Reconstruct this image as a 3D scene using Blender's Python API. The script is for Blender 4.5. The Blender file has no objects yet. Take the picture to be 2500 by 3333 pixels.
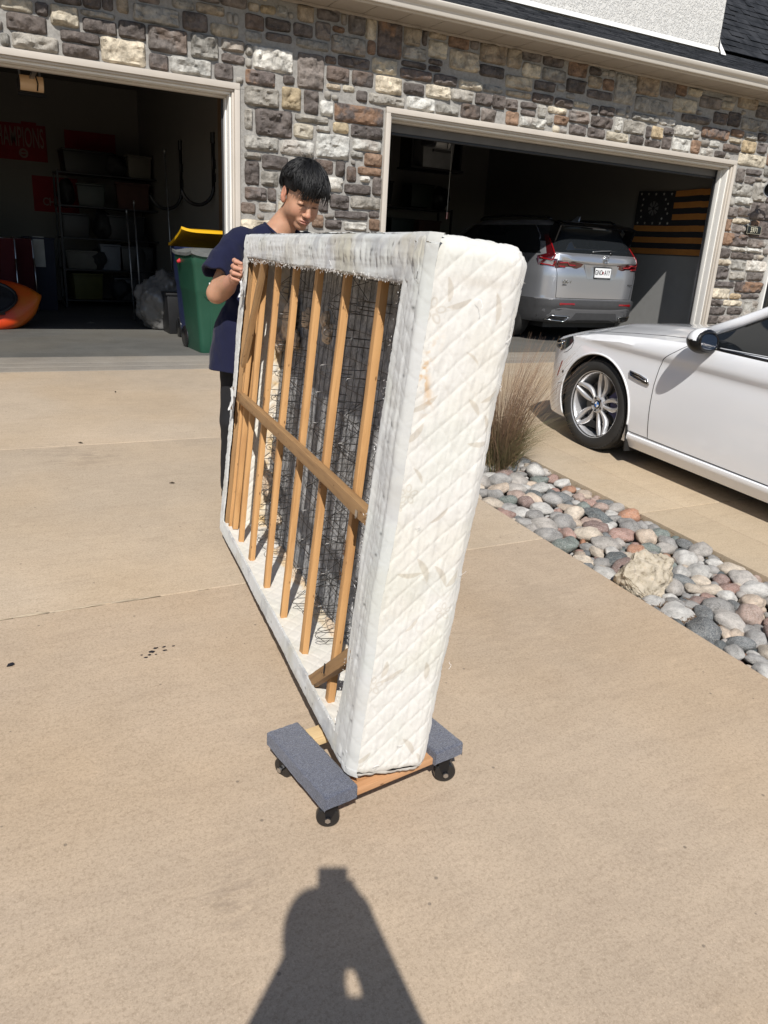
import bpy, bmesh, math, random
import numpy as np
from mathutils import Vector, Matrix, Euler, noise as mn
random.seed(7); np.random.seed(7)
SC = bpy.context.scene
COL = SC.collection
R = math.radians
# ------------------------------------------------------------------ camera
CAM_H = 1.1403
YAW, PITCH, ROLL = 0.49716, 0.33145, 0.05927
def cam_axes():
    cy, sy, cp, sp = math.cos(YAW), math.sin(YAW), math.cos(PITCH), math.sin(PITCH)
    f = Vector((sy*cp, cy*cp, -sp)); r = Vector((cy, -sy, 0)); u = r.cross(f)
    cr, sr = math.cos(ROLL), math.sin(ROLL)
    return cr*r+sr*u, -sr*r+cr*u, f
_r, _u, _f = cam_axes()
cd = bpy.data.cameras.new('camera'); cam = bpy.data.objects.new('camera', cd); COL.objects.link(cam)
m = Matrix((( _r.x, _u.x, -_f.x, 0), (_r.y, _u.y, -_f.y, 0), (_r.z, _u.z, -_f.z, CAM_H), (0, 0, 0, 1)))
cam.matrix_world = m
cd.sensor_fit = 'HORIZONTAL'; cd.sensor_width = 36; cd.lens = 36*2477.4/2500
cd.clip_start = 0.05; cd.clip_end = 3000
SC.camera = cam
# ------------------------------------------------------------------ light
SUN = Vector((0.30875, 0.64111, -0.70260))
w = bpy.data.worlds.new('World'); SC.world = w; w.use_nodes = True
nt = w.node_tree; bg = nt.nodes['Background']
sky = nt.nodes.new('ShaderNodeTexSky'); sky.sky_type = 'NISHITA'; sky.sun_disc = False
sky.sun_elevation = R(44.6); sky.sun_rotation = R(205.7); sky.altitude = 1500
nt.links.new(sky.outputs[0], bg.inputs[0]); bg.inputs[1].default_value = 0.085
ld = bpy.data.lights.new('sun', 'SUN'); ld.energy = 4.9; ld.angle = R(0.53); ld.color = (1, .965, .91)
sun = bpy.data.objects.new('sun', ld); COL.objects.link(sun)
sun.rotation_euler = SUN.to_track_quat('-Z', 'Y').to_euler()
SC.view_settings.view_transform = 'Standard'; SC.view_settings.look = 'None'
SC.view_settings.exposure = 0.07; SC.view_settings.gamma = 1
SC.render.engine = 'CYCLES'
SC.cycles.max_bounces = 6; SC.cycles.diffuse_bounces = 4
try: SC.cycles.use_denoising = True
except Exception: pass
# ------------------------------------------------------------------ helpers
def tag(o, label=None, cat=None, group=None, kind=None):
    if label: o['label'] = label
    if cat: o['category'] = cat
    if group: o['group'] = group
    if kind: o['kind'] = kind
    return o
def empty(name, loc=(0,0,0), rot=(0,0,0), label=None, cat=None, group=None):
    o = bpy.data.objects.new(name, None); COL.objects.link(o)
    o.location = loc; o.rotation_euler = rot; o.empty_display_size = .1
    return tag(o, label, cat, group)
def new_obj(name, me, mats=None, parent=None, smooth=False):
    o = bpy.data.objects.new(name, me); COL.objects.link(o)
    if mats is not None:
        if not isinstance(mats, (list, tuple)): mats = [mats]
        for mm in mats: me.materials.append(mm)
    if parent: o.parent = parent
    if smooth:
        me.polygons.foreach_set('use_smooth', [True]*len(me.polygons))
    return o
class MB:
    """collects shapes for one mesh"""
    def __init__(s): s.v = []; s.f = []; s.mi = []
    def add(s, vs, fs, mi=0):
        n = len(s.v); s.v += [tuple(p) for p in vs]; s.f += [tuple(i+n for i in f) for f in fs]; s.mi += [mi]*len(fs); return s
    def box(s, x0, x1, y0, y1, z0, z1, mi=0):
        return s.add([(x0,y0,z0),(x1,y0,z0),(x1,y1,z0),(x0,y1,z0),(x0,y0,z1),(x1,y0,z1),(x1,y1,z1),(x0,y1,z1)],
              [(0,3,2,1),(4,5,6,7),(0,1,5,4),(1,2,6,5),(2,3,7,6),(3,0,4,7)], mi)
    def prism(s, pts, axis, a, b, mi=0):
        """pts 2D polygon extruded along axis from a to b"""
        def P(p, t):
            return {'x': (t, p[0], p[1]), 'y': (p[0], t, p[1]), 'z': (p[0], p[1], t)}[axis]
        n = len(pts)
        vs = [P(p, a) for p in pts]+[P(p, b) for p in pts]
        fs = [tuple(range(n)), tuple(range(2*n-1, n-1, -1))]+[(i, i+n, (i+1) % n+n, (i+1) % n) for i in range(n)]
        return s.add(vs, fs, mi)
    def tube(s, pts, r, n=8, mi=0, cap=True):
        pts = [Vector(p) for p in pts]; rs = r if isinstance(r, (list, tuple)) else [r]*len(pts)
        vs = []; prev = None
        for i, p in enumerate(pts):
            t = (pts[min(i+1, len(pts)-1)]-pts[max(i-1, 0)])
            if t.length < 1e-9: t = Vector((0, 0, 1))
            t.normalize()
            a = prev-prev.dot(t)*t if prev is not None else t.orthogonal()
            if a.length < 1e-6: a = t.orthogonal()
            a.normalize(); prev = a; b = t.cross(a)
            for k in range(n):
                q = 2*math.pi*k/n; vs.append(p+rs[i]*(math.cos(q)*a+math.sin(q)*b))
        fs = []
        for i in range(len(pts)-1):
            for k in range(n):
                k2 = (k+1) % n; fs.append((i*n+k, i*n+k2, (i+1)*n+k2, (i+1)*n+k))
        if cap:
            fs.append(tuple(range(n-1, -1, -1))); e = (len(pts)-1)*n; fs.append(tuple(range(e, e+n)))
        return s.add(vs, fs, mi)
    def lathe(s, prof, c=(0,0,0), axis='z', n=24, mi=0, sweep=None):
        """prof: (radius, height) list revolved about axis"""
        vs = []; N = len(prof)
        for k in range(n):
            q = 2*math.pi*k/n; cq, sq = math.cos(q), math.sin(q)
            for (r_, h) in prof:
                if axis == 'z': p = (r_*cq, r_*sq, h)
                elif axis == 'x': p = (h, r_*cq, r_*sq)
                else: p = (r_*sq, h, r_*cq)
                vs.append((p[0]+c[0], p[1]+c[1], p[2]+c[2]))
        fs = []
        for k in range(n):
            k2 = (k+1) % n
            for i in range(N-1): fs.append((k*N+i, k*N+i+1, k2*N+i+1, k2*N+i))
        return s.add(vs, fs, mi)
    def grid(s, P, mi=0):
        """P: 2D list of points"""
        a = len(P); b = len(P[0]); vs = [p for row in P for p in row]
        return s.add(vs, [(i*b+j, i*b+j+1, (i+1)*b+j+1, (i+1)*b+j) for i in range(a-1) for j in range(b-1)], mi)
    def xf(s, M):
        s.v = [tuple(M @ Vector(p)) for p in s.v]; return s
    def mesh(s, name):
        me = bpy.data.meshes.new(name); me.from_pydata(s.v, [], s.f); me.update()
        me.polygons.foreach_set('material_index', s.mi)
        return me
    def build(s, name, mats, parent=None, smooth=False, bevel=0, seg=2, recalc=False, angle=None):
        me = s.mesh(name)
        bm = None
        if recalc or bevel:
            bm = bmesh.new(); bm.from_mesh(me); bmesh.ops.recalc_face_normals(bm, faces=bm.faces)
            if bevel:
                ed = [e for e in bm.edges if len(e.link_faces) == 2 and e.calc_face_angle(0) > .5]
                bmesh.ops.bevel(bm, geom=ed, offset=bevel, segments=seg, affect='EDGES', profile=.6)
            bm.to_mesh(me); bm.free()
        o = new_obj(name, me, mats, parent, smooth or bool(bevel))
        if angle is not None or bevel:
            me.set_sharp_from_angle(angle=R(angle if angle else 50))
        return o
# ---- implicit surfaces (vectorised surface nets)
def sdf_mesh(fn, lo, hi, res):
    lo = np.array(lo, float); hi = np.array(hi, float)
    n = np.maximum(((hi-lo)/res).astype(int)+1, 2)
    ax = [lo[i]+res*np.arange(n[i]) for i in range(3)]
    X, Y, Z = np.meshgrid(*ax, indexing='ij')
    V = np.empty(X.shape, np.float32)
    for i in range(0, n[0], 32):
        V[i:i+32] = fn(X[i:i+32], Y[i:i+32], Z[i:i+32])
    S = V < 0
    c = np.zeros(tuple(n-1), np.int8)
    for a in (0, 1):
        for b in (0, 1):
            for d in (0, 1):
                c += S[a:n[0]-1+a, b:n[1]-1+b, d:n[2]-1+d]
    act = (c > 0) & (c < 8)
    idx = -np.ones(tuple(n-1), np.int64); cells = np.argwhere(act); idx[act] = np.arange(len(cells))
    P = np.zeros((len(cells), 3)); W = np.zeros(len(cells))
    corners = [(a, b, d) for a in (0, 1) for b in (0, 1) for d in (0, 1)]
    for ai, a in enumerate(corners):
        for b in corners[ai+1:]:
            if sum(abs(a[k]-b[k]) for k in range(3)) != 1: continue
            va = V[cells[:, 0]+a[0], cells[:, 1]+a[1], cells[:, 2]+a[2]]
            vb = V[cells[:, 0]+b[0], cells[:, 1]+b[1], cells[:, 2]+b[2]]
            cr = (va < 0) != (vb < 0)
            t = np.where(cr, va/(va-vb+1e-20), 0)
            for k in range(3): P[:, k] += np.where(cr, a[k]+t*(b[k]-a[k]), 0)
            W += cr
    P = lo+res*(cells+P/W[:, None])
    F = []
    for k in range(3):
        o1, o2 = [(1, 2), (2, 0), (0, 1)][k]
        sl0 = [slice(None)]*3; sl1 = [slice(None)]*3; sl0[k] = slice(0, -1); sl1[k] = slice(1, None)
        cr = S[tuple(sl0)] != S[tuple(sl1)]
        E = np.argwhere(cr); E = E[(E[:, o1] > 0) & (E[:, o2] > 0) & (E[:, o1] < n[o1]-1) & (E[:, o2] < n[o2]-1)]
        inside = S[E[:, 0], E[:, 1], E[:, 2]]
        def ci(d1, d2):
            q = E.copy(); q[:, o1] += d1; q[:, o2] += d2; return idx[q[:, 0], q[:, 1], q[:, 2]]
        a, b, c2, d = ci(-1, -1), ci(0, -1), ci(0, 0), ci(-1, 0)
        F.append(np.where(inside[:, None], np.stack([a, b, c2, d], 1), np.stack([d, c2, b, a], 1)))
    return P, np.concatenate(F)
def sminv(a, b, k):
    h = np.clip(.5+.5*(b-a)/k, 0, 1); return b*(1-h)+a*h-k*h*(1-h)
def s_ell(X, Y, Z, c, r):
    x, y, z = (X-c[0])/r[0], (Y-c[1])/r[1], (Z-c[2])/r[2]
    k0 = np.sqrt(x*x+y*y+z*z); k1 = np.sqrt((x/r[0])**2+(y/r[1])**2+(z/r[2])**2)+1e-9
    return k0*(k0-1)/k1
def s_cap(X, Y, Z, a, b, ra, rb):
    a = np.array(a, float); b = np.array(b, float); d = b-a; L = d@d
    px, py, pz = X-a[0], Y-a[1], Z-a[2]
    t = np.clip((px*d[0]+py*d[1]+pz*d[2])/L, 0, 1)
    return np.sqrt((px-t*d[0])**2+(py-t*d[1])**2+(pz-t*d[2])**2)-(ra+(rb-ra)*t)
def np_mesh(name, P, F):
    me = bpy.data.meshes.new(name); me.vertices.add(len(P)); me.vertices.foreach_set('co', np.ascontiguousarray(P, np.float32).ravel())
    me.loops.add(F.size); me.loops.foreach_set('vertex_index', F.ravel().astype(np.int32))
    me.polygons.add(len(F)); me.polygons.foreach_set('loop_start', np.arange(0, F.size, F.shape[1], dtype=np.int32))
    me.polygons.foreach_set('loop_total', np.full(len(F), F.shape[1], np.int32))
    me.update(calc_edges=True); me.validate(); return me
def vcol(me, cols, name='Col'):
    at = me.color_attributes.new(name, 'FLOAT_COLOR', 'POINT')
    c = np.ones((len(me.vertices), 4), np.float32); c[:, :cols.shape[1]] = cols
    at.data.foreach_set('color', c.ravel())
_perm = np.random.RandomState(3).rand(64, 64, 64).astype(np.float32)
def vnoise(X, Y, Z, s=1.0):
    """smooth value noise in 0..1, vectorised"""
    X = np.asarray(X)*s+100.; Y = np.asarray(Y)*s+100.; Z = np.asarray(Z)*s+100.
    i, j, k = np.floor(X).astype(int), np.floor(Y).astype(int), np.floor(Z).astype(int)
    x, y, z = X-i, Y-j, Z-k; x = x*x*(3-2*x); y = y*y*(3-2*y); z = z*z*(3-2*z)
    g = lambda a, b, c: _perm[(i+a) & 63, (j+b) & 63, (k+c) & 63]
    return ((g(0,0,0)*(1-x)+g(1,0,0)*x)*(1-y)+(g(0,1,0)*(1-x)+g(1,1,0)*x)*y)*(1-z)+((g(0,0,1)*(1-x)+g(1,0,1)*x)*(1-y)+(g(0,1,1)*(1-x)+g(1,1,1)*x)*y)*z
def fnoise(X, Y, Z, s=1.0, o=3):
    r = 0; a = .5; t = 0
    for q in range(o): r = r+a*vnoise(X, Y, Z, s*2**q+q*.37); t += a; a *= .5
    return r/t
# ------------------------------------------------------------------ materials
class NT:
    def __init__(s, name):
        s.m = bpy.data.materials.new(name); s.m.use_nodes = True; s.t = s.m.node_tree; s.b = s.t.nodes['Principled BSDF']
    def n(s, typ, **kw):
        o = s.t.nodes.new('ShaderNode'+typ)
        for k, v in kw.items():
            if k.startswith('i_'): o.inputs[k[2:].replace('_', ' ')].default_value = v
            else: setattr(o, k, v)
        return o
    def l(s, a, b): s.t.links.new(a, b)
    def coord(s, kind='Object', scale=(1,1,1), rot=(0,0,0)):
        if kind == 'World': o = s.n('NewGeometry').outputs['Position']
        else: o = s.n('TexCoord').outputs[kind]
        mp = s.n('Mapping'); mp.inputs['Scale'].default_value = scale; mp.inputs['Rotation'].default_value = rot
        s.l(o, mp.inputs[0]); return mp.outputs[0]
    def noise(s, vec, scale, detail=4, rough=.55, dist=0):
        o = s.n('TexNoise'); s.l(vec, o.inputs['Vector']); o.inputs['Scale'].default_value = scale
        o.inputs['Detail'].default_value = detail; o.inputs['Roughness'].default_value = rough; o.inputs['Distortion'].default_value = dist
        return o.outputs['Fac']
    def ramp(s, fac, stops, interp='LINEAR'):
        o = s.n('ValToRGB'); s.l(fac, o.inputs[0]); e = o.color_ramp.elements; o.color_ramp.interpolation = interp
        while len(e) < len(stops): e.new(.5)
        for k, (p, c) in enumerate(stops):
            e[k].position = p; e[k].color = (c, c, c, 1) if not isinstance(c, (tuple, list)) else (*c[:3], 1)
        return o.outputs[0]
    def mix(s, a, b, fac, mode='MIX'):
        o = s.n('Mix', data_type='RGBA', blend_type=mode)
        for k, v in ((0, fac), (6, a), (7, b)):
            sock = o.inputs[k]
            if isinstance(v, (int, float)) and k == 0: sock.default_value = v
            elif isinstance(v, (int, float)): sock.default_value = (v, v, v, 1)
            elif isinstance(v, (tuple, list)): sock.default_value = (*v[:3], 1)
            else: s.l(v, sock)
        return o.outputs[2]
    def math(s, op, a, b=None):
        o = s.n('Math', operation=op)
        for k, v in enumerate((a, b)):
            if v is None: continue
            if isinstance(v, (int, float)): o.inputs[k].default_value = v
            else: s.l(v, o.inputs[k])
        return o.outputs[0]
    def bump(s, h, strength=.3, dist=.01, prev=None):
        o = s.n('Bump'); o.inputs['Strength'].default_value = strength; o.inputs['Distance'].default_value = dist
        s.l(h, o.inputs['Height'])
        if prev is not None: s.l(prev, o.inputs['Normal'])
        s.l(o.outputs[0], s.b.inputs['Normal']); return o.outputs[0]
    def set(s, base=None, rough=None, metal=None, spec=None, coat=None, **kw):
        for key, v in (('Base Color', base), ('Roughness', rough), ('Metallic', metal), ('Specular IOR Level', spec), ('Coat Weight', coat), *[(k.replace('_', ' '), q) for k, q in kw.items()]):
            if v is None: continue
            i = s.b.inputs[key]
            if isinstance(v, (int, float)): i.default_value = v
            elif isinstance(v, (tuple, list)): i.default_value = (*v[:3], 1) if len(i.default_value) == 4 else v
            else: s.l(v, i)
        return s
def simple(name, base, rough=.5, metal=0, var=.12, scale=8, bump=0, bscale=60, coat=0, spec=.5, kind='Object', **kw):
    t = NT(name); v = t.coord(kind)
    f = t.noise(v, scale, 5)
    c = t.mix(tuple(x*(1-var) for x in base), tuple(min(1, x*(1+var)) for x in base), t.ramp(f, [(.3, 0.), (.7, 1.)]))
    t.set(c, rough, metal, spec, coat, **kw)
    if bump: t.bump(t.noise(v, bscale, 4), bump, .01)
    return t.m
def obj_text(name, txt, size, mat, parent, M, extrude=.001, bold=0, sx=1, align='CENTER'):
    cu = bpy.data.curves.new(name, 'FONT'); cu.body = txt; cu.size = size; cu.extrude = extrude; cu.offset = bold
    cu.align_x = align; cu.align_y = 'CENTER'; cu.resolution_u = 3
    t = bpy.data.objects.new(name, cu); COL.objects.link(t)
    me = bpy.data.meshes.new_from_object(t.evaluated_get(bpy.context.evaluated_depsgraph_get()))
    bpy.data.objects.remove(t); me.transform(Matrix.Diagonal((sx, 1, 1, 1)))
    me.transform(M); me.materials.clear()
    return new_obj(name, me, mat, parent)
def face_M(loc, right, up):
    """matrix mapping text x->right, y->up, z->outward"""
    r = Vector(right).normalized(); u = Vector(up); u = (u-u.dot(r)*r).normalized(); n = r.cross(u)
    return Matrix(((r.x, u.x, n.x, loc[0]), (r.y, u.y, n.y, loc[1]), (r.z, u.z, n.z, loc[2]), (0, 0, 0, 1)))
SL, Y0 = 0.052, 7.72
def gz(y): return 0.0 if y > Y0 else -SL*(Y0-y)
M_trim = simple('beige painted trim', (.52, .47, .41), .5, var=.05, scale=3)
M_dark = simple('black plastic', (.012, .012, .013), .45, var=.2)
M_steel = simple('bright steel', (.55, .55, .56), .28, 1, var=.06)
M_black_metal = simple('black metal', (.02, .02, .022), .4, .6)
M_white = simple('white paint', (.78, .77, .74), .45, var=.03)
# ================================================================== ground
def concrete(name, base, dark, stains=1.0, scale=1.0):
    t = NT(name); v = t.coord('World')
    big = t.noise(v, .55, 6, .6); mid = t.noise(v, 3.2, 6, .6); fine = t.noise(v, 120, 6, .8); wisp = t.noise(t.coord('World', (7, 26, 1), (0, 0, .12)), 1.5, 7, .8, .4); vf = t.noise(v, 260, 3, .7)
    streak = t.noise(t.coord('World', (1.2, 9, 1)), 1.6, 6, .65)
    c = t.mix(dark, base, t.ramp(big, [(.33, 0.), (.62, 1.)]))
    c = t.mix(c, tuple(min(1, x*1.1) for x in base), t.math('MULTIPLY', t.ramp(mid, [(.45, 0.), (.75, 1.)]), .55))
    c = t.mix(c, (base[0]*.78, base[1]*.77, base[2]*.78), t.math('MULTIPLY', t.ramp(streak, [(.52, 0.), (.75, 1.)]), .45))
    c = t.mix(c, (.70, .68, .65), t.ramp(fine, [(.36, .85), (.52, 0.)]), 'MULTIPLY')
    c = t.mix(c, (.88, .87, .86), t.ramp(wisp, [(.50, 0.), (.68, .8)]), 'MULTIPLY')
    c = t.mix(c, (min(1, base[0]*1.32), base[1]*1.30, base[2]*1.28), t.ramp(wisp, [(.30, .28), (.44, 0.)]))
    c = t.mix(c, (1.0, .965, .91), t.ramp(t.noise(v, .9, 3, .5), [(.42, 0.), (.62, 1.)]), 'MULTIPLY')
    c = t.mix(c, (base[0]*.5, base[1]*.47, base[2]*.43), t.math('MULTIPLY', t.ramp(vf, [(.58, 0.), (.70, 1.)]), .55))
    c = t.mix(c, (min(1, base[0]*1.5), base[1]*1.5, base[2]*1.5), t.math('MULTIPLY', t.ramp(vf, [(.30, 1.), (.42, 0.)]), .42))
    sp = t.n('TexVoronoi', feature='F1'); t.l(v, sp.inputs['Vector']); sp.inputs['Scale'].default_value = 9
    c = t.mix(c, (.05, .045, .04), t.math('MULTIPLY', t.ramp(sp.outputs['Distance'], [(.035, .9), (.05, 0.)]), .55*stains))
    sm = t.noise(v, 1.1, 7, .72, .6); sm2 = t.noise(t.coord('World', (5, 16, 1)), 1.7, 6, .75)
    c = t.mix(c, (base[0]*.62, base[1]*.6, base[2]*.6), t.math('MULTIPLY', t.ramp(sm, [(.62, 0.), (.78, 1.)]), .6*stains))
    for (sx_, sy_, r_, k_) in ((.52, 4.80, .34, .55), (.30, 5.0, .2, .4), (1.25, 5.0, .2, .35), (.43, 1.42, .16, .5), (.38, 1.36, .10, .5), (1.9, 2.2, .5, .25)):
        dn = t.n('VectorMath', operation='DISTANCE'); t.l(v, dn.inputs[0]); dn.inputs[1].default_value = (sx_, sy_, gz(sy_))
        mk = t.math('MULTIPLY', t.ramp(t.math('DIVIDE', dn.outputs['Value'], r_), [(0., 1.), (1., 0.)]), t.ramp(sm2, [(.44, 0.), (.62, 1.)]))
        c = t.mix(c, (base[0]*.5, base[1]*.49, base[2]*.50), t.math('MULTIPLY', mk, k_*stains))
    t.set(c, .88, 0, .25)
    b = t.bump(fine, .25, .004); t.bump(t.noise(v, 14, 4), .12, .01, b)
    return t.m
M_conc = concrete('broomed warm tan concrete', (.505, .398, .292), (.438, .347, .257))
M_conc_f = concrete('weathered greyer concrete', (.49, .395, .293), (.42, .342, .257))
M_conc2 = concrete('tan concrete of side drive', (.47, .388, .288), (.43, .352, .26), .6)
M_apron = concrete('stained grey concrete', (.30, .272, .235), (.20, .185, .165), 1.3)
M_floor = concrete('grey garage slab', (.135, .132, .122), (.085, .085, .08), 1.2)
M_soil = simple('dark soil', (.06, .045, .033), .95, var=.4, scale=14, bump=.8, bscale=50, kind='World')
g = MB(); g.box(-400, 400, -400, 600, -2.2, -1.6)
gr = g.build('ground', simple('dry lawn earth', (.12, .1, .06), .95, var=.3, kind='World')); tag(gr, kind='structure')
def slab(x0, x1, y0, y1, name, mat, parent, top=None, th=.14, bev=.007):
    f = top or gz
    b = MB(); vs = []
    for z in (1, 0):
        for (x, y) in ((x0, y0), (x1, y0), (x1, y1), (x0, y1)): vs.append((x, y, f(y)-(th if z else 0)))
    b.add(vs, [(0,3,2,1),(4,5,6,7),(0,1,5,4),(1,2,6,5),(2,3,7,6),(3,0,4,7)])
    return b.build(name, mat, parent, bevel=bev, seg=3)
XL, XR = 2.545, 3.365
drv = empty('driveway'); tag(drv, kind='structure')
jy = [-6.0, -3.6, -1.3, 2.905, 5.035, 7.235]
for i in range(len(jy)-1):
    for (xa, xb) in ((-9, -4.2), (-4.19, XL)):
        slab(xa, xb, jy[i]+.002, jy[i+1]-.002, 'concrete_slab', M_conc_f if jy[i] > 2.5 else M_conc, drv)
jr = [-6.0, -3.6, -.2, 3.035, 5.15, 7.235]
for i in range(len(jr)-1):
    slab(XR, 3.728, jr[i]+.003, jr[i+1]-.003, 'concrete_slab', M_conc2, drv, bev=.004)
    slab(3.732, 6.9, jr[i]+.003, jr[i+1]-.003, 'concrete_slab', M_conc2, drv, bev=.004)
    slab(6.905, 14, jr[i]+.003, jr[i+1]-.003, 'concrete_slab', M_conc2, drv, bev=.004)
slab(XL+.004, XR-.004, 5.0, 7.231, 'concrete_slab', M_conc2, drv)
# little ridges of mortar left along the joint
t = MB()
for k in range(70):
    x = random.uniform(-1.5, 2.0); y = 2.905+random.uniform(-.004, .006)
    r_ = random.uniform(.002, .006); L = random.uniform(.02, .06)
    t.tube([(x-L, y, gz(y)-.001), (x, y+random.uniform(-.004, .004), gz(y)+r_*.35), (x+L, y, gz(y)-.001)], [r_*.3, r_*.7, r_*.3], 5)
jm = t.build('joint_mortar', simple('pale joint mortar', (.42, .345, .25), .9, kind='World'), drv, True); tag(jm, kind='stuff')
# apron with little lips
ap = empty('garage_apron'); tag(ap, kind='structure')
def az(y): return -.022+(y-7.24)/(7.95-7.24)*.022
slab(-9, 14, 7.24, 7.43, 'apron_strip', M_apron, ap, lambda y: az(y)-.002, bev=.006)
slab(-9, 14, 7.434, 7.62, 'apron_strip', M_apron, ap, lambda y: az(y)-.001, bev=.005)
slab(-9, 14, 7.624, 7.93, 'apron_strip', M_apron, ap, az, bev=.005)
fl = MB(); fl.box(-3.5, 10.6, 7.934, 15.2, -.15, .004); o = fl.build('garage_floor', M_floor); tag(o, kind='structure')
# tar spots, leaf, twig
M_tar = simple('black tar', (.012, .012, .018), .5)
ts = empty('tar_drips', (.46, 2.49, gz(2.49)), label='cluster of small black tar drips on the driveway left of the dolly', cat='stain')
from math import cos, sin, pi
for (px, py, r_) in ((-.045,-.02,.007),(-.03,-.008,.009),(-.02,.01,.013),(-.055,.0,.005),(.0,.028,.009),(.03,.028,.008),(.028,.004,.008),(.062,.022,.007),(-.008,-.012,.005)):
    b = MB(); n = 10
    rr = [r_*random.uniform(.6, 1.25) for _ in range(n)]
    b.add([(px+rr[k]*cos(2*pi*k/n), py+rr[k]*.8*sin(2*pi*k/n), .0008+SL*py) for k in range(n)]+[(px, py, .0022+SL*py)], [(k, (k+1) % n, n) for k in range(n)])
    b.build('drip', M_tar, ts)
b = MB(); b.add([(-.013,-.008,.001),(.003,-.010,.003),(.013,0,.001),(.008,.008,.005),(-.007,.009,.002)], [(0,1,2,3,4)]); b.add([(-.013,-.008,0),(.003,-.010,.002),(.013,0,0),(.008,.008,.004),(-.007,.009,.001)], [(4,3,2,1,0)])
o = b.build('leaf_fragment', M_tar); o.location = (-.012, 2.574, gz(2.574)+.002); tag(o, 'tiny dark curled leaf on the concrete at the far left', 'leaf')
for (px, py) in ((1.07, 2.93), (.52, 5.07), (.95, 6.4), (1.35, 4.3), (.9, 4.2)):
    b = MB(); b.tube([(-.014, 0, .002), (0, .004, .006), (.016, 0, .003)], [.002, .005, .001], 5)
    o = b.build('twig_crumb', simple('brown bark', (.05, .035, .02), .8)); o.location = (px, py, gz(py)+.002); o.rotation_euler = (0, 0, random.uniform(0, 3))
    tag(o, {1.07: 'tiny brown twig crumb caught in the nearer driveway joint', .52: 'tiny brown twig crumb on the farther driveway joint at left', .95: 'tiny brown twig crumb nearest the left garage apron', 1.35: 'tiny brown twig crumb just left of the far end of the box spring', .9: 'tiny brown twig crumb on bare concrete between the two driveway joints'}[px], 'twig', 'twig crumbs on the driveway')
# ================================================================== river rock bed
M_rock = None
def rock_mat():
    t = NT('river rock'); oc = t.n('ObjectInfo'); v = t.coord('Object')
    add = t.n('VectorMath', operation='ADD'); t.l(v, add.inputs[0])
    cx = t.n('CombineXYZ'); t.l(t.math('MULTIPLY', oc.outputs['Random'], 37.0), cx.inputs[0]); t.l(t.math('MULTIPLY', oc.outputs['Random'], 91.0), cx.inputs[1])
    t.l(cx.outputs[0], add.inputs[1]); v = add.outputs[0]
    f = t.noise(v, 1.3, 6, .65); s2 = t.noise(v, 9, 7, .85); vein = t.noise(v, 1.7, 5, .6, 1.5)
    c = t.mix(t.mix(oc.outputs['Color'], .55, 1.0, 'MULTIPLY'), oc.outputs['Color'], t.ramp(f, [(.35, 0.), (.6, 1.)]))
    c = t.mix(c, t.mix(oc.outputs['Color'], (.6, .57, .53), .6), t.math('MULTIPLY', t.ramp(s2, [(.50, 0.), (.60, 1.)]), .75))
    c = t.mix(c, t.mix(oc.outputs['Color'], .35, 1.0, 'MULTIPLY'), t.math('MULTIPLY', t.ramp(s2, [(.38, 1.), (.46, 0.)]), .7))
    c = t.mix(c, (.55, .5, .45), t.math('MULTIPLY', t.ramp(vein, [(.485, 0.), (.5, 1.), (.515, 0.)]), .35))
    t.set(c, .7, 0, .3); t.bump(s2, .55, .04); return t.m
M_rock = rock_mat()
bed = MB()
ys = [0.2+.2*i for i in range(25)]
bed.grid([[(XL+.01+(XR-XL-.02)*j/6, y, gz(y)-.075+.02*mn.noise((j*.5, y*2, 0))) for j in range(7)] for y in ys])
rb = bed.build('rock_bed', M_soil, smooth=True); tag(rb, kind='structure')
# shared shapes
RS = []
for k in range(12):
    bm = bmesh.new(); bmesh.ops.create_icosphere(bm, subdivisions=3, radius=1)
    ang = k in (1, 3, 5, 8, 10)
    for vv in bm.verts:
        d = vv.co.normalized(); s_ = k*7.3
        q = 1+.26*mn.noise(d*1.1+Vector((s_, 0, 0)))+.10*mn.noise(d*2.7+Vector((s_, 5, 0)))+.03*mn.noise(d*6+Vector((s_, 9, 0)))
        if ang: q = min(q, min(.84/max(.01, d.dot(n_)) if d.dot(n_) > .01 else 9 for n_ in [Vector((math.sin(s_+i*2.4), math.cos(s_*1.7+i*1.9), math.sin(s_*2.3+i*3.1))).normalized() for i in range(7)]))+.02*mn.noise(d*5)
        vv.co = d*q
    me = bpy.data.meshes.new('river_rock'); bm.to_mesh(me); bm.free()
    me.polygons.foreach_set('use_smooth', [True]*len(me.polygons)); me.materials.append(M_rock); RS.append(me)
rcol = [((.30,.29,.28), 22), ((.42,.39,.36), 16), ((.15,.16,.165), 12), ((.09,.105,.11), 8), ((.34,.21,.175), 8), ((.42,.31,.26), 8), ((.52,.42,.33), 9), ((.50,.485,.46), 24), ((.40,.2,.12), 4), ((.17,.2,.185), 7), ((.55,.47,.38), 7), ((.25,.17,.15), 5)]
pool = [c for c, n_ in rcol for _ in range(n_)]
random.seed(21); placed = []
def try_rock(x, y, r):
    for (a, b_, c) in placed:
        if (a-x)**2+(b_-y)**2 < ((c+r)*.80)**2: return False
    return True
BX, BY = 2.675, 2.345      # the pale angular boulder
placed.append((BX, BY, .115))
rocks = []
for (rmax, rmin, tries) in ((.075, .058, 260), (.057, .043, 2200), (.042, .031, 6000), (.030, .02, 7000)):
    for _ in range(tries):
        r_ = random.uniform(rmin, rmax); x = random.uniform(XL+r_*.8, XR-r_*.75); y = random.uniform(1.15, 4.75)
        if try_rock(x, y, r_): placed.append((x, y, r_)); rocks.append((x, y, r_))
rocks.sort(key=lambda q: -q[2]/math.hypot(q[0], q[1]))
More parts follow.
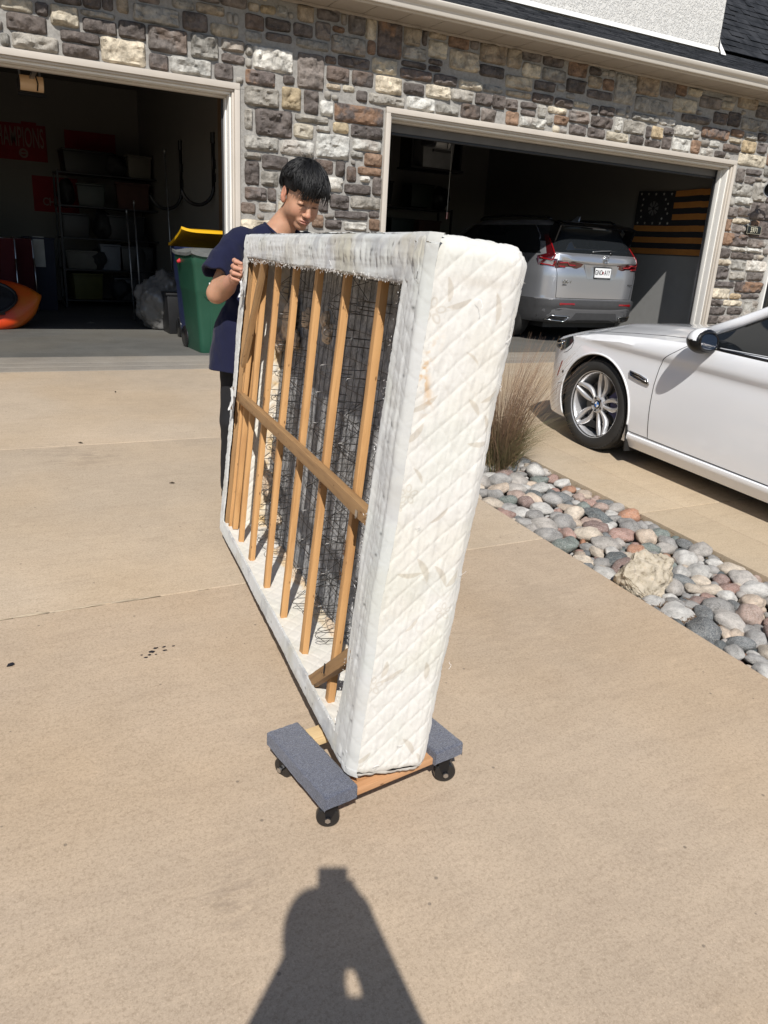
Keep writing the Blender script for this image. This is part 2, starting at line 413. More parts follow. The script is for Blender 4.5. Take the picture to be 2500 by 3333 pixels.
def rock_obj(x, y, r_, zoff=0):
    o = bpy.data.objects.new('river_rock', random.choice(RS)); COL.objects.link(o); o.parent = rb
    sx, sy, sz = random.uniform(1.0, 1.3), random.uniform(.72, .98), random.uniform(.5, .74)
    o.scale = (r_*sx, r_*sy, r_*sz); o.rotation_euler = (random.uniform(-.25, .25), random.uniform(-.25, .25), random.uniform(0, 6.28))
    o.location = (x, y, gz(y)-.05+r_*sz*.72+zoff+random.uniform(-.003, .008))
    c = random.choice(pool); j = random.uniform(.85, 1.2); o.color = (c[0]*j*1.28, c[1]*j*1.28, c[2]*j*1.27, 1); return o
for q in rocks[:299]: rock_obj(*q)
# the smallest leftovers and the ones in the gaps underneath: one mesh
mb = MB()
ico = bmesh.new(); bmesh.ops.create_icosphere(ico, subdivisions=2, radius=1); IV = [v.co.copy() for v in ico.verts]; IF = [tuple(v.index for v in f.verts) for f in ico.faces]; ico.free()
for q in rocks[299:]+[(random.uniform(XL+.02, XR-.02), random.uniform(1.1, 4.7), random.uniform(.016, .03)) for _ in range(700)]:
    x, y, r_ = q; a = random.uniform(0, 6.28); sy = random.uniform(.65, 1); sz = random.uniform(.5, .8)
    low = 0 if q in rocks[299:] else -.012
    mb.add([(x+r_*(v.x*cos(a)-v.y*sy*sin(a)), y+r_*(v.x*sin(a)+v.y*sy*cos(a)), gz(y)-.05+low+r_*sz*(.8+v.z)) for v in IV], IF)
t = NT('small mixed river gravel'); v = t.coord('World'); vc_ = t.n('VertexColor'); vc_.layer_name = 'Col'
t.set(t.mix(vc_.outputs['Color'], .6, t.noise(v, 90, 4), 'MULTIPLY'), .75)
o = mb.build('gravel', t.m, rb, True); random.seed(3); vcol(o.data, np.repeat(np.array([[c*.95 for c in random.choice(pool)] for _ in range(len(mb.v)//len(IV))]), len(IV), 0)); tag(o, kind='stuff')
# boulder: pale angular travertine
def boulder():
    bm = bmesh.new()
    pts = [(-.15,-.02,.10),(-.05,.07,.15),(.06,.08,.15),(.14,.05,.13),(.13,-.03,.09),(.07,-.10,.0),(.0,-.12,.01),(-.06,-.09,.02),(-.12,-.04,.03),(-.12,.04,.0),(.12,.08,.0),(.0,.1,.02),(.05,-.02,.13),(-.04,-.02,.13),(.0,-.1,-.03),(.1,0,-.03),(-.08,0,-.03)]
    for p in pts: bm.verts.new(p)
    bmesh.ops.convex_hull(bm, input=bm.verts); bmesh.ops.subdivide_edges(bm, edges=bm.edges, cuts=4, use_grid_fill=True)
    bmesh.ops.subdivide_edges(bm, edges=bm.edges, cuts=1, use_grid_fill=True)
    bm.normal_update()
    for vv in bm.verts: vv.co += vv.normal*(.018*mn.noise(vv.co*16)+.012*mn.noise(vv.co*45)+.006*mn.noise(vv.co*110))
    me = bpy.data.meshes.new('boulder'); bm.to_mesh(me); bm.free()
    me.polygons.foreach_set('use_smooth', [True]*len(me.polygons)); me.set_sharp_from_angle(angle=R(35))
    t = NT('pitted cream limestone'); v = t.coord(); a = t.noise(v, 22, 7, .75)
    t.set(t.ramp(a, [(.36, (.12,.09,.06)), (.46, (.42,.36,.27)), (.6, (.54,.475,.38)), (.75, (.46,.33,.19))]), .85); t.bump(a, .7, .02)
    o = new_obj('boulder', me, t.m); o.location = (BX, BY, gz(BY)-.02); o.rotation_euler = (.35, .1, -.15); o.scale = (1.08,.98,1.0)
    tag(o, 'cream pitted angular boulder, the only jagged one among the rounded river rocks', 'rock')
boulder()
# dry leaves and needle litter between rocks
t = MB()
for k in range(420):
    cx_, cy_ = (2.66, 2.06) if k < 200 else (random.uniform(XL+.03, XR-.02), random.uniform(1.3, 4.3))
    x = random.gauss(cx_, .05) if k < 200 else cx_; y = random.gauss(cy_, .07) if k < 200 else cy_
    if k >= 200 and k % 3: x = random.choice((XL+.02, XR-.02))+random.uniform(-.01, .01)
    a = random.uniform(0, 6.28); L = random.uniform(.01, .03); z = gz(y)-.03+random.uniform(0, .012)
    t.tube([(x-L*cos(a), y-L*sin(a), z), (x, y, z+.006), (x+L*cos(a), y+L*sin(a), z+random.uniform(0, .008))], [.0006, .0015, .0006], 4)
o = t.build('dry_litter', simple('dry brown needles', (.16, .09, .04), .9), rb); tag(o, kind='stuff')
# ================================================================== ornamental grass
random.seed(5)
gm = NT('dry grass blades'); v = gm.coord('World'); sep = gm.n('SeparateXYZ'); gm.l(v, sep.inputs[0])
vc = gm.n('VertexColor'); vc.layer_name = 'Col'
gm.set(vc.outputs['Color'], .7)
gv, gf, gcs = [], [], []
GX, GY = 3.03, 4.05
for k in range(2600):
    a = random.uniform(0, 2*pi); r0 = random.uniform(0, .16)*random.random()**.3
    bx, by = GX+r0*cos(a), GY+r0*sin(a); bz = gz(by)-.03
    tall = random.random() < .30
    H = random.uniform(.55, .92) if tall else random.uniform(.18, .5)
    lean = random.uniform(.12, .62)*(1 if tall else 1.9); da = a+random.gauss(0, .5)
    wdt = random.uniform(.0011, .0019)
    col = random.choice([(.13,.11,.045), (.08,.10,.035), (.21,.15,.08), (.16,.11,.06)]) if not tall else random.choice([(.20,.12,.075), (.15,.09,.06), (.27,.18,.1)])
    n = 7; base = len(gv); bend = random.uniform(.2, 1.2)*(0.4 if tall else 1)
    sxn, syn = -sin(da+1.1), cos(da+1.1)
    for i in range(n):
        s_ = i/(n-1); hx = lean*H*(s_**(1.5+.4*bend)); z = bz+H*(s_-(.35*bend)*s_**3*lean)
        wd = wdt*(1-s_*.8)
        px, py = bx+hx*cos(da)+.004*sin(9*s_+k), by+hx*sin(da)
        gv += [(px-sxn*wd, py-syn*wd, z), (px+sxn*wd, py+syn*wd, z)]; gcs += [col, col]
    gf += [(base+2*i, base+2*i+1, base+2*i+3, base+2*i+2) for i in range(n-1)]
me = bpy.data.meshes.new('grass'); me.from_pydata(gv, [], gf); vcol(me, np.array(gcs))
cl = empty('ornamental_grass', (0, 0, 0), label='dry brown and green ornamental grass clump at the head of the rock bed', cat='grass plant')
bl = new_obj('grass_blades', me, gm.m, cl); tag(bl, kind='stuff')
# ================================================================== house
D = 7.951
X1, X2, X3, XL0 = 2.477, 4.063, 9.494, -2.6
HT = 2.56; WTOP = 3.345
house = empty('house', (0, 0, 0), label='house front faced with mixed grey, cream and rust stone around two open garages', cat='house')
t = NT('grey mortar'); v = t.coord('World'); a = t.noise(v, 30, 6, .7)
t.set(t.ramp(a, [(.3, (.25,.238,.22)), (.7, (.37,.355,.33))]), .95, 0, .2); t.bump(a, .6, .015); M_mortar = t.m
def stone_mat():
    t = NT('split face stone'); oi = t.n('ObjectInfo'); v = t.coord('World')
    n1 = t.noise(v, 9, 7, .7, .4); n2 = t.noise(v, 34, 6, .75); n3 = t.noise(v, 3.3, 4, .6)
    base = oi.outputs['Color']
    c = t.mix(t.mix(base, .58, 1.0, 'MULTIPLY'), t.mix(base, 1.18, 1.0, 'MULTIPLY'), t.ramp(n1, [(.36, 0.), (.6, 1.)]))
    c = t.mix(c, (.24, .15, .10), t.math('MULTIPLY', t.ramp(n3, [(.48, 0.), (.56, 1.)]), t.math('SUBTRACT', 1.0, oi.outputs['Alpha'])))
    c = t.mix(c, t.mix(base, (.55, .52, .48), .5), t.math('MULTIPLY', t.ramp(n2, [(.56, 0.), (.70, 1.)]), .38))
    c = t.mix(c, t.mix(base, .35, 1.0, 'MULTIPLY'), t.math('MULTIPLY', t.ramp(n2, [(.32, 1.), (.42, 0.)]), .5))
    t.set(c, .92, 0, .18)
    vo = t.n('TexVoronoi', feature='F1'); t.l(v, vo.inputs['Vector']); vo.inputs['Scale'].default_value = 26
    b = t.bump(vo.outputs['Distance'], .5, .015); t.bump(n2, .8, .015, b); return t.m
M_stone = stone_mat()
SCOL = dict(D=(.138,.118,.108), P=(.205,.178,.160), G=(.345,.325,.29), W=(.54,.52,.475), C=(.53,.47,.37), Y=(.51,.41,.27), O=(.25,.165,.115), X=(.14,.115,.105), B=(.34,.28,.21))
wall = MB()
wall.box(-6, 13, D+.028, D+.20, HT-.04, WTOP+.06); wall.box(X1-.02, X2+.02, D+.0281, D+.20, -.1, HT-.042)
wall.box(X3-.02, 10.56, D+.0282, D+.20, -.1, HT-.041); wall.box(11.6, 13, D+.028, D+.2, -.1, HT-.042); wall.box(10.56, 11.6, D+.0283, D+.2, 2.2, HT-.042); wall.box(-6, XL0, D+.028, D+.20, -.1, HT-.042)
sw = wall.build('stone_wall', M_mortar, house)
STONES = "955,230,971,248,P 973,241,1004,249,D 974,230,993,240,P 952,213,993,228,G 962,202,995,212,W 952,199,960,209,D 952,185,971,198,P 972,187,997,199,P 965,177,996,184,C 952,166,963,182,O 967,165,986,176,P 951,147,1002,164,X 1006,147,1037,159,P 951,130,972,143,D 973,140,1005,146,W 1006,140,1040,146,W 975,130,1023,139,D 950,120,975,128,C 980,115,1009,128,G 1012,114,1055,129,W 951,101,976,118,D 980,101,1015,112,G 1018,101,1053,113,P 950,90,994,98,D 997,84,1056,99,X 951,74,987,88,C 990,74,1011,82,Y 1013,75,1052,82,D 951,64,976,72,D 979,64,1018,72,C 951,51,985,62,D 990,52,1021,62,D 1023,44,1053,72,G 951,38,973,50,D 975,39,1019,50,P 952,27,985,37,W 554,314,573,334,B 574,324,601,333,P 576,308,602,322,C 605,308,638,321,G 604,323,633,334,D 641,318,669,333,O 555,294,592,307,C 595,297,625,307,D 628,300,640,307,G 641,301,669,315,D 673,310,693,322,B 696,310,713,322,O 673,323,691,331,D 673,299,713,308,D 715,299,747,330,G 749,313,787,334,B 790,315,814,333,P 816,320,835,333,O 838,322,860,331,C 751,294,807,311,G 815,302,857,318,C 861,312,900,326,P 932,320,969,335,B 891,296,917,310,D 833,292,885,301,P 946,295,980,310,G 557,286,592,292,C 594,284,624,294,D 627,284,654,293,D 618,276,646,283,C 558,272,575,283,D 579,276,601,283,D 604,269,616,283,G 560,257,578,271,O 580,269,601,275,D 580,257,616,268,W 618,263,627,273,G 629,265,649,275,O 650,270,681,283,P 653,257,679,268,D 682,257,709,268,D 685,269,719,281,D 683,282,694,292,D 696,283,720,293,D 656,287,679,293,C 723,268,735,284,W 722,286,736,293,C 712,257,747,267,C 738,268,773,283,G 749,284,793,292,G 751,257,774,267,D 777,257,804,265,D 776,266,784,280,D 786,267,805,281,Y 806,273,824,282,D 806,257,822,272,D 796,284,823,292,W 825,274,859,288,W 825,257,856,272,W 859,257,875,273,O 874,278,925,291,X 876,267,890,275,D 892,268,912,276,W 879,257,902,266,W 905,257,925,265,D 929,285,954,294,O 957,284,981,293,G 929,277,952,283,C 919,266,952,275,D 955,268,983,283,Y 983,285,1001,295,D 953,252,1009,267,C 986,270,1005,283,D 254,281,261,291,G 262,271,302,291,W 254,271,260,279,D 254,257,284,270,X 292,262,304,270,D 307,261,335,292,P 253,239,288,256,G 291,240,311,260,Y 314,239,330,260,D 332,239,346,253,W 338,264,354,269,C 356,264,369,270,C 338,271,363,285,D 366,271,390,285,D 336,286,348,293,P 350,286,385,296,D 388,286,417,300,C 393,268,424,284,C 372,257,384,267,D 386,257,428,267,G 348,236,404,253,X 264,214,302,238,D 305,231,341,238,G 304,216,325,229,C 328,224,344,230,G 347,225,364,235,Y 367,223,404,235,D 253,218,261,236,G 253,200,288,213,G 290,199,326,213,W 329,200,366,223,W 370,211,403,222,W 368,203,382,210,G 384,197,405,210,O 253,191,270,198,G 271,184,298,197,D 325,185,348,198,D 351,184,361,199,D 364,180,375,195,D 377,188,405,196,O 380,181,392,187,W 362,168,393,178,D 395,169,406,187,D 253,168,268,190,D 270,168,288,182,G 339,169,360,183,W 253,154,276,166,D 421,285,459,295,X 426,271,451,282,D 431,257,465,270,W 453,271,484,284,C 467,257,496,267,G 462,285,491,295,D 494,285,524,294,C 485,272,513,284,G 499,257,524,271,D 517,272,539,284,D 540,271,557,285,D 526,286,552,293,G 254,303,272,316,D 274,306,299,316,D 306,318,323,332,B 302,305,322,316,D 274,297,300,304,D 326,323,350,334,D 325,306,341,321,P 343,315,356,320,O 360,316,378,334,P 352,322,358,332,B 379,314,391,333,C 393,301,421,334,X 342,297,380,313,G 305,296,339,304,G 254,293,270,302,G 382,301,391,313,O 423,316,443,333,B 423,303,451,315,G 445,318,451,332,D 453,309,476,325,C 452,327,474,333,B 477,322,503,333,O 480,302,517,321,C 518,314,553,333,B 519,301,552,312,D 505,324,515,333,P 422,296,452,302,D 45,284,70,294,C 72,284,82,294,D 83,279,106,295,C 49,270,80,283,D 108,290,136,295,G 109,278,137,289,D 139,278,162,292,D 43,257,50,267,G 52,257,88,269,G 90,268,122,277,D 91,257,121,267,D 123,257,161,277,C 164,272,199,292,P 164,257,181,270,D 202,272,228,292,G 183,257,221,271,W 224,257,242,271,D 231,282,253,292,G 231,272,253,280,D 152,293,192,307,G 195,293,218,308,D 221,293,247,303,C 208,309,234,317,B 186,309,206,316,G 126,297,135,308,D 138,297,148,310,B 87,296,109,303,D 110,296,125,307,D 277,154,286,166,D 249,141,264,151,P 268,144,286,153,G 326,132,339,145,O 341,132,360,141,D 346,152,368,166,D 352,143,391,151,D 370,154,405,167,G 363,132,390,140,W 393,133,406,145,O 392,146,405,153,D 340,142,351,147,D 333,148,344,160,D"
def stone_obj(x0, z0, x1, z1, code, first=[0]):
    w_, h_ = x1-x0, z1-z0
    nx, nz = max(4, int(w_/.016)), max(4, int(h_/.016))
    sd = random.uniform(0, 500); base = random.uniform(.012, .021); rough = random.uniform(1.1, 1.75)
    V = []; cx_, cz_ = (x0+x1)/2, (z0+z1)/2
    cut = [random.uniform(.0, .014) for _ in range(4)]
    for j in range(nz+1):
        for i in range(nx+1):
            u, q = i/nx, j/nz
            x, z = x0+w_*u, z0+h_*q
            # rounded irregular outline
            ex = mn.noise((x*9+sd, z*9, 1))*.006; ez = mn.noise((x*9, z*9+sd, 4))*.006
            cr = ((abs(u-.5)*2)**8)*((abs(q-.5)*2)**8)*.008
            x += ex-cr*(1 if u > .5 else -1); z += ez-cr*(1 if q > .5 else -1)
            d = min(u*w_, (1-u)*w_, q*h_, (1-q)*h_)
            e = min(1, d/.011); e = e*(2-e)
            P = Vector((x*7+sd, z*9, sd))
            f = mn.ridged_multi_fractal(P, 1.0, 2.1, 3, 1.0, 2.0, noise_basis='BLENDER')*.5 if False else abs(mn.noise(P))*1.7+.6*abs(mn.noise(P*2.3))+.35*mn.noise(P*4.6)
            terr = mn.cell(Vector((x*8+sd+.5*mn.noise(P), z*13+mn.noise(P*1.3), sd)))*.012*min(1, d/.03)
            y = D+.024-e*(base+.020*rough*f*(.35+.65*min(1, d/.035))+terr)
            V.append((x, y, z))
    F = [(j*(nx+1)+i, j*(nx+1)+i+1, (j+1)*(nx+1)+i+1, (j+1)*(nx+1)+i) for j in range(nz) for i in range(nx)]
    ring = [i for i in range(nx+1)]+[(j)*(nx+1)+nx for j in range(1, nz+1)]+[nz*(nx+1)+i for i in range(nx-1, -1, -1)]+[j*(nx+1) for j in range(nz-1, 0, -1)]
    n0 = len(V)
    for k in ring: V.append((V[k][0], D+.04, V[k][2]))
    for k in range(len(ring)):
        k2 = (k+1) % len(ring); F.append((ring[k2], ring[k], n0+k, n0+k2))
    return V, F
occ = np.zeros((840, 185), bool)  # 2 cm cells from x=-3.0, z=-.1
def cell(x, z): return int((x+3.0)/.02), int((z+.1)/.02)
def mark(x0, z0, x1, z1, g=.009):
    a, b_ = cell(x0-g, z0-g); c, d = cell(x1+g, z1+g); occ[max(a, 0):c+1, max(b_, 0):d+1] = True
def mark_solid(x0, z0, x1, z1):
    a, b_ = cell(x0, z0); c, d = cell(x1, z1); occ[max(a, 0):c, max(b_, 0):d] = True
mark_solid(-3, -.1, X1+.005, HT+.005); mark_solid(X2-.005, -.1, X3+.005, HT+.005); mark_solid(10.56, -.1, 13.8, HT); occ[:, cell(0, WTOP)[1]:] = True
ST = []
random.seed(33)
for tk in STONES.split():
    a = tk.split(','); x0, z0, x1, z1 = [int(q)/100 for q in a[:4]]
    if x1-x0 < .045 or z1-z0 < .035: continue
    z1 = min(z1, WTOP-.01)
    ST.append((x0-.001, z0-.001, x1+.001, z1+.001, a[4])); mark(x0, z0, x1, z1, .004)
xs_n, zs_n = occ.shape
for (w_, h_, tries) in ((22, 12, 900), (16, 13, 1200), (20, 7, 1500), (13, 9, 2500), (9, 12, 1500), (15, 5, 2500), (9, 6, 5000), (6, 8, 4000), (7, 4, 6000), (4, 5, 6000), (4, 3, 9000), (3, 3, 6000)):
    for _ in range(tries):
        ww = max(3, w_+random.randint(-2, 2)); hh = max(3, h_+random.randint(-1, 1))
        i = random.randint(0, xs_n-ww-60); j = random.randint(2, 172-hh)
        if occ[i:i+ww, j:j+hh].any(): continue
        # settle downward and left so that joints stay tight
        while j > 1 and not occ[i:i+ww, j-1].any(): j -= 1
        while i > 0 and not occ[i-1, j:j+hh].any(): i -= 1
        occ[i:i+ww, j:j+hh] = True
        x0, z0 = -3.0+i*.02+.003, -.1+j*.02+.003
        ST.append((x0, z0, x0+ww*.02-.006, z0+hh*.02-.006, random.choices('DPGWCYOXB', (30, 18, 18, 10, 9, 3, 4, 4, 3))[0]))
def vis(s_):
    x, z = (s_[0]+s_[2])/2, (s_[1]+s_[3])/2
    dv = Vector((x, D, z-CAM_H)); px = dv.dot(_r)/dv.dot(_f); py = dv.dot(_u)/dv.dot(_f)
    inn = abs(px) < .53 and abs(py) < .70
    return ((s_[2]-s_[0])*(s_[3]-s_[1]))/dv.length_squared*(1 if inn else .02)
ST.sort(key=lambda q: -vis(q))
rest = MB(); nstone = 0
for k, s_ in enumerate(ST):
    V, F = stone_obj(*s_)
    if k < 299:
        me = bpy.data.meshes.new('stone'); me.from_pydata(V, [], F)
        me.polygons.foreach_set('use_smooth', [True]*len(me.polygons)); me.set_sharp_from_angle(angle=R(40))
        o = new_obj('stone', me, M_stone, sw); c = SCOL[s_[4]]; j = random.uniform(.82, 1.18); h = random.uniform(-.02, .02)
        o.color = (c[0]*j*(1+h), c[1]*j, c[2]*j*(1-h), 0.0 if s_[4] == 'X' else random.choice((1, 1, 1, .75)))
    else:
        rest.add(V, F)
t = NT('small mixed stone'); v = t.coord('World'); n2 = t.noise(v, 30, 6, .7)
t.set(t.ramp(t.noise(v, 2.5, 1), [(.35, SCOL['D']), (.5, SCOL['G']), (.6, SCOL['P']), (.68, SCOL['C'])], 'LINEAR'), .9, 0, .2); t.bump(n2, .5, .012)
o = rest.build('small_stones', t.m, sw, True); tag(o, kind='stuff')
# ---- garage door casings
M_trimw = simple('white vinyl casing', (.74, .72, .68), .4, var=.03)
M_seal = simple('black rubber seal', (.015, .015, .016), .5)
def casing(xa, xb):
    fr = empty('garage_door_frame'); fr.parent = house
    def piece(name, x0, x1, y0, y1, z0, z1, mt):
        b = MB(); b.box(x0, x1, y0, y1, z0, z1); return b.build(name, mt, fr, bevel=.004, seg=2)
    for sgn, xe in ((1, xa), (-1, xb)):
        def P(a, b_): return (xe+sgn*a, xe+sgn*b_) if sgn > 0 else (xe+sgn*b_, xe+sgn*a)
        piece('jamb_casing', *P(0, .052), D-.004, D+.06, -.004, HT-.0555, M_trim)
        piece('jamb_casing', *P(.0525, .072), D+.022, D+.10, -.004, HT-.0755, M_trim)
        piece('jamb_board', *P(.0725, .090), D+.055, D+.19, -.004, HT-.0955, M_trimw)
        piece('jamb_stop', *P(.0905, .105), D+.15, D+.215, -.004, HT-.11, M_trimw)
        piece('jamb_seal', *P(.088, .122), D+.2155, D+.228, -.004, HT-.12, M_seal)
    piece('header_casing', xa, xb, D-.005, D+.06, HT-.055, HT, M_trim)
    piece('header_casing', xa+.053, xb-.053, D+.021, D+.10, HT-.075, HT-.0555, M_trim)
    piece('header_board', xa+.073, xb-.073, D+.054, D+.19, HT-.095, HT-.0755, M_trimw)
    piece('header_stop', xa+.091, xb-.091, D+.149, D+.215, HT-.118, HT-.0955, M_trim)
    # mitred corners
    return fr
casing(XL0, X1); casing(X2, X3)
# ---- raised garage doors (high lift): panels, tracks, rollers
M_door = simple('dark bronze door panel', (.10, .095, .09), .5, var=.1)
M_galv = simple('galvanised track', (.35, .36, .37), .45, .9, var=.15)
for (xa, xb, z0) in ((XL0+.1, X1-.1, 2.56), (X2+.1, X3-.1, 2.36)):
    gd = empty('garage_door'); gd.parent = house
    z = z0; y = D+.235
    while z < 3.0:
        b = MB(); b.box(xa-.03, xb+.03, y, y+.045, z, min(z+.53, 3.1)-.004); b.build('door_panel', M_door, gd, bevel=.006)
        z += .53
    b = MB(); b.box(xa-.03, xb+.03, y+.002, y+.04, z0-.03, z0-.001); b.build('bottom_seal', M_seal, gd, bevel=.005)
    for k in range(4):
        b = MB(); b.box(xa-.03, xb+.03, y+.25+k*.54, y+.25+k*.54+.535, 3.14, 3.185); b.build('door_panel', M_door, gd, bevel=.006)
    for xx in (xa-.075, xb+.045):
        b = MB(); b.box(xx, xx+.03, y-.005, y+.0, .05, 2.9); b.box(xx, xx+.03, y+.07, y+.075, .05, 2.9); b.box(xx-.002 if xx > xa else xx+.03, xx if xx > xa else xx+.032, y-.005, y+.075, .05, 2.9)
        b.build('track', M_galv, gd)
        b = MB(); b.tube([(xx+.015, y+.03, 2.9), (xx+.015, y+.06, 3.02), (xx+.015, y+.15, 3.1), (xx+.015, y+.3, 3.13), (xx+.015, y+2.5, 3.13)], .022, 6); b.build('track', M_galv, gd)
        b = MB(); b.box(xx-.02, xx+.05, y+.03, y+.09, z0+.05, z0+.13); b.tube([(xx-.03, y+.05, z0+.09), (xx+.06, y+.05, z0+.09)], .012); b.build('roller_bracket', M_galv, gd)
# ---- soffit, fascia, gutter
M_soff = simple('taupe soffit', (.36, .315, .265), .6, var=.05, scale=2)
for k in range(48):
    b = MB(); x = -5+.38*k; b.box(x, x+.372, 7.585, D+.03, WTOP-.004, WTOP+.014); b.build('soffit_board', M_soff, house, bevel=.003)
b = MB(); b.box(-5, 13.2, D-.012, D+.02, WTOP-.03, WTOP-.005); b.build('frieze', M_soff, house, bevel=.003)
b = MB(); b.box(-5, 13.2, 7.562, 7.584, WTOP-.012, 3.50); b.build('fascia', M_trim, house, bevel=.003)
M_gut = simple('cream metal gutter', (.60, .56, .50), .32, var=.03, scale=2, spec=.6)
prof = [(7.56, 3.355), (7.535, 3.348), (7.515, 3.35), (7.508, 3.362), (7.506, 3.385), (7.498, 3.40), (7.478, 3.412), (7.464, 3.43), (7.459, 3.452), (7.462, 3.462), (7.470, 3.463), (7.474, 3.457), (7.470, 3.447), (7.474, 3.432), (7.488, 3.417), (7.506, 3.406), (7.513, 3.392), (7.516, 3.362), (7.535, 3.354), (7.56, 3.361)]
b = MB(); b.prism(prof, 'x', -5, 13.2); b.build('gutter', M_gut, house, True, recalc=True, angle=28)
b = MB(); b.box(-5, 13.2, 7.535, 7.56, 3.455, 3.5); b.build('drip_edge', simple('dark drip edge', (.03,.03,.03), .4), house)
for k in range(22):
    b = MB(); x = -4.6+.8*k; b.box(x, x+.02, 7.47, 7.56, 3.45, 3.456); b.build('gutter_hanger', M_gut, house)
# ---- roof with shingles
RP = 5/12; RY, RZ = 7.50, 3.475
t = NT('charcoal shingle'); v = t.coord('World'); f = t.noise(v, 120, 4, .7); g2 = t.noise(v, 5, 3)
t.set(t.mix(t.ramp(g2, [(.35, (.018,.020,.024)), (.65, (.045,.047,.053))]), .5, t.math('MULTIPLY', f, .6), 'MULTIPLY'), .92, 0, .2); t.bump(f, .6, .006); M_shing = t.m
roof = MB(); c_, s_ = math.cos(math.atan(RP)), math.sin(math.atan(RP))
roof.add([(-5, RY, RZ-.012), (13.2, RY, RZ-.012), (13.2, RY+4, RZ+4*RP-.012), (-5, RY+4, RZ+4*RP-.012), (-5, RY+.03, RZ-.05), (13.2, RY+.03, RZ-.05), (13.2, RY+4, RZ+4*RP-.05), (-5, RY+4, RZ+4*RP-.05)],
         [(0,1,2,3), (7,6,5,4), (0,4,5,1), (1,5,6,2), (2,6,7,3), (3,7,4,0)])
ro = roof.build('roof', M_shing, house)
sh = MB(); random.seed(9)
for r_ in range(14):
    y = RY-.012+r_*.13
    x = 2.4+random.uniform(0, .2)
    while x < 13:
        w_ = random.uniform(.12, .34); th = random.choice((.006, .009, .014)); yj = y+random.uniform(-.004, .004)
        z0 = RZ+(yj-RY)*RP; z1 = RZ+(yj+.145-RY)*RP
        sh.add([(x, yj, z0), (x+w_, yj, z0), (x+w_, yj+.145, z1-.004), (x, yj+.145, z1-.004), (x, yj, z0+th), (x+w_, yj, z0+th), (x+w_, yj+.145, z1), (x, yj+.145, z1)], [(4,5,6,7), (0,1,5,4), (1,2,6,5), (3,0,4,7)])
        x += w_+random.choice((.003, .003, .02))
o = sh.build('shingles', M_shing, ro); tag(o, kind='stuff')
# ---- stuccoed upper wall
t = NT('white knockdown stucco'); v = t.coord('World')
n1 = t.noise(v, 26, 5, .6, .8); n2 = t.noise(v, 9, 4); r1 = t.ramp(n1, [(.46, 0.), (.56, 1.)])
t.set(t.mix((.70, .68, .64), (.78, .76, .72), n2), .9, 0, .2); b_ = t.bump(r1, .55, .02); t.bump(t.noise(v, 80, 4), .25, .01, b_); M_stucco = t.m
SY = 8.72; SX = 9.60
b = MB(); b.box(-5, SX, SY, SY+3.0, 3.5, 6.6); b.build('upper_wall', M_stucco, house, bevel=.012)
b = MB(); b.prism([(SY-.05, RZ+(SY-.05-RY)*RP+.03), (SY-.05, RZ+(SY-.05-RY)*RP+.036), (SY-.005, RZ+(SY-RY)*RP+.075), (SY-.002, RZ+(SY-RY)*RP+.02)], 'x', -5, SX-.02)
b.build('base_flashing', M_white, house)
b = MB(); zb = RZ+(SY-RY)*RP
b.add([(SX-.04, SY-.10, zb-.02), (SX+.03, SY-.13, zb-.03), (SX+.05, SY-.02, zb+.03), (SX-.01, SY-.015, zb+.18), (SX+.03, SY+.0, zb+.14), (SX-.03, SY-.05, zb+.06)], [(0,1,5), (1,4,5), (1,2,4), (4,3,5), (0,5,3)])
b.build('kickout_flashing', M_white, house)
b = MB(); b.box(SX-.001, SX+.012, SY+.05, SY+.15, zb+.0, zb+.16); b.build('corner_gap', M_dark, house)
# ---- taller roof further right
b = MB(); zA = RZ+(9.0-RY)*RP+.05
b.add([(SX-.5, 9.0, zA), (16, 9.0, zA), (16, 11.6, zA+2.6*1.0), (SX-.5, 11.6, zA+2.6*1.0), (16, 11.9, zA), (SX-.5, 11.9, zA)], [(0,1,2,3), (1,4,2), (0,3,5), (3,2,4,5)])
rr = b.build('upper_roof', M_shing, house)
sh = MB()
for r_ in range(26):
    y = 9.0-.01+r_*.1; x = SX-.1
    while x < 12.6:
        w_ = random.uniform(.12, .34); th = random.choice((.005, .008, .013)); z0 = zA+(y-9.0); z1 = zA+(y+.11-9.0)
        sh.add([(x, y, z0), (x+w_, y, z0), (x+w_, y+.11, z1-.004), (x, y+.11, z1-.004), (x, y-th, z0+th), (x+w_, y-th, z0+th), (x+w_, y+.11-th*.3, z1+.002), (x, y+.11-th*.3, z1+.002)], [(4,5,6,7), (0,1,5,4), (1,2,6,5), (3,0,4,7)])
        x += w_+.003
o = sh.build('shingles', M_shing, rr); tag(o, kind='stuff')
# ---- entry door frame at the far right edge
b = MB(); b.box(10.57, 10.60, D-.03, D+.1, -.05, 2.18); b.build('door_casing', M_white, house, bevel=.003)
b = MB(); b.box(10.601, 10.72, D+.0, D+.1, -.05, 2.17); b.build('door_casing', M_dark, house, bevel=.003)
b = MB(); b.box(10.721, 10.735, D+.01, D+.11, -.05, 2.17); b.build('door_casing', simple('brass strip', (.4,.3,.14), .35, .8), house)
b = MB(); b.box(10.736, 11.6, D+.05, D+.11, -.05, 2.17); b.build('entry_door', M_dark, house, bevel=.004)
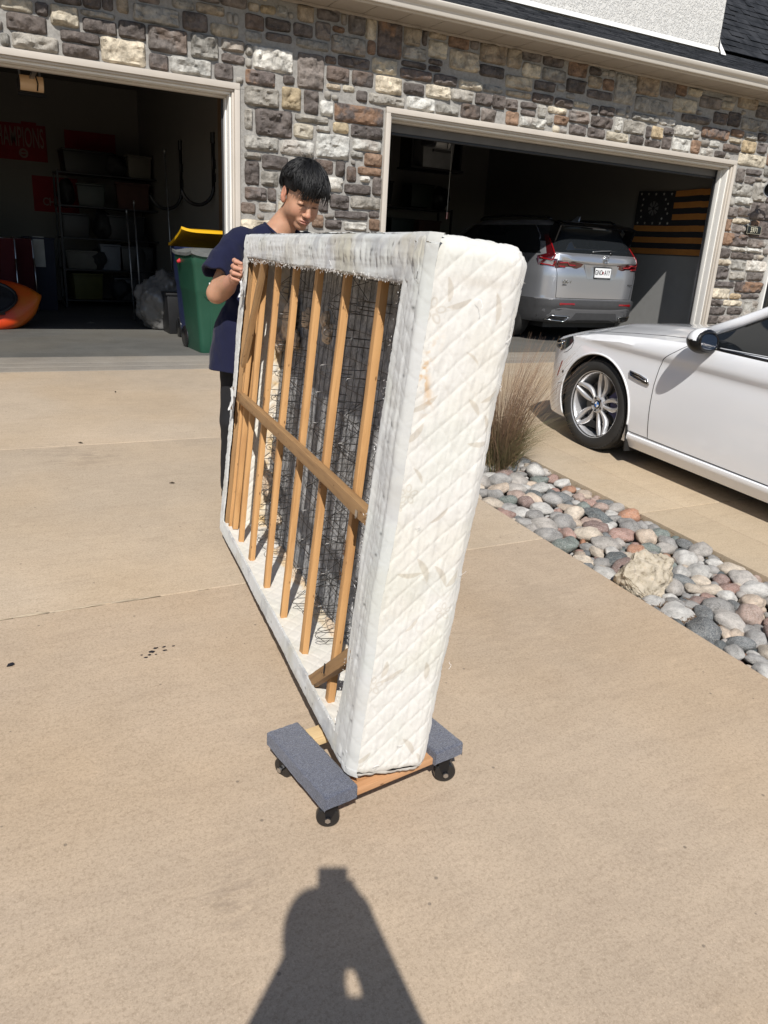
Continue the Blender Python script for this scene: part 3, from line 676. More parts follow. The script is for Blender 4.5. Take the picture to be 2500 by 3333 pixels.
# ---- house number and wall lamp
hn = empty('house_number_sign', (10.07, D-.018, 1.702), label='small black house number plate reading 5971 on the stone right of the garage', cat='house number sign')
b = MB(); b.box(-.155, .155, -.012, .012, -.056, .056); b.build('plate', simple('black enamel', (.012,.013,.012), .35), hn, bevel=.004)
b = MB(); b.box(-.15, .15, -.0145, -.0125, -.052, -.049); b.box(-.15, .15, -.0145, -.0125, .049, .052); b.box(-.15, -.147, -.0145, -.0125, -.049, .049); b.box(.147, .15, -.0145, -.0125, -.049, .049)
M_gold = simple('pale gilt', (.62, .58, .44), .4, .2); b.build('border', M_gold, hn)
obj_text('digits', '5971', .098, M_gold, hn, face_M((0, -.0135, -.002), (1, 0, 0), (0, 0, 1)), .0012, .001, .82)
lp = empty('wall_lamp', (10.08, D-.02, 2.25), label='black gooseneck barn lamp with a round shade on the stone beside the garage', cat='wall lamp')
b = MB(); b.lathe([(0, .0), (.055, .0), (.06, -.012), (.045, -.03), (0, -.034)], (.3, 0, .06), 'y', 20); b.build('back_plate', M_black_metal, lp, True, recalc=True)
b = MB(); b.tube([(.3, -.03, .06), (.3, -.2, .10), (.28, -.30, .09), (.22, -.335, .03), (.13, -.33, -.01), (.06, -.31, -.02)], .014, 8); b.build('arm', M_black_metal, lp, True)
# shade opens down towards the left
S_ax = Vector((-.50, -.62, -.60)).normalized(); sc_ = Vector((-.22, -.36, -.03)); q = S_ax.to_track_quat('Z', 'Y').to_matrix().to_4x4()
b = MB(); b.lathe([(.028, -.16), (.032, -.10), (.05, -.085), (.095, -.05), (.128, -.01), (.132, 0), (.128, .002), (.122, -.008), (.09, -.044), (.045, -.078), (.0, -.082)], (0,0,0), 'z', 32)
b.xf(Matrix.Translation(sc_) @ q); b.build('shade', M_black_metal, lp, True, recalc=True, angle=60)
b = MB(); b.lathe([(.134, -.006), (.138, 0), (.134, .005), (.126, .003), (.126, -.004), (.134, -.006)], (0,0,0), 'z', 32); b.xf(Matrix.Translation(sc_) @ q); b.build('rim', simple('grey enamel rim', (.35,.37,.4), .3), lp, True)
b = MB(); b.lathe([(0, .0), (.02, -.006), (.03, -.03), (.018, -.06), (.012, -.08)], (0,0,0), 'z', 16); b.xf(Matrix.Translation(sc_) @ q); b.build('bulb', simple('glass bulb', (.3,.3,.28), .1), lp, True)
b = MB(); b.tube([(.06, -.31, -.02), tuple(sc_-S_ax*.15)], .016, 8); b.build('neck', M_black_metal, lp, True)
# ================================================================== garage interiors
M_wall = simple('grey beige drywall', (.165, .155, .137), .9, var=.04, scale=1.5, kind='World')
def struct(name, b, mt):
    o = b.build(name, mt); tag(o, kind='structure'); return o
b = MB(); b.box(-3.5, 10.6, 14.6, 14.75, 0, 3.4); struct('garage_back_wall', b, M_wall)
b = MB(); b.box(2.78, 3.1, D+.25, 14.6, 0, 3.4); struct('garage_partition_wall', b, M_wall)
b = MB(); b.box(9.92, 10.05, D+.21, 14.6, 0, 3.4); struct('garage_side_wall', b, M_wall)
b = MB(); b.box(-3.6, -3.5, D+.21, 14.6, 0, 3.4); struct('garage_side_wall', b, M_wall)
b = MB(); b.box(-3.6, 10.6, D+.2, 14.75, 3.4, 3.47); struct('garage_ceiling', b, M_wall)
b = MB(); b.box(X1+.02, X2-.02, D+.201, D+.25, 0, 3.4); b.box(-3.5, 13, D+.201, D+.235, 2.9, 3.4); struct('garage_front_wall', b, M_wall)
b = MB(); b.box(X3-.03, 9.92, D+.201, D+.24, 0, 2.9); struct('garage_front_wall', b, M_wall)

b = MB(); b.box(9.895, 9.919, 8.3, 12.5, .06, 1.30); struct('garage_sunlit_wall_patch', b, simple('drywall with painted sunlight', (.27, .27, .265), .8, var=.04, kind='World'))  # added sheet: the sunlit wall below the flag, brightness put into its colour
# ================================================================== box spring
BM = Matrix(((0.9894, 0.1079, 0.0973), (-0.108, 0.9941, -0.0046), (-0.0973, -0.0059, 0.9952)))
BL_, BW_, BT_ = 1.918, 1.348, .222
bs = empty('box_spring', label='old torn box spring standing on its long edge, white quilted cover open over wooden slats', cat='box spring')
mm = BM.to_4x4(); mm.translation = Vector((0.7462, 1.4698, -0.1600)); bs.matrix_world = mm
def fabric(name, rough=.95, b1=.25, fuzz=True):
    t = NT(name); vc = t.n('VertexColor'); vc.layer_name = 'Col'; v = t.coord('Object')
    w_ = t.noise(v, 900, 3, .7); f = t.noise(v, 60, 5, .7)
    t.set(t.mix(vc.outputs['Color'], t.mix(.90, 1.0, f), 1.0, 'MULTIPLY'), rough, 0, .1, Sheen_Weight=.25)
    b = t.bump(w_, .25, .0012); t.bump(f, b1, .004, b); return t.m
M_fab = fabric('white quilted damask')
def leaf_mask(X, Z, cx, cz, ang, L, Wd):
    c, s = math.cos(ang), math.sin(ang); u = (X-cx)*c+(Z-cz)*s; v = -(X-cx)*s+(Z-cz)*c
    v = v-.18*L*(u/L*2)**2*.5
    h = Wd*np.clip(1-(u/(L/2))**2, 0, 1)**.8
    return np.clip((h-np.abs(v))/.0012, 0, 1)*(np.abs(u) < L/2)
def flower_mask(X, Z, cx, cz, r):
    m_ = np.zeros_like(X)
    for k in range(5):
        a = k*2*math.pi/5+.3; px, pz = cx+r*.6*math.cos(a), cz+r*.6*math.sin(a)
        u = (X-px)*math.cos(a)+(Z-pz)*math.sin(a); v = -(X-px)*math.sin(a)+(Z-pz)*math.cos(a)
        q = np.sqrt((u/(r*.42))**2+(v/(r*.27))**2)
        m_ = np.maximum(m_, np.clip(1-abs(q-.8)/.32, 0, 1))
    return m_
LEAVES = [(.052, 1.238, 1.75, .055, .007), (.078, 1.208, .45, .06, .007), (.166, 1.213, 1.75, .075, .007), (.033, .979, .6, .085, .007), (.157, .989, 2.3, .05, .007), (.19, 1.012, .7, .05, .006), (.197, .95, 1.9, .05, .006), (.024, .912, .9, .07, .008), (.184, .90, .15, .06, .007),
          (.067, .567, .05, .065, .007), (.104, .583, 2.1, .075, .009), (.154, .568, 2.2, .07, .008), (.188, .555, 1.0, .055, .008), (.049, .31, 1.4, .05, .008), (.069, .289, .55, .07, .007), (.165, .30, 1.7, .055, .008), (.155, .077, 2.2, .07, .008), (.19, .036, 2.0, .04, .006), (.028, .051, .7, .05, .007), (.12, .72, .8, .06, .006), (.05, .82, 2.2, .05, .005), (.1, .43, .9, .05, .005), (.13, 1.10, 2.5, .045, .004)]
FLW = [(.021, 1.188, .030), (.029, .772, .026), (.175, .469, .024), (.021, .266, .027), (.01, .745, .018)]
r_ = .042
inner0 = np.array([-.012, r_, r_*.6]); inner1 = np.array([BT_-r_, BL_-r_, BW_-r_])
def quilt(a, b, s=.060):
    wa = .012*(fnoise(a, b, a*0, 9, 2)-.5); q1 = np.abs(np.sin(np.pi*(a+wa+b*.80)/s*.94)); q2 = np.abs(np.sin(np.pi*(a+wa-b*.92)/s))
    return (.30+.70*np.clip(q1*3.0, 0, 1)**.7)*np.clip(q2*1.9, 0, 1)**.6
def rounded_face(nu, nv, P, uvf, amp=.0042, rad=r_):
    """P: (nu,nv,3) points on the box surface"""
    C = np.clip(P, inner0, inner1); dvec = P-C; L = np.linalg.norm(dvec, axis=2, keepdims=True); n = dvec/np.maximum(L, 1e-6)
    a, b = uvf; I_, J_ = np.meshgrid(np.linspace(0,1,P.shape[0]), np.linspace(0,1,P.shape[1]), indexing='ij'); ed = np.clip(np.minimum(np.minimum(I_, 1-I_)*np.linalg.norm(P[-1,0]-P[0,0]), np.minimum(J_, 1-J_)*np.linalg.norm(P[0,-1]-P[0,0]))/.022, 0, 1)
    X, Y, Z = P[..., 0], P[..., 1], P[..., 2]
    dq = amp*ed*quilt(a, b)+.0035*(fnoise(X, Y, Z, 26, 3)-.5)+.009*(fnoise(X, Y, Z, 5, 2)-.5)+.0035*(fnoise(X*3.2, Y*3.2, Z*.8, 30, 2)-.5)
    Q_ = C+n*(rad+dq[..., None]); Q_[..., 0] *= 1+.115*np.clip(Q_[..., 2]/BW_, 0, 1)**1.3*(Q_[..., 0] > 0); return Q_
def grid_obj(name, Q, mat, parent, cols=None, smooth=True, flip=False):
    a, b = Q.shape[:2]; I = np.arange(a*b).reshape(a, b)
    F = np.stack([I[:-1, :-1], I[:-1, 1:], I[1:, 1:], I[1:, :-1]], -1).reshape(-1, 4)
    if flip: F = F[:, ::-1].copy()
    me = np_mesh(name, Q.reshape(-1, 3), F)
    if cols is not None: vcol(me, cols.reshape(-1, 3))
    return new_obj(name, me, mat, parent, smooth)
def fab_col(X, Y, Z, dirt=0.0, base=(.68, .66, .62)):
    c = np.ones(X.shape+(3,))*np.array(base)
    a = fnoise(X, Y, Z, 6, 3)[..., None]; g = fnoise(X+3, Y, Z, 9, 2)[..., None]
    c = c*(1-.03*np.clip((a-.5)*6, 0, 1)*np.array([.3, .6, 1.6]))*(1-.05*np.clip((g-.5)*6, 0, 1)*np.array([.6, .3, .6]))
    if dirt:
        d = np.clip((fnoise(X, Y*1.5, Z, 9, 4)-.5)*5, 0, 1)[..., None]*dirt
        c = c*(1-d*np.array([.32, .40, .55]))
        d = np.clip((fnoise(X+9, Y*2.5, Z, 16, 3)-.58)*7, 0, 1)[..., None]*dirt
        c = c*(1-d*np.array([.5, .5, .45]))
    return c
# near end (seen), finely meshed
nu, nv = 110, 640
xs = np.linspace(0, BT_, nu); zs = np.linspace(0, BW_, nv)
Xg, Zg = np.meshgrid(xs, zs, indexing='ij'); P = np.stack([Xg, np.zeros_like(Xg), Zg], -1)
Q = rounded_face(nu, nv, P, (Xg, Zg), .0016)
Q[..., 2] += np.where(Zg < .03, (.03-Zg)*0.5*(fnoise(Xg*0+Xg, Xg*0, Zg*0, 25, 2)-.4), 0)
c = fab_col(Xg, Xg*0, Zg)
mk = np.zeros_like(Xg)
for a in LEAVES: mk = np.maximum(mk, leaf_mask(Xg, Zg, *a)*.9)
for a in FLW: mk = np.maximum(mk, flower_mask(Xg, Zg, *a)*.9)
for (x0, z0, x1, z1) in ((.03, 1.19, .05, 1.222), (.03, 1.185, .075, 1.2), (.02, 1.19, .0, 1.22), (.1, .56, .17, .50), (.15, .56, .17, .51), (.19, .53, .175, .5), (.03, .27, .07, .30), (.03, .27, .05, .32), (.165, .3, .18, .27)):
    tt = np.clip(((Xg-x0)*(x1-x0)+(Zg-z0)*(z1-z0))/((x1-x0)**2+(z1-z0)**2), 0, 1)
    dd = np.hypot(Xg-x0-tt*(x1-x0), Zg-z0-tt*(z1-z0)); mk = np.maximum(mk, np.clip(1-dd/.0022, 0, 1)*.5)
swl = np.abs(fnoise(Xg, Xg*0, Zg, 16, 2)-.5); mk = np.maximum(mk, np.clip(1-swl/.006, 0, 1)*.22)
c = c*(1-mk[..., None]*np.array([.19, .235, .29]))
st = np.exp(-((Xg-.032-.012*np.sin(Zg*40))/.012)**2-((Zg-1.05)/.07)**2)*np.clip((fnoise(Xg, Xg*0, Zg, 90, 3)-.45)*6, 0, 1)
c = c*(1-st[..., None]*np.array([.12, .38, .62]))
st = np.exp(-((Xg-.12)/.07)**2-((Zg-1.262)/.012)**2)*.5+np.exp(-((Zg-1.33)/.02)**2-(Xg/.02)**2)
c = c*(1-st[..., None]*np.array([.25, .30, .36]))
grid_obj('quilted_end', Q, M_fab, bs, c, flip=False)
def face_grid(nu, nv, fn, uv, name, **k):
    U, V = np.meshgrid(np.linspace(0, 1, nu), np.linspace(0, 1, nv), indexing='ij'); P = fn(U, V)
    Q = rounded_face(nu, nv, P, uv(P)); c = fab_col(P[..., 0], P[..., 1], P[..., 2]); return grid_obj(name, Q, M_fab, bs, c, **k)
face_grid(60, 380, lambda U, V: np.stack([U*BT_, V*BL_, U*0+BW_], -1), lambda P: (P[..., 0], P[..., 1]), 'quilted_top')
face_grid(60, 200, lambda U, V: np.stack([U*BT_, V*BL_, U*0], -1), lambda P: (P[..., 0], P[..., 1]), 'quilted_bottom', flip=True)
face_grid(150, 200, lambda U, V: np.stack([U*0+BT_, V*BL_, U*BW_], -1), lambda P: (P[..., 1], P[..., 2]), 'back_cover', flip=False)
face_grid(60, 200, lambda U, V: np.stack([U*BT_, U*0+BL_, V*BW_], -1), lambda P: (P[..., 0], P[..., 2]), 'quilted_end', flip=True)
# front border strips (the cloth stapled round the open underside)
def strip(name, along, a0, a1, b0, b1, inner_hi, n_al, n_ac, gather, dirt=.8, outer_r=.02, skew=0):
    U, V = np.meshgrid(np.linspace(0, 1, n_al), np.linspace(0, 1, n_ac), indexing='ij')
    A = a0+(a1-a0)*U
    edge = .010*(fnoise(A, A*0, A*0, 7, 3)-.5)+.003*(fnoise(A, A*0, A*0, 120, 2)-.5)+skew*(U-.5)
    Bi, Bo = (b1, b0) if inner_hi else (b0, b1)
    Bi = Bi+edge; B = Bo+(Bi-Bo)*V
    wr = gather*.010*(fnoise(A*1.0, B*.25, A*0+b0, 34, 3)-.5)*np.sin(np.pi*np.clip(V*1.1, 0, 1))**.5
    pk = .0045*np.abs(np.sin(A*math.pi/.041+3*fnoise(A, B, A*0, 6, 2)))*np.exp(-((V-.42)/.22)**2)*gather
    q = .0032*quilt(A, B, .055)
    X = -.012-q*.35-wr-pk+(.014 if along == 'z' else .005)*(fnoise(A*.35, B*4, A*0, 12, 3)-.5)
    X = X+np.clip(1-V/.16, 0, 1)**2*.022           # rolls round the outer edge
    X = X+np.clip((V-.93)/.07, 0, 1)**2*.006
    de = np.minimum(A-a0, a1-A); X = X+np.clip(1-de/.022, 0, 1)**2*(.006 if along == 'z' else .020); A = np.where(de < .022, A+np.sign(A-(a0+a1)/2)*-.003, A)
    Y, Z = (A, B) if along == 'y' else (B, A)
    c = fab_col(Y, X*0+.3, Z, dirt*.55, (.56, .56, .545))
    dk = np.zeros_like(A)
    for k in range(int(abs(a1-a0)/.085)):
        ca = a0+(a1-a0)*((k+.5+.3*math.sin(k*2.3))/int(abs(a1-a0)/.085)); cv = .35+.12*math.sin(k*5.1)
        dk = np.maximum(dk, np.exp(-((A-ca)/.0035)**2-((V-cv)/.045)**2))
    c = c*(1-.75*dk[..., None])
    return grid_obj(name, np.stack([X, Y, Z], -1), M_fab, bs, c)
strip('border_strip', 'y', .004, BL_, 1.243, BW_+.002, False, 700, 46, 1.3, 1.0, skew=.018)
strip('border_strip', 'y', .0, BL_, -.008, .066, True, 500, 30, .6, .9)
strip('border_strip', 'z', .0, BW_+.003, -.012, .121, True, 560, 46, .28, .30, skew=-.02)
strip('border_strip', 'z', .0, BW_, 1.845, BL_+.012, False, 400, 24, .5, .7)
# frayed edges and stray threads
random.seed(4); t = MB()
for k in range(900):
    s_ = random.random()
    side = random.choice((0, 0, 0, 1, 2, 3))
    if side == 0: y, z = random.uniform(.12, 1.84), 1.243+random.uniform(-.008, .008); dy, dz = 0, -1
    elif side == 1: y, z = .121+random.uniform(-.008, .008), random.uniform(.06, 1.25); dy, dz = 1, 0
    elif side == 2: y, z = random.uniform(.12, 1.84), .066; dy, dz = 0, 1
    else: y, z = 1.845, random.uniform(.06, 1.25); dy, dz = -1, 0
    L = random.uniform(.001, .005); x = -.013+random.uniform(-.004, .003)
    j = Vector((random.uniform(-.5, .3), random.gauss(0, .6), random.gauss(0, .6)))
    p = Vector((x, y, z)); q = p+L*(Vector((0, dy, dz))+j)
    t.tube([p, (p+q)/2+j*.001, q], [.0007, .0006, .0003], 3, cap=False)
for k in range(16):
    side = k % 3
    if side == 0: p = Vector((-.02, random.uniform(0, BL_), random.uniform(1.23, 1.36)))
    elif side == 1: p = Vector((random.uniform(0, BT_), -.012, random.uniform(0, BW_)))
    else: p = Vector((BT_+.008, random.uniform(-.005, .03), random.uniform(.1, BW_)))
    pts = [p]; dvec = Vector((random.gauss(0, 1), -.6, random.gauss(0, 1))).normalized()
    for i in range(7):
        dvec = (dvec+Vector((random.gauss(0, .5), random.gauss(0, .4), random.gauss(-.2, .4)))).normalized(); pts.append(pts[-1]+dvec*random.uniform(.003, .007))
    t.tube(pts, .0005, 3, cap=False)
o = t.build('loose_threads', simple('white thread', (.8, .78, .75), .9), bs); tag(o, kind='stuff')
# ---- wood
def wood(name, c1, c2, c3):
    t = NT(name); v = t.coord('Object'); oi = t.n('ObjectInfo')
    add = t.n('VectorMath', operation='ADD'); t.l(v, add.inputs[0]); cx = t.n('CombineXYZ'); t.l(t.math('MULTIPLY', oi.outputs['Random'], 31.), cx.inputs[0]); t.l(cx.outputs[0], add.inputs[1])
    mp = t.n('Mapping'); mp.inputs['Scale'].default_value = (30, 30, 1.6); t.l(add.outputs[0], mp.inputs[0])
    a = t.noise(mp.outputs[0], 2.2, 6, .6, .6); b = t.noise(add.outputs[0], 3, 3)
    kn = t.n('TexVoronoi'); mp2 = t.n('Mapping'); mp2.inputs['Scale'].default_value = (9, 9, 3.2); t.l(add.outputs[0], mp2.inputs[0]); t.l(mp2.outputs[0], kn.inputs['Vector'])
    c = t.ramp(a, [(.3, c2), (.5, c1), (.62, c1), (.75, c2)])
    c = t.mix(c, c3, t.math('MULTIPLY', t.ramp(b, [(.5, 0.), (.75, 1.)]), .45))
    c = t.mix(c, (.10, .045, .02), t.ramp(kn.outputs['Distance'], [(.06, .85), (.13, 0.)]))
    t.set(c, .62, 0, .3); t.bump(a, .25, .003); return t.m
M_pine = wood('old yellow pine', (.55, .31, .13), (.42, .22, .085), (.32, .15, .06))
M_pine2 = wood('weathered grey brown pine', (.36, .215, .10), (.25, .145, .07), (.2, .11, .05))
M_ink = simple('faded ink stamp', (.12, .06, .03), .7)
def board(name, p0, p1, wd, dp, mat, xf=.018, twist=0, bend=0, parent=bs, broken=False):
    """board in the y,z plane from p0 to p1 (y,z), width wd, depth dp from x=xf"""
    p0 = Vector((0, *p0)); p1 = Vector((0, *p1)); d = p1-p0; L = d.length; d.normalize(); n = Vector((0, -d.z, d.y))
    b = MB(); N = 24; rows = []
    for i in range(N+1):
        s_ = i/N; c = d*(L*s_)-n*0+n*(bend*math.sin(math.pi*s_))
        wv = .0012*mn.noise((s_*9, p0.y*9, 3)); hw = wd/2+.0010*mn.noise((s_*14, p0.y*7, 9)); x0 = .0015*mn.noise((s_*7, p0.y*5, 1))
        tw = twist*(s_-.5)
        rows.append([c+Vector((x0+tw, 0, 0))-n*(hw-wv), c+Vector((x0-tw, 0, 0))+n*(hw+wv), c+Vector((dp, 0, 0))+n*(hw+wv), c+Vector((dp, 0, 0))-n*(hw-wv)])
    V = [q for r in rows for q in r]; F = []
    for i in range(N):
        for k in range(4): k2 = (k+1) % 4; F.append((i*4+k, i*4+k2, (i+1)*4+k2, (i+1)*4+k))
    F += [(3, 2, 1, 0), (N*4, N*4+1, N*4+2, N*4+3)]
    # own frame: z along the board so that the grain follows it
    fr = Matrix(((1, 0, 0), (0, n.y, d.y), (0, n.z, d.z)))
    Mi = fr.transposed()
    b.add([Mi @ q for q in V], F)
    o = b.build(name, mat, parent, bevel=.0022, seg=2, recalc=True)
    o.matrix_local = Matrix.Translation(Vector((xf, p0.y, p0.z))) @ fr.to_4x4()
    return o
for k, (yt, yb) in enumerate(((.338, .300), (.622, .585), (.905, .862), (1.185, 1.125), (1.455, 1.405), (1.675, 1.635))):
    board('slat', (yb, .03), (yt, 1.315), .027, .022, M_pine, .020, twist=.004*math.sin(k*2), bend=.006*math.sin(k*3+1))
board('end_board', (1.832, .02), (1.812, 1.30), .018, .06, M_pine, .012)
board('slat', (1.80, .62), (1.79, 1.02), .020, .02, M_pine, .012, bend=.01)
board('slat', (1.785, .05), (1.785, .66), .028, .024, M_pine, .020)
board('diagonal_brace', (1.80, .80), (1.56, 1.30), .030, .024, M_pine2, -.006)
board('center_rail', (.05, .664), (1.815, .664), .038, .026, M_pine2, -.008, bend=.004)
board('diagonal_brace', (.40, .045), (.05, .35), .036, .028, M_pine2, -.010)
for (y0, y1, z) in ((0.01, BL_-.01, .022), (.01, BL_-.01, BW_-.03)):
    board('frame_rail', (y0, z), (y1, z), .034, .014, M_pine2, .002)
board('frame_post', (.05, .04), (.05, BW_-.045), .07, .02, M_pine2, .0015)
board('frame_post', (BL_-.03, .04), (BL_-.03, BW_-.045), .04, .03, M_pine2, .0015)
for (y, z, txt) in ((.320, .515, 'HEM'), (.322, .43, '\u0394A'), (.878, .60, 'A'), (1.135, .64, '203'), (1.418, .72, '203'), (.598, .62, '203')):
    obj_text('grade_stamp', txt, .022, M_ink, bs, face_M((.0178, y, z), (0, 0, -1), (0, -1, 0)), .0002, .0003)
# knots, nails, staple plates
t = MB(); t.box(-.0185, -.0162, .17, .185, .655, .672); t.box(-.019, -.0165, .176, .180, .650, .656); t.build('staple_plate', M_steel, bs)
t = MB(); t.box(-.0215, -.0185, .245, .25, .165, .195); t.build('nail', M_dark, bs)
# ---- inner liners, felt pad
def liner(name, fn, n1, n2, nrm, uv, dirt=.3, base=(.74, .71, .65), flip=False):
    U, V = np.meshgrid(np.linspace(0, 1, n1), np.linspace(0, 1, n2), indexing='ij'); P = fn(U, V); a, b = uv(P)
    d = .0035*quilt(a, b, .06)+.012*(fnoise(P[..., 0], P[..., 1], P[..., 2], 9, 3)-.5)
    Q = P+np.array(nrm)*d[..., None]
    c = fab_col(P[..., 0], P[..., 1], P[..., 2], 0, base)
    # cream foam scraps along the felt
    e = np.clip((P[..., 0]-.115-.05*(fnoise(P[..., 0]*0, P[..., 1], P[..., 2], 7, 3)))/.02, 0, 1)*dirt*np.clip((fnoise(P[..., 0], P[..., 1], P[..., 2], 14, 4)-.35)*4, 0, 1)
    c = c*(1-e[..., None]*np.array([.06, .22, .42]))
    grid_obj(name, Q, M_fab, bs, c, flip=flip)
XB = BT_-.028
liner('inner_lining', lambda U, V: np.stack([.0+U*(XB-.0), .04+V*(BL_-.08), U*0+.042], -1), 50, 380, (0, 0, 1), lambda P: (P[..., 0], P[..., 1]), 1.2)
liner('inner_lining', lambda U, V: np.stack([.04+U*(XB-.04), .04+V*(BL_-.08), U*0+BW_-.028], -1), 40, 200, (0, 0, -1), lambda P: (P[..., 0], P[..., 1]), 1)
liner('inner_lining', lambda U, V: np.stack([.06+U*(XB-.06), U*0+BL_-.034, .02+V*(BW_-.04)], -1), 50, 300, (0, -1, 0), lambda P: (P[..., 0], P[..., 2]), 1.4)
liner('inner_lining', lambda U, V: np.stack([.04+U*(XB-.04), U*0+.034, .02+V*(BW_-.04)], -1), 30, 100, (0, 1, 0), lambda P: (P[..., 0], P[..., 2]), 1)
t = NT('grey felt pad'); v = t.coord('Object'); a = t.noise(v, 22, 7, .75, .7); b = t.noise(v, 140, 4, .7, 1.5); cc = t.noise(v, 2.4, 4)
c = t.mix(t.ramp(a, [(.33, (.17, .167, .163)), (.5, (.38, .376, .37)), (.66, (.60, .595, .59))]), t.ramp(b, [(.35, .62), (.6, 1.1)]), .7, 'MULTIPLY')
wv = t.n('TexWave', wave_type='BANDS', bands_direction='Y'); t.l(v, wv.inputs[0]); wv.inputs['Scale'].default_value = 5.2; wv.inputs['Distortion'].default_value = 5; wv.inputs['Detail'].default_value = 3
c = t.mix(c, .62, t.math('MULTIPLY', t.ramp(wv.outputs['Fac'], [(.3, 1.), (.6, 0.)]), .55), 'MULTIPLY')
t.set(c, .95, 0, .1); q = t.bump(a, .8, .012); t.bump(b, .7, .004, q); M_felt = t.m
U, V = np.meshgrid(np.linspace(0, 1, 240), np.linspace(0, 1, 170), indexing='ij'); Yp, Zp = .03+U*(BL_-.06), .02+V*(BW_-.04)
Xp = XB+.012*(fnoise(Yp, Zp, Yp*0, 9, 4)-.5)+.004*(fnoise(Yp*2, Zp, Yp*0, 60, 2)-.5)
grid_obj('felt_pad', np.stack([Xp, Yp, Zp], -1), M_felt, bs)
# cream foam lumps
foam = NT('cream cotton wadding'); v = foam.coord(); a = foam.noise(v, 45, 5, .7, .5)
foam.set(foam.ramp(a, [(.3, (.50, .36, .24)), (.6, (.72, .60, .46))]), .95, 0, .1); foam.bump(a, .8, .01)
random.seed(12); k = 0
LUMPS = [(.16, 1.70, 1.03, .055, .085), (.17, 1.62, .95, .04, .04), (.165, 1.82, .92, .05, .05), (.17, 1.70, .45, .045, .05), (.18, 1.62, .16, .05, .02), (.18, 1.46, .05, .08, .014), (.18, 1.22, .05, .07, .014), (.185, .98, .05, .08, .014), (.185, .74, .05, .07, .014), (.185, .5, .05, .08, .014), (.185, .3, .05, .06, .014), (.186, 1.22, 1.02, .03, .035), (.188, 1.27, 1.07, .02, .03), (.188, 1.52, 1.05, .02, .04), (.17, 1.80, .27, .05, .06)]
for (x, y, z, ry, rz) in LUMPS:
    bm = bmesh.new(); bmesh.ops.create_icosphere(bm, subdivisions=4, radius=1)
    for vv in bm.verts:
        d = vv.co.normalized(); q = 1+.35*mn.noise(d*1.7+Vector((k, 0, 0)))+.18*mn.noise(d*4+Vector((k, 3, 0)))+.08*mn.noise(d*11)
        vv.co = Vector((d.x*.022*q, d.y*ry*q, d.z*rz*q))
    me = bpy.data.meshes.new('wadding'); bm.to_mesh(me); bm.free(); o = new_obj('wadding', me, foam.m, bs, True); o.location = (x, y, z); k += 3
# ---- wires
M_wire = simple('dark spring wire', (.06, .058, .055), .32, .9, var=.2)
M_wires = simple('bright spring wire', (.26, .25, .24), .42, 1, var=.2)
t = MB(); n = 0
y = .10
while y < 1.86:
    pts = [(XB-.012+.004*mn.noise((y*5, z_*3, 0)), y+.004*mn.noise((y*3, z_*4, 7)), z_) for z_ in np.linspace(.04, 1.31, 12)]
    t.tube(pts, .0009, 5); y += .060
for z_ in np.arange(.09, 1.3, .098):
    pts = [(XB-.017, y_, z_+.005*mn.noise((y_*4, z_*9, 2))) for y_ in np.linspace(.05, 1.87, 16)]
    t.tube(pts, .0011, 5)
o = t.build('wire_grid', M_wire, bs, True); tag(o, kind='stuff')
def hairpin():
    t = MB(); x0, x1 = .062, XB-.018
    t.tube([(x1, 0, -.013), (x0+.02, 0, -.012), (x0+.006, .001, -.010), (x0, .002, 0), (x0+.006, .001, .010), (x0+.02, 0, .012), (x1, 0, .013)], .0014, 6)
    return t
hp = hairpin().mesh('spring_wire'); hp.materials.append(M_wires); hp.polygons.foreach_set('use_smooth', [True]*len(hp.polygons))
def zig():
    t = MB(); x0, x1 = .07, XB-.02
    t.tube([(x0, 0, 0), (x0+.05, .03, .03), (x0+.09, .055, .028), (x1, .06, -.02)], .0010, 5)
    t.tube([(x0, 0, 0), (x0+.04, -.035, .045), (x1, -.05, .075)], .0010, 5)
    t.tube([(x0+.01, 0, -.012), (x0+.05, .01, -.05), (x1, .075, -.075)], .0010, 5)
    return t
zm = zig().mesh('spring_wire'); zm.materials.append(M_wire); zm.polygons.foreach_set('use_smooth', [True]*len(zm.polygons))
random.seed(8); cnt = 0
for i, y in enumerate(np.arange(.17, 1.80, .145)):
    for j, z_ in enumerate(np.arange(.10, 1.27, .105)):
        if cnt >= 270: break
        if (i*3+j*5) % 5 in (1, 3): continue
        o = bpy.data.objects.new('spring_wire', hp); COL.objects.link(o); o.parent = bs
        o.location = (random.uniform(-.004, .004), y+random.uniform(-.012, .012), z_+random.uniform(-.012, .012)); o.rotation_euler = (random.uniform(-.3, .3), random.uniform(-.06, .06), random.uniform(-.08, .08)); cnt += 1
        if (z_ < .75 and (i+j) % 2) or (i+j) % 5 == 0:
            o = bpy.data.objects.new('spring_wire', zm); COL.objects.link(o); o.parent = bs
            o.location = (0, y+random.uniform(-.01, .01), z_+random.uniform(-.01, .01)); o.rotation_euler = (random.choice((0, 0, 3.14))+random.uniform(-.2, .2), 0, 0); cnt += 1
t = MB(); t.prism([(.20, .0), (.19, .006), (.08, .012), (.07, .004), (.08, -.002), (.19, -.003)], 'x', 0, .003)
t2 = MB(); t2.add([(.06, .14, .135), (.06, .29, .150), (.11, .30, .115), (.12, .14, .100), (.063, .14, .132), (.063, .29, .147), (.112, .30, .112), (.122, .14, .097)], [(0,1,2,3), (7,6,5,4), (0,4,5,1), (1,5,6,2), (2,6,7,3), (3,7,4,0)])
t2.build('metal_plate', M_steel, bs, bevel=.002, recalc=True)
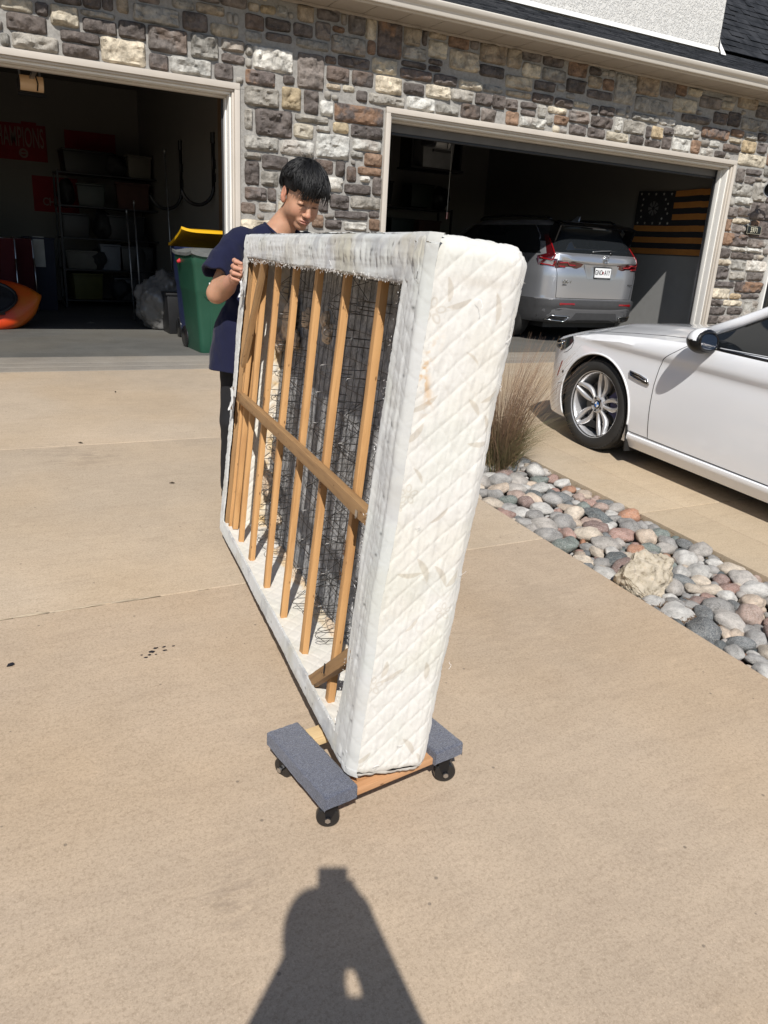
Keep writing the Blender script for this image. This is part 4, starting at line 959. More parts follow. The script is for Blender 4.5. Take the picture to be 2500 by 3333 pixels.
# torn scraps of white cloth at the rail end and under the hand
for (y, z, sy, sz, rr) in ((1.79, .655, .035, .05, 0), (1.80, 1.125, .022, .035, 1)):
    n1 = 14; U, V = np.meshgrid(np.linspace(-1, 1, n1), np.linspace(-1, 1, n1), indexing='ij')
    ed = 1+.35*(fnoise(np.arctan2(V, U)*1.5, U*0+rr, U*0, 1.5, 2)-.5)
    Yp = y+U*sy*ed; Zp = z+V*sz*ed-.2*sy*U; Xp = -.026-.012*fnoise(U, V, U*0+rr, 2.2, 2)-.010*np.abs(U*V)
    grid_obj('cloth_scrap', np.stack([Xp, Yp, Zp], -1), M_fab, bs, fab_col(Yp, Xp, Zp, 0, (.80, .80, .80)))
# ================================================================== dolly
dy = empty('furniture_dolly', (.868, 1.632, -.320), (0, 0, R(7.4)), label='small wooden furniture dolly with blue grey carpeted ends under the box spring', cat='dolly')
t = NT('blue grey carpet'); v = t.coord(); a = t.noise(v, 330, 3, .7); b = t.noise(v, 120, 4, .7)
t.set(t.mix(t.ramp(a, [(.32, (.045, .052, .075)), (.5, (.10, .11, .15)), (.68, (.20, .21, .26))]), t.ramp(b, [(.3, .6), (.6, 1.1)]), .7, 'MULTIPLY'), .95, 0, .1, Sheen_Weight=.3)
q = t.bump(a, .9, .004); t.bump(b, .5, .005, q); M_carpet = t.m
for sx in (-1, 1):
    xc = sx*.180; hw, hl = .049, .163
    nx_, ny_ = 40, 110; U, V = np.meshgrid(np.linspace(0, 1, nx_), np.linspace(0, 1, ny_), indexing='ij')
    # cross profile: down the side, over the top, down the other side
    s_ = (U-.5)*2; L1 = hw; drop = .042
    tt = s_*(L1+drop); Xc = np.clip(tt, -L1, L1); Zc = np.where(np.abs(tt) > L1, -(np.abs(tt)-L1), 0)
    Y = (V-.5)*2; y_ = np.clip(Y*(hl+drop*.9), -hl, hl); zy = np.where(np.abs(Y*(hl+drop*.9)) > hl, -(np.abs(Y*(hl+drop*.9))-hl), 0)
    Zt = np.minimum(Zc, 0)+zy; Zt = np.maximum(Zt, -drop)
    rr = .007; ex = np.clip((np.abs(Xc)-(L1-rr))/rr, 0, 1); ey = np.clip((np.abs(y_)-(hl-rr))/rr, 0, 1); Zt = Zt-rr*.3*(ex**2+ey**2)
    jit = .0022*(fnoise(Xc+5, y_, Zt, 130, 3)-.5)
    curve = .012*sx*np.sin(np.pi*V)
    Q = np.stack([xc+Xc*(1+jit*20)+curve*0, y_*(1+jit*6), .142+Zt+jit+.003*(fnoise(Xc, y_, Zt, 14, 2)-.5)+np.where(Zt < -.03, .006*(fnoise(Xc, y_, Zt*0, 22, 3)-.5), 0)], -1)
    grid_obj('carpet_pad', Q, M_carpet, dy)
    b = MB(); b.box(xc-.045, xc+.045, -.158, .158, .104, .134); b.build('end_board', M_pine2, dy, bevel=.003)
M_lightpine = wood('fresh pale pine', (.66, .49, .27), (.55, .37, .18), (.5, .3, .15))
M_redpine = wood('fresh reddish pine', (.52, .29, .15), (.42, .22, .10), (.45, .22, .1))
for yy, mt in ((-.118, M_redpine), (.118, M_lightpine)):
    b = MB(); b.box(-.032, .032, -.021+.0, .0, -.20, .20); o = b.build('cross_board', mt, dy, bevel=.003)
    o.matrix_local = Matrix.Translation((0, yy, .104+.012)) @ Matrix(((0, 0, 1, 0), (1, 0, 0, 0), (0, 1, 0, 0), (0, 0, 0, 1)))
M_rub = simple('black caster wheel', (.012, .012, .013), .25, var=.1, spec=.6)
for (cx_, cy_, a) in ((-.175, -.115, 2.6), (.190, -.120, -.5), (-.185, .115, 1.9), (.180, .12, .4)):
    cs = empty('caster'); cs.parent = dy; cs.location = (cx_, cy_, 0); cs.rotation_euler = (0, 0, a)
    b = MB(); b.lathe([(.006, -.013), (.020, -.013), (.027, -.0135), (.0305, -.011), (.032, -.005), (.032, .005), (.0305, .011), (.027, .0135), (.020, .013), (.006, .013), (.006, -.013)], (.012, 0, .032), 'y', 32); b.build('wheel', M_rub, cs, True, recalc=True, angle=40)
    b = MB()
    for s_ in (-1, 1): b.prism([(-.018, .082), (.022, .082), (.02, .045), (.016, .028), (.008, .026), (.002, .034)], 'y', s_*.0165-.001, s_*.0165+.001)
    b.box(-.02, .024, -.0175, .0175, .082, .085); b.build('fork', M_black_metal, cs, recalc=True)
    b = MB(); b.tube([(.012, -.023, .032), (.012, .023, .032)], .0045, 10); b.lathe([(0, -.026), (.008, -.026), (.008, -.021), (0, -.021)], (.012, 0, .032), 'y', 6); b.lathe([(0, .026), (.008, .026), (.008, .021), (0, .021)], (.012, 0, .032), 'y', 6); b.build('axle_bolt', M_steel, cs, recalc=True)
    b = MB(); b.lathe([(.0, .095), (.021, .095), (.024, .090), (.02, .085), (0, .085)], (0, 0, 0), 'z', 20); b.box(-.03, .03, -.025, .025, .0955, .0985); b.build('swivel_plate', M_galv, cs, recalc=True)
# ================================================================== white sedan
t = NT('white car paint'); v = t.coord(); f = t.noise(v, 500, 2, .5)
t.set((.80, .805, .82), .28, 0, .5, 1.0, Coat_Roughness=.03); M_cpaint = t.m
M_glass = NT('dark tinted glass').set((.012, .014, .016), .03, 0, .6).m
M_gloss = NT('gloss black').set((.008, .008, .009), .08, 0, .6).m
M_chrome = NT('chrome').set((.6, .6, .6), .12, 1).m
M_tyre = simple('tyre rubber', (.022, .021, .020), .75, var=.2, bump=.1, bscale=200)
M_alu = NT('silver wheel lacquer').set((.62, .62, .63), .38, .65, .5, .4).m
M_well = simple('wheel well liner', (.01, .01, .01), .9)
car = empty('parked_car', label='white sedan with silver five spoke wheels parked beyond the rock bed at the right edge', cat='car')
CX, CYW = 4.885, 4.215
th = math.atan(SL)
car.location = (CX, CYW, gz(CYW)); car.rotation_euler = (th, 0, 0)
# local: x = -v (left side negative), y = forward, z up.  profile of the left side: (z -> half width)
def lerp(x, xs, ys): return float(np.interp(x, xs, ys))
def shoulder_z(u): return lerp(u, [-4.1, -3.4, -2.6, -.95, -.72, -.43, -.16, .1, .31, .45, .6, .83], [.93, .985, .985, .925, .915, .895, .868, .835, .785, .742, .70, .64])
def plan_w(u):
    if u > .25: return .93*max(.0, 1-((u-.25)/.60)**2.6)**(1/2.6)
    if u < -3.3: return .93*max(0, 1-((-3.3-u)/.80)**3)**(1/3)
    return .93
def side_w(u, z):
    """half width of the body side at height z"""
    zs = shoulder_z(u)
    fl = math.exp(-((u)/.46)**2)*.012+math.exp(-((u+2.97)/.5)**2)*.02
    w_ = lerp(z, [.10, .17, .235, .30, .42, .55, .66, .735, .765, .79, .82, zs-.04, zs-.008, zs+.02], [.865, .895, .905, .912, .919, .921, .919, .913, .915, .927, .929, .917, .896, .868])
    cre = np.clip((u+.05)*2.2, 0, 1)   # crease fades on the front wing
    flat = lerp(z, [.10, .2, .3, .5, .7, .8, zs-.03, zs], [.865, .9, .914, .922, .925, .922, .905, .885])
    w_ = w_*(1-cre)+flat*cre+fl*np.clip((z-.25)/.15, 0, 1)
    return w_*plan_w(u)/.93
def hood_z(u, v):
    zs = shoulder_z(u); q = abs(v)/.93
    c = lerp(u, [-1.1, -.8, -.3, .2, .6, .83], [1.0, .985, .955, .895, .80, .69])
    base = c-(c-zs-.0)*min(1, (q/.93))**2.6
    pw = .012*math.exp(-((abs(v)-.45-.12*(-u))/.06)**2)*np.clip((.6-u)*3, 0, 1)
    return base+pw
def section(u):
    zs = shoulder_z(u); k = plan_w(u)/.93; pts = []
    zl = [.155, .175, .20, .235, .27, .31, .36, .42, .48, .54, .60, .65, .69, .72, .74, .755, .77, .785, .80, .82]
    zl = [min(z, zs-.05) for z in zl]; 
    zl += [zs-.040, zs-.025, zs-.014, zs-.006]
    zl = sorted(zl)
    if u > .45:
        kk = (u-.45)/.4; zl = [z+(.20+.02-z)*0 for z in zl]
    for z in zl: pts.append((side_w(u, z), z))
    ve = side_w(u, zs-.006)
    for i in range(1, 15):
        f_ = i/14; v_ = ve*(1-f_); pts.append((v_, max(hood_z(u, v_), zs-.006) if f_ < .12 else hood_z(u, v_)))
    return pts
us = list(np.linspace(.845, .45, 22))+list(np.linspace(.43, -.60, 44))+list(np.linspace(-.65, -4.08, 50))
b = MB(); L = []
for u in us:
    s_ = section(u)
    L.append([(-a, u, z) for a, z in s_]+[(a, u, z) for a, z in reversed(s_[:-1])])
b.grid(L)
n_ = len(L[0])
for idx in (0, len(L)-1):
    row = L[idx]; base = idx*n_
    f_ = [base+i for i in range(n_)]; b.f.append(tuple(f_ if idx == 0 else f_[::-1])); b.mi.append(0)
b.f.append(tuple([i*n_ for i in range(len(L)-1, -1, -1)]+[i*n_+n_-1 for i in range(len(L))])); b.mi.append(0)
bm = bmesh.new(); me = b.mesh('body'); bm.from_mesh(me); bmesh.ops.recalc_face_normals(bm, faces=bm.faces); bm.to_mesh(me); bm.free()
body = new_obj('body', me, [M_cpaint, M_well], car, True)
# cut the wheel arches
cut = MB()
for (yy) in (0, -2.97):
    n1 = 64; cut.prism([(yy+.362*cos(2*pi*k/n1), .335+.362*sin(2*pi*k/n1)) for k in range(n1)], 'x', -1.2, -.62)
    cut.prism([(yy+.362*cos(2*pi*k/n1), .335+.362*sin(2*pi*k/n1)) for k in range(n1)], 'x', .62, 1.2)
cme = cut.mesh('cut'); bm = bmesh.new(); bm.from_mesh(cme); bmesh.ops.recalc_face_normals(bm, faces=bm.faces); bm.to_mesh(cme); bm.free()
co = bpy.data.objects.new('cut', cme); COL.objects.link(co); co.parent = car
cme.materials.append(M_cpaint); cme.materials.append(M_well); cme.polygons.foreach_set('material_index', [1]*len(cme.polygons))
md = body.modifiers.new('b', 'BOOLEAN'); md.operation = 'DIFFERENCE'; md.object = co; md.solver = 'EXACT'
bpy.context.view_layer.update()
me2 = bpy.data.meshes.new_from_object(body.evaluated_get(bpy.context.evaluated_depsgraph_get()))
body.modifiers.clear(); body.data = me2; bpy.data.objects.remove(co)
me2.set_sharp_from_angle(angle=R(32))
def on_side(u, z, off=.002): return (-(side_w(u, z)+off), u, z)
def on_hood(u, v, off=.002): return (-v, u, hood_z(u, v)+off)
def seam(name, pts, r=.0026, mat=M_well, off=-.0005):
    t = MB(); P = []
    for i in range(len(pts)-1):
        for k in range(8):
            f_ = k/8; P.append(on_side(pts[i][0]+(pts[i+1][0]-pts[i][0])*f_, pts[i][1]+(pts[i+1][1]-pts[i][1])*f_, off))
    P.append(on_side(*pts[-1], off)); t.tube(P, r, 5); return t.build(name, mat, car, True)
# arch lip
t = MB(); P = [on_side(.366*cos(a), .335+.366*sin(a), .001) for a in np.linspace(-.5, pi+.42, 60) if .335+.366*sin(a) > .16]
t.tube(P, .007, 6); t.build('arch_lip', M_cpaint, car, True)
DS = [(-.742, .905), (-.70, .875), (-.60, .805), (-.566, .775), (-.548, .72), (-.536, .60), (-.538, .48), (-.548, .35), (-.561, .238)]
seam('door_seam', DS); seam('door_seam', [(-.561, .238), (-.9, .236), (-1.75, .232)])
seam('sill_seam', [(-.37, .240), (-.561, .239)]); seam('door_seam', [(-1.76, .232), (-1.77, .5), (-1.75, .93)])
seam('bumper_seam', [(.300, .735), (.315, .69), (.36, .655), (.40, .64)]); seam('bumper_seam', [(.365, .42), (.42, .40), (.44, .3)], .0015)
t = MB(); P = []
for (u, v_) in [(.30, .80), (.1, .82), (-.2, .815), (-.43, .80), (-.60, .785), (-.75, .77), (-.83, .74)]: P.append(on_hood(u, v_, 0.0))
t.tube(P, .0025, 5); t.build('hood_seam', M_well, car, True)
# side skirt
def sk(u):
    w_ = side_w(u, .235)
    return [(-(w_+.004), u, .228), (-(w_+.014), u, .222), (-(w_+.016), u, .205), (-(w_+.008), u, .185), (-(w_-.004), u, .165), (-(w_-.010), u, .150), (-(w_-.022), u, .128), (-(w_-.05), u, .118), (-(w_-.2), u, .118)]
t = MB(); t.grid([sk(u) for u in np.linspace(-.385, -2.58, 30)]); t.build('side_skirt', M_cpaint, car, True, recalc=True, angle=40)
t = MB(); t.prism([(-(.905), .118), (-.92, .20), (-.913, .236), (-.80, .236), (-.7, .118)], 'y', -.383, -.386); t.build('skirt_end', M_cpaint, car, recalc=True)
t = MB(); t.box(-.86, .86, -3.9, .3, .15, .20); t.build('underbody', M_well, car)
# mud flap behind the front wheel
t = MB(); P = []
for i in range(6):
    for_ = i/5; z = .40-.30*for_; P.append([(-.915-.002*i, -.335-.055*for_, z), (-.70, -.335-.055*for_, z)])
t.grid(P); P2 = [[(a[0], a[1]-.012, a[2]) for a in r] for r in P]; t.grid([r[::-1] for r in P2])
t.grid([[P[i][0], P2[i][0]] for i in range(6)][::-1]); t.build('mud_flap', simple('black mud flap', (.012,.012,.012), .6), car)
# side vent
def patch(name, poly, mat, off, n=6, thick=.004, surf=on_side, parent=car):
    """filled polygon (u,z) conforming to the body side"""
    c = (sum(p[0] for p in poly)/len(poly), sum(p[1] for p in poly)/len(poly)); rings = []
    for k in range(n+1):
        f_ = k/n; rings.append([surf(c[0]+(p[0]-c[0])*f_, c[1]+(p[1]-c[1])*f_, off) for p in poly])
    rings.append([surf(p[0], p[1], off-thick) for p in poly]); t = MB(); m_ = len(poly)
    vs = [p for r in rings for p in r]; fs = [(i*m_+j, i*m_+(j+1) % m_, (i+1)*m_+(j+1) % m_, (i+1)*m_+j) for i in range(len(rings)-1) for j in range(m_)]
    t.add(vs, fs); return t.build(name, mat, parent, True, recalc=True, angle=40)
V4 = [(-.312, .650), (-.405, .640), (-.478, .622), (-.495, .592), (-.41, .600), (-.322, .617)]
patch('fender_vent', V4, M_gloss, .002)
t = MB(); t.tube([on_side(*p, .006) for p in V4+V4[:1]], .0048, 6); t.build('vent_trim', M_chrome, car, True)
t = MB(); t.tube([on_side(-.33, .634, .006), on_side(-.41, .622, .006), on_side(-.475, .608, .006)], .004, 6); t.build('vent_trim', M_chrome, car, True)
patch('side_marker', [(.398, .575), (.410, .575), (.455, .455), (.443, .45)], NT('red reflector').set((.22, .008, .01), .2, 0, .6).m, .003)
patch('parking_sensor', [(.375+.010*cos(a), .50+.012*sin(a)) for a in np.linspace(0, 2*pi, 12, endpoint=False)], M_gloss, .002)
# headlamp wrapping round the corner
HL = [(.300, .742), (.318, .778), (.345, .770), (.42, .742), (.52, .715), (.60, .695), (.62, .66), (.55, .655), (.44, .648), (.38, .672), (.33, .71)]
patch('headlight', HL, NT('smoked headlamp').set((.03, .033, .036), .06, 0, .7).m, .004, 8)
t = MB(); t.tube([on_side(.40, .725, .006), on_side(.47, .70, .006), on_side(.53, .69, .006)], .007, 6); t.build('headlight_strip', M_chrome, car, True)
t = MB(); t.lathe([(0, .0), (.03, -.004), (.038, .004), (.03, .008)], (0, 0, 0), 'y', 18); t.xf(Matrix.Translation(on_side(.46, .692, .002)) @ Matrix.Rotation(1.2, 4, 'Z')); t.build('projector_ring', M_chrome, car, True)
# greenhouse
def gh(u):
    zb = lerp(u, [-3.7, -3.2, -.95, -.80], [.97, .97, .925, .97]); zt = lerp(u, [-4.0, -3.55, -3.0, -2.3, -1.75, -1.35, -.80], [.98, 1.08, 1.30, 1.42, 1.43, 1.33, .985])
    h = max(zt-zb, .001); wb = side_w(u, .88)-.045; tum = .30*h/.5
    pts = []
    for k in range(9): f_ = k/8; pts.append((wb-.44*h*f_**1.25, zb+h*.9*f_))
    w2, z2 = pts[-1]
    for k in range(1, 8): f_ = k/7; pts.append((w2*(1-f_), z2+h*.1*(1-(1-f_)**2)))
    return pts
t = MB(); Lg = []
for u in np.linspace(-.80, -4.0, 60):
    s_ = gh(u); Lg.append([(-a, u, z) for a, z in s_]+[(a, u, z) for a, z in reversed(s_[:-1])])
t.grid(Lg); t.build('glasshouse', M_glass, car, True, recalc=True)
# A pillar and roof rail
P = [(-(gh(u)[k][0]+.001), u, gh(u)[k][1]) for u, k in ((-.80, 8), (-1.0, 8), (-1.2, 8), (-1.4, 8), (-1.6, 8), (-1.9, 8), (-2.4, 8), (-2.9, 8), (-3.4, 8), (-3.8, 8))]
t = MB(); t.tube([(-.775, -.74, .955)]+P, [.03, .034, .034, .034, .034, .03, .026, .026, .03, .04, .05], 8); t.build('a_pillar', M_cpaint, car, True)
t = MB(); t.tube([(p[0]-.012, p[1]-.03, p[2]-.030) for p in P[1:]], .010, 6); t.build('window_trim', M_gloss, car, True)
Lr = [[(a, u, z+.004) for a, z in ([(-x, z) for x, z in gh(u)[8:]]+[(x, z) for x, z in reversed(gh(u)[8:-1])])] for u in np.linspace(-1.75, -3.0, 20)]
t = MB(); t.grid(Lr); t.build('roof', M_cpaint, car, True, recalc=True)
# belt line
t = MB(); t.tube([(-(side_w(u, .90)-.012), u, z) for u, z in ((-.77, .918), (-1.0, .912), (-1.5, .914), (-2.4, .93), (-3.2, .96))], .011, 6); t.build('belt_trim', M_gloss, car, True)
Lb = []
for u in np.linspace(-.76, -3.3, 30):
    w_ = side_w(u, shoulder_z(u)-.01); z = shoulder_z(u)-.006; Lb.append([(-w_, u, z), (-(w_-.03), u, z+.004), (-(w_-.09), u, z+.0)])
t = MB(); t.grid(Lb); t.build('belt_sill', M_gloss, car, True, recalc=True)
t = MB(); t.tube([(-.80, -1.02, .925), (-.745, -1.17, 1.08)], .014, 6); t.build('quarter_post', M_gloss, car, True)
# cowl
t = MB(); t.add([(-.76, -.72, .975), (.76, -.72, .975), (.72, -.92, 1.01), (-.72, -.92, 1.01)], [(0, 1, 2, 3)]); t.build('cowl', M_gloss, car)
# door mirror
def mir(X, Y, Z):
    d = s_ell(X, Y, Z, (-.985, -.885, .958), (.090, .085, .068)); d2 = s_ell(X, Y, Z, (-.99, -.90, .958), (.098, .065, .072)); d = sminv(d, d2, .03)
    return np.maximum(d, (-.942-Y)*1.0-.0)
P_, F_ = sdf_mesh(mir, (-1.14, -.99, .86), (-.86, -.76, 1.06), .005)
me = np_mesh('mirror_shell', P_, F_); o = new_obj('mirror_shell', me, [M_cpaint, simple('black mirror housing', (.006, .006, .007), .35, spec=.3, var=0)], car, True)
cz = np.array([p.center.z for p in me.polygons]); cy_ = np.array([p.center.y for p in me.polygons]); me.polygons.foreach_set('material_index', (((cz < .965) | (cy_ < -.925))).astype(np.int32)); me.set_sharp_from_angle(angle=R(50))
n1 = 26; ring = [(-.988+.078*abs(cos(a))**.8*np.sign(cos(a)), .960+.054*abs(sin(a))**.8*np.sign(sin(a))+.012*cos(a)*-1) for a in np.linspace(0, 2*pi, n1, endpoint=False)]
t = MB(); t.add([(x, -.9435, z) for x, z in ring], [tuple(range(n1))]); t.build('mirror_glass', NT('mirror glass').set((.02, .03, .05), .05, 0, .8).m, car)
t = MB(); t.tube([(x, -.945, z) for x, z in ring+ring[:1]], .006, 6); t.build('mirror_rim', M_gloss, car, True)
t = MB(); t.tube([(-.875, -.86, .895), (-.91, -.87, .905), (-.94, -.88, .915)], [.03, .026, .03], 8); t.build('mirror_arm', M_gloss, car, True)
t = MB(); t.prism([(-.70, .915), (-.95, .918), (-.83, .99), (-.77, .975)], 'x', -.885, -.865); t.build('mirror_base', M_gloss, car, recalc=True)
# ---- wheels
def wheel(side, yy, first=None):
    wh = empty('wheel'); wh.parent = car; wh.location = (side*.79, yy, .333)
    if first:
        for ch in first.children:
            c_ = ch.copy(); COL.objects.link(c_); c_.parent = wh
        if side > 0: wh.rotation_euler = (0, 0, pi)
        return wh
    # outer face towards -x at -.12
    pr = [(.235, -.105), (.245, -.118), (.262, -.125), (.285, -.127), (.308, -.122), (.322, -.112), (.330, -.098), (.333, -.08), (.3335, -.04), (.3335, .04), (.333, .08), (.33, .098), (.30, .122), (.25, .115), (.235, .1), (.235, -.105)]
    t = MB(); t.lathe(pr, (0, 0, 0), 'x', 80); t.build('tyre', M_tyre, wh, True, recalc=True, angle=45)
    t = MB()
    for k in range(64):
        a = 2*pi*k/64
        for (xa, xb, sk_) in ((-.118, -.06, .02), (.06, .118, -.02)):
            c1, s1 = cos(a), sin(a); c2, s2 = cos(a+.07), sin(a+.07)
            r0, r1 = .3265 if abs(xa) > .1 else .3325, .3355
            t.add([(xa, c1*.3235, s1*.3235), (xb, cos(a+sk_)*.3355, sin(a+sk_)*.3355), (xb, cos(a+.07+sk_)*.3355, sin(a+.07+sk_)*.3355), (xa, c2*.3235, s2*.3235),
                   (xa, c1*.31, s1*.31), (xb, cos(a+sk_)*.325, sin(a+sk_)*.325), (xb, cos(a+.07+sk_)*.325, sin(a+.07+sk_)*.325), (xa, c2*.31, s2*.31)], [(0,1,2,3), (0,4,5,1), (3,2,6,7), (0,3,7,4)])
    for xr in (-.035, 0, .035): t.lathe([(.333, xr-.012), (.3362, xr-.011), (.3362, xr+.011), (.333, xr+.012)], (0, 0, 0), 'x', 80)
    o = t.build('tread', M_tyre, wh); tag(o, kind='stuff')
    t = MB(); t.lathe([(.2405, -.116), (.245, -.119), (.2475, -.113), (.240, -.107), (.232, -.100), (.226, -.085), (.222, -.02), (.218, .06), (.225, .1), (.238, .104), (.2405, .1), (.23, .08), (.228, -.02), (.235, -.09), (.2405, -.104), (.2405, -.116)], (0, 0, 0), 'x', 72); t.build('rim', M_alu, wh, True, recalc=True, angle=45)
    # five leaf-shaped double spokes
    for k in range(5):
        a = pi/2+.12+2*pi*k/5; t = MB()
        for s_ in (-1, 1):
            N = 14; rows = []
            for i in range(N+1):
                f_ = i/N; r_ = .052+(.232-.052)*f_
                off = s_*(.012+.024*math.sin(pi*min(1, f_*.92))**1.0); hw_ = .0088+.0085*math.sin(pi*min(1, f_*.9)**1.1)
                x0 = -.082-.030*f_**1.3+.012*math.sin(pi*f_)
                def PP(o_, x_): return (x_, r_*cos(a)-o_*sin(a), r_*sin(a)+o_*cos(a))
                rows.append([PP(off-hw_, x0+.030), PP(off-hw_, x0+.006), PP(off-hw_*.7, x0), PP(off, x0-.002), PP(off+hw_*.7, x0), PP(off+hw_, x0+.006), PP(off+hw_, x0+.030)])
            t.grid(rows)
        # web joining the pair at the rim end
        t.build('spoke', M_alu, wh, True, recalc=True, angle=45)
    t = MB(); t.lathe([(0, -.082), (.030, -.084), (.036, -.082), (.052, -.088), (.062, -.082), (.066, -.06), (.06, -.02), (0, -.02)], (0, 0, 0), 'x', 36); t.build('hub', M_alu, wh, True, recalc=True, angle=40)
    for k in range(5):
        a = pi/2+.12+2*pi*(k+.5)/5; t = MB(); t.lathe([(0, -.089), (.009, -.0895), (.0105, -.086), (.0105, -.08), (0, -.08)], (0, .047*cos(a), .047*sin(a)), 'x', 6); t.build('lug_bolt', M_dark, wh, recalc=True)
    t = MB(); t.lathe([(0, -.0875), (.031, -.0875), (.032, -.084)], (0, 0, 0), 'x', 32); t.build('badge_ring', M_gloss, wh, True)
    for k in range(4):
        t = MB(); n2 = 8; t.add([(-.0882, 0, 0)]+[(-.0882, .0215*cos(k*pi/2+j*pi/2/n2), .0215*sin(k*pi/2+j*pi/2/n2)) for j in range(n2+1)], [(0, j+1, j+2) for j in range(n2)])
        t.build('roundel_quarter', [NT('roundel white').set((.75, .75, .76), .3).m, NT('roundel blue').set((.03, .16, .5), .3).m][k % 2], wh)
    t = MB(); t.lathe([(.02, .0), (.175, .0), (.178, -.006), (.178, -.02), (.175, -.026), (.09, -.026), (.085, -.05), (.02, -.05)], (0, 0, 0), 'x', 48); t.build('brake_disc', simple('brake disc', (.12, .115, .11), .35, .9), wh, True, recalc=True, angle=40)
    t = MB(); t.prism([(.11*cos(a), .11*sin(a)) for a in np.linspace(-.75, .35, 10)]+[(.19*cos(a), .19*sin(a)) for a in np.linspace(.35, -.75, 10)], 'x', -.058, .03); o = t.build('brake_caliper', NT('blue caliper').set((.004, .012, .10), .35).m, wh, recalc=True); o.rotation_euler = (pi, 0, 0)
    t = MB(); t.tube([(-.095, -.222*.97, .06), (-.112, -.20, .055)], .004, 6); t.build('valve', M_dark, wh)
    t = MB(); t.lathe([(0, .06), (.222, .06), (.222, .065), (0, .065)], (0, 0, 0), 'x', 32); t.build('inner_barrel', M_well, wh, recalc=True)
    return wh
w0 = wheel(-1, 0); wheel(-1, -2.97, w0); wheel(1, 0, w0); wheel(1, -2.97, w0)
# ================================================================== silver SUV in the right garage
suv = empty('parked_suv', (8.04, 8.72, .004), label='silver SUV with red taillights parked nose-in inside the right garage', cat='suv')
t = NT('silver metallic paint'); t.set((.46, .47, .50), .30, .75, .5, .8, Coat_Roughness=.04); M_silver = t.m
M_clad = simple('dark grey cladding', (.05, .05, .052), .55, var=.1)
M_cladg = simple('grey lower bumper', (.13, .13, .135), .42, .3, var=.05)
M_redl = NT('red lamp lens').set((.22, .005, .008), .10, 0, .7, 1.0).m
M_reddark = NT('dark red lamp lens').set((.05, .003, .005), .08, 0, .7, 1.0).m
def SW(z): return lerp(z, [.28, .40, .60, .95, 1.05, 1.16, 1.25, 1.50, 1.62, 1.70], [.885, .915, .928, .932, .925, .905, .875, .76, .70, .62])
def YRr(z): return lerp(z, [.28, .32, .50, .52, .60, .615, .70, .95, 1.06, 1.13, 1.215, 1.24, 1.55, 1.62, 1.70], [.10, .04, .0, -.01, -.005, .05, .045, .035, .055, .03, .045, .08, .30, .30, .50])
def YF(z): return lerp(z, [.28, .7, .95, 1.08, 1.3, 1.62, 1.70], [4.55, 4.62, 4.5, 3.4, 2.95, 2.45, 2.2])
def rear_y(x, z): return YRr(z)+.30*(min(1, abs(x)/SW(z)))**7
zlev = [.285, .31, .34, .40, .46, .50, .515, .56, .60, .612, .622, .66, .72, .78, .84, .90, .96, 1.01, 1.04, 1.07, 1.10, 1.125, 1.14, 1.18, 1.212, 1.222, 1.24, 1.28, 1.33, 1.38, 1.43, 1.48, 1.53, 1.57, 1.60, 1.63, 1.655, 1.672]
def contour(z, y1=None):
    W = SW(z); pts = []
    for k in range(19): x = W*.985*(k/18); pts.append((x, rear_y(x, z), z))
    y0 = pts[-1][1]; y1 = YF(z)
    for k in range(1, 15): f_ = k/14; pts.append((W*lerp(f_, [0, .04, .75, .93, 1], [.993, 1, 1, .93, .70]), y0+(y1-y0)*f_, z))
    return [(-x, y, z) for x, y, z in reversed(pts[1:])]+pts
rows = [contour(z) for z in zlev]; b = MB(); b.grid(rows)
nn = len(rows[0])
def mi_for(c):
    x, y, z = c
    if z < .612: return 1
    if z > 1.235 and z < 1.60 and y < .45 and abs(x) < .80-.35*(z-1.235)*.9: return 2
    if 1.20 < z < 1.60 and .40+(1.3-z)*.1 < y < 3.0 and abs(x) > .6: return 2
    return 0
top = rows[-1]; b.f.append(tuple(range(len(b.v)-nn, len(b.v)))); b.mi.append(0); b.f.append(tuple(range(nn-1, -1, -1))); b.mi.append(1)
b.f.append(tuple(i*nn for i in range(len(rows)))+tuple(i*nn+nn-1 for i in range(len(rows)-1, -1, -1))); b.mi.append(2)
me = b.mesh('body'); bm = bmesh.new(); bm.from_mesh(me); bmesh.ops.recalc_face_normals(bm, faces=bm.faces); bm.to_mesh(me); bm.free()
for p in me.polygons:
    if len(p.vertices) == 4: p.material_index = mi_for(p.center)
body2 = new_obj('body', me, [M_silver, M_clad, M_glass], suv, True); me.set_sharp_from_angle(angle=R(30))
b = MB(); b.grid([[(x, y, 1.672+.03*(1-(x/.62)**2)*min(1, (y-.45)/.4)) for x in np.linspace(-.66, .66, 14)] for y in np.linspace(.44, 2.25, 12)]); b.build('roof', M_silver, suv, True)
def on_rear(x, z, off=.002): return (x, rear_y(x, z)-off, z)
def rpatch(name, poly, mat, off=.004, n=8, thick=.01): return patch(name, poly, mat, off, n, thick, on_rear, suv)
def rtube(name, pts, r, mat, off=0., n=6, sub=6):
    P = []
    for i in range(len(pts)-1):
        for k in range(sub): f_ = k/sub; P.append(on_rear(pts[i][0]+(pts[i+1][0]-pts[i][0])*f_, pts[i][1]+(pts[i+1][1]-pts[i][1])*f_, off))
    P.append(on_rear(*pts[-1], off)); t = MB(); t.tube(P, r, n); return t.build(name, mat, suv, True)
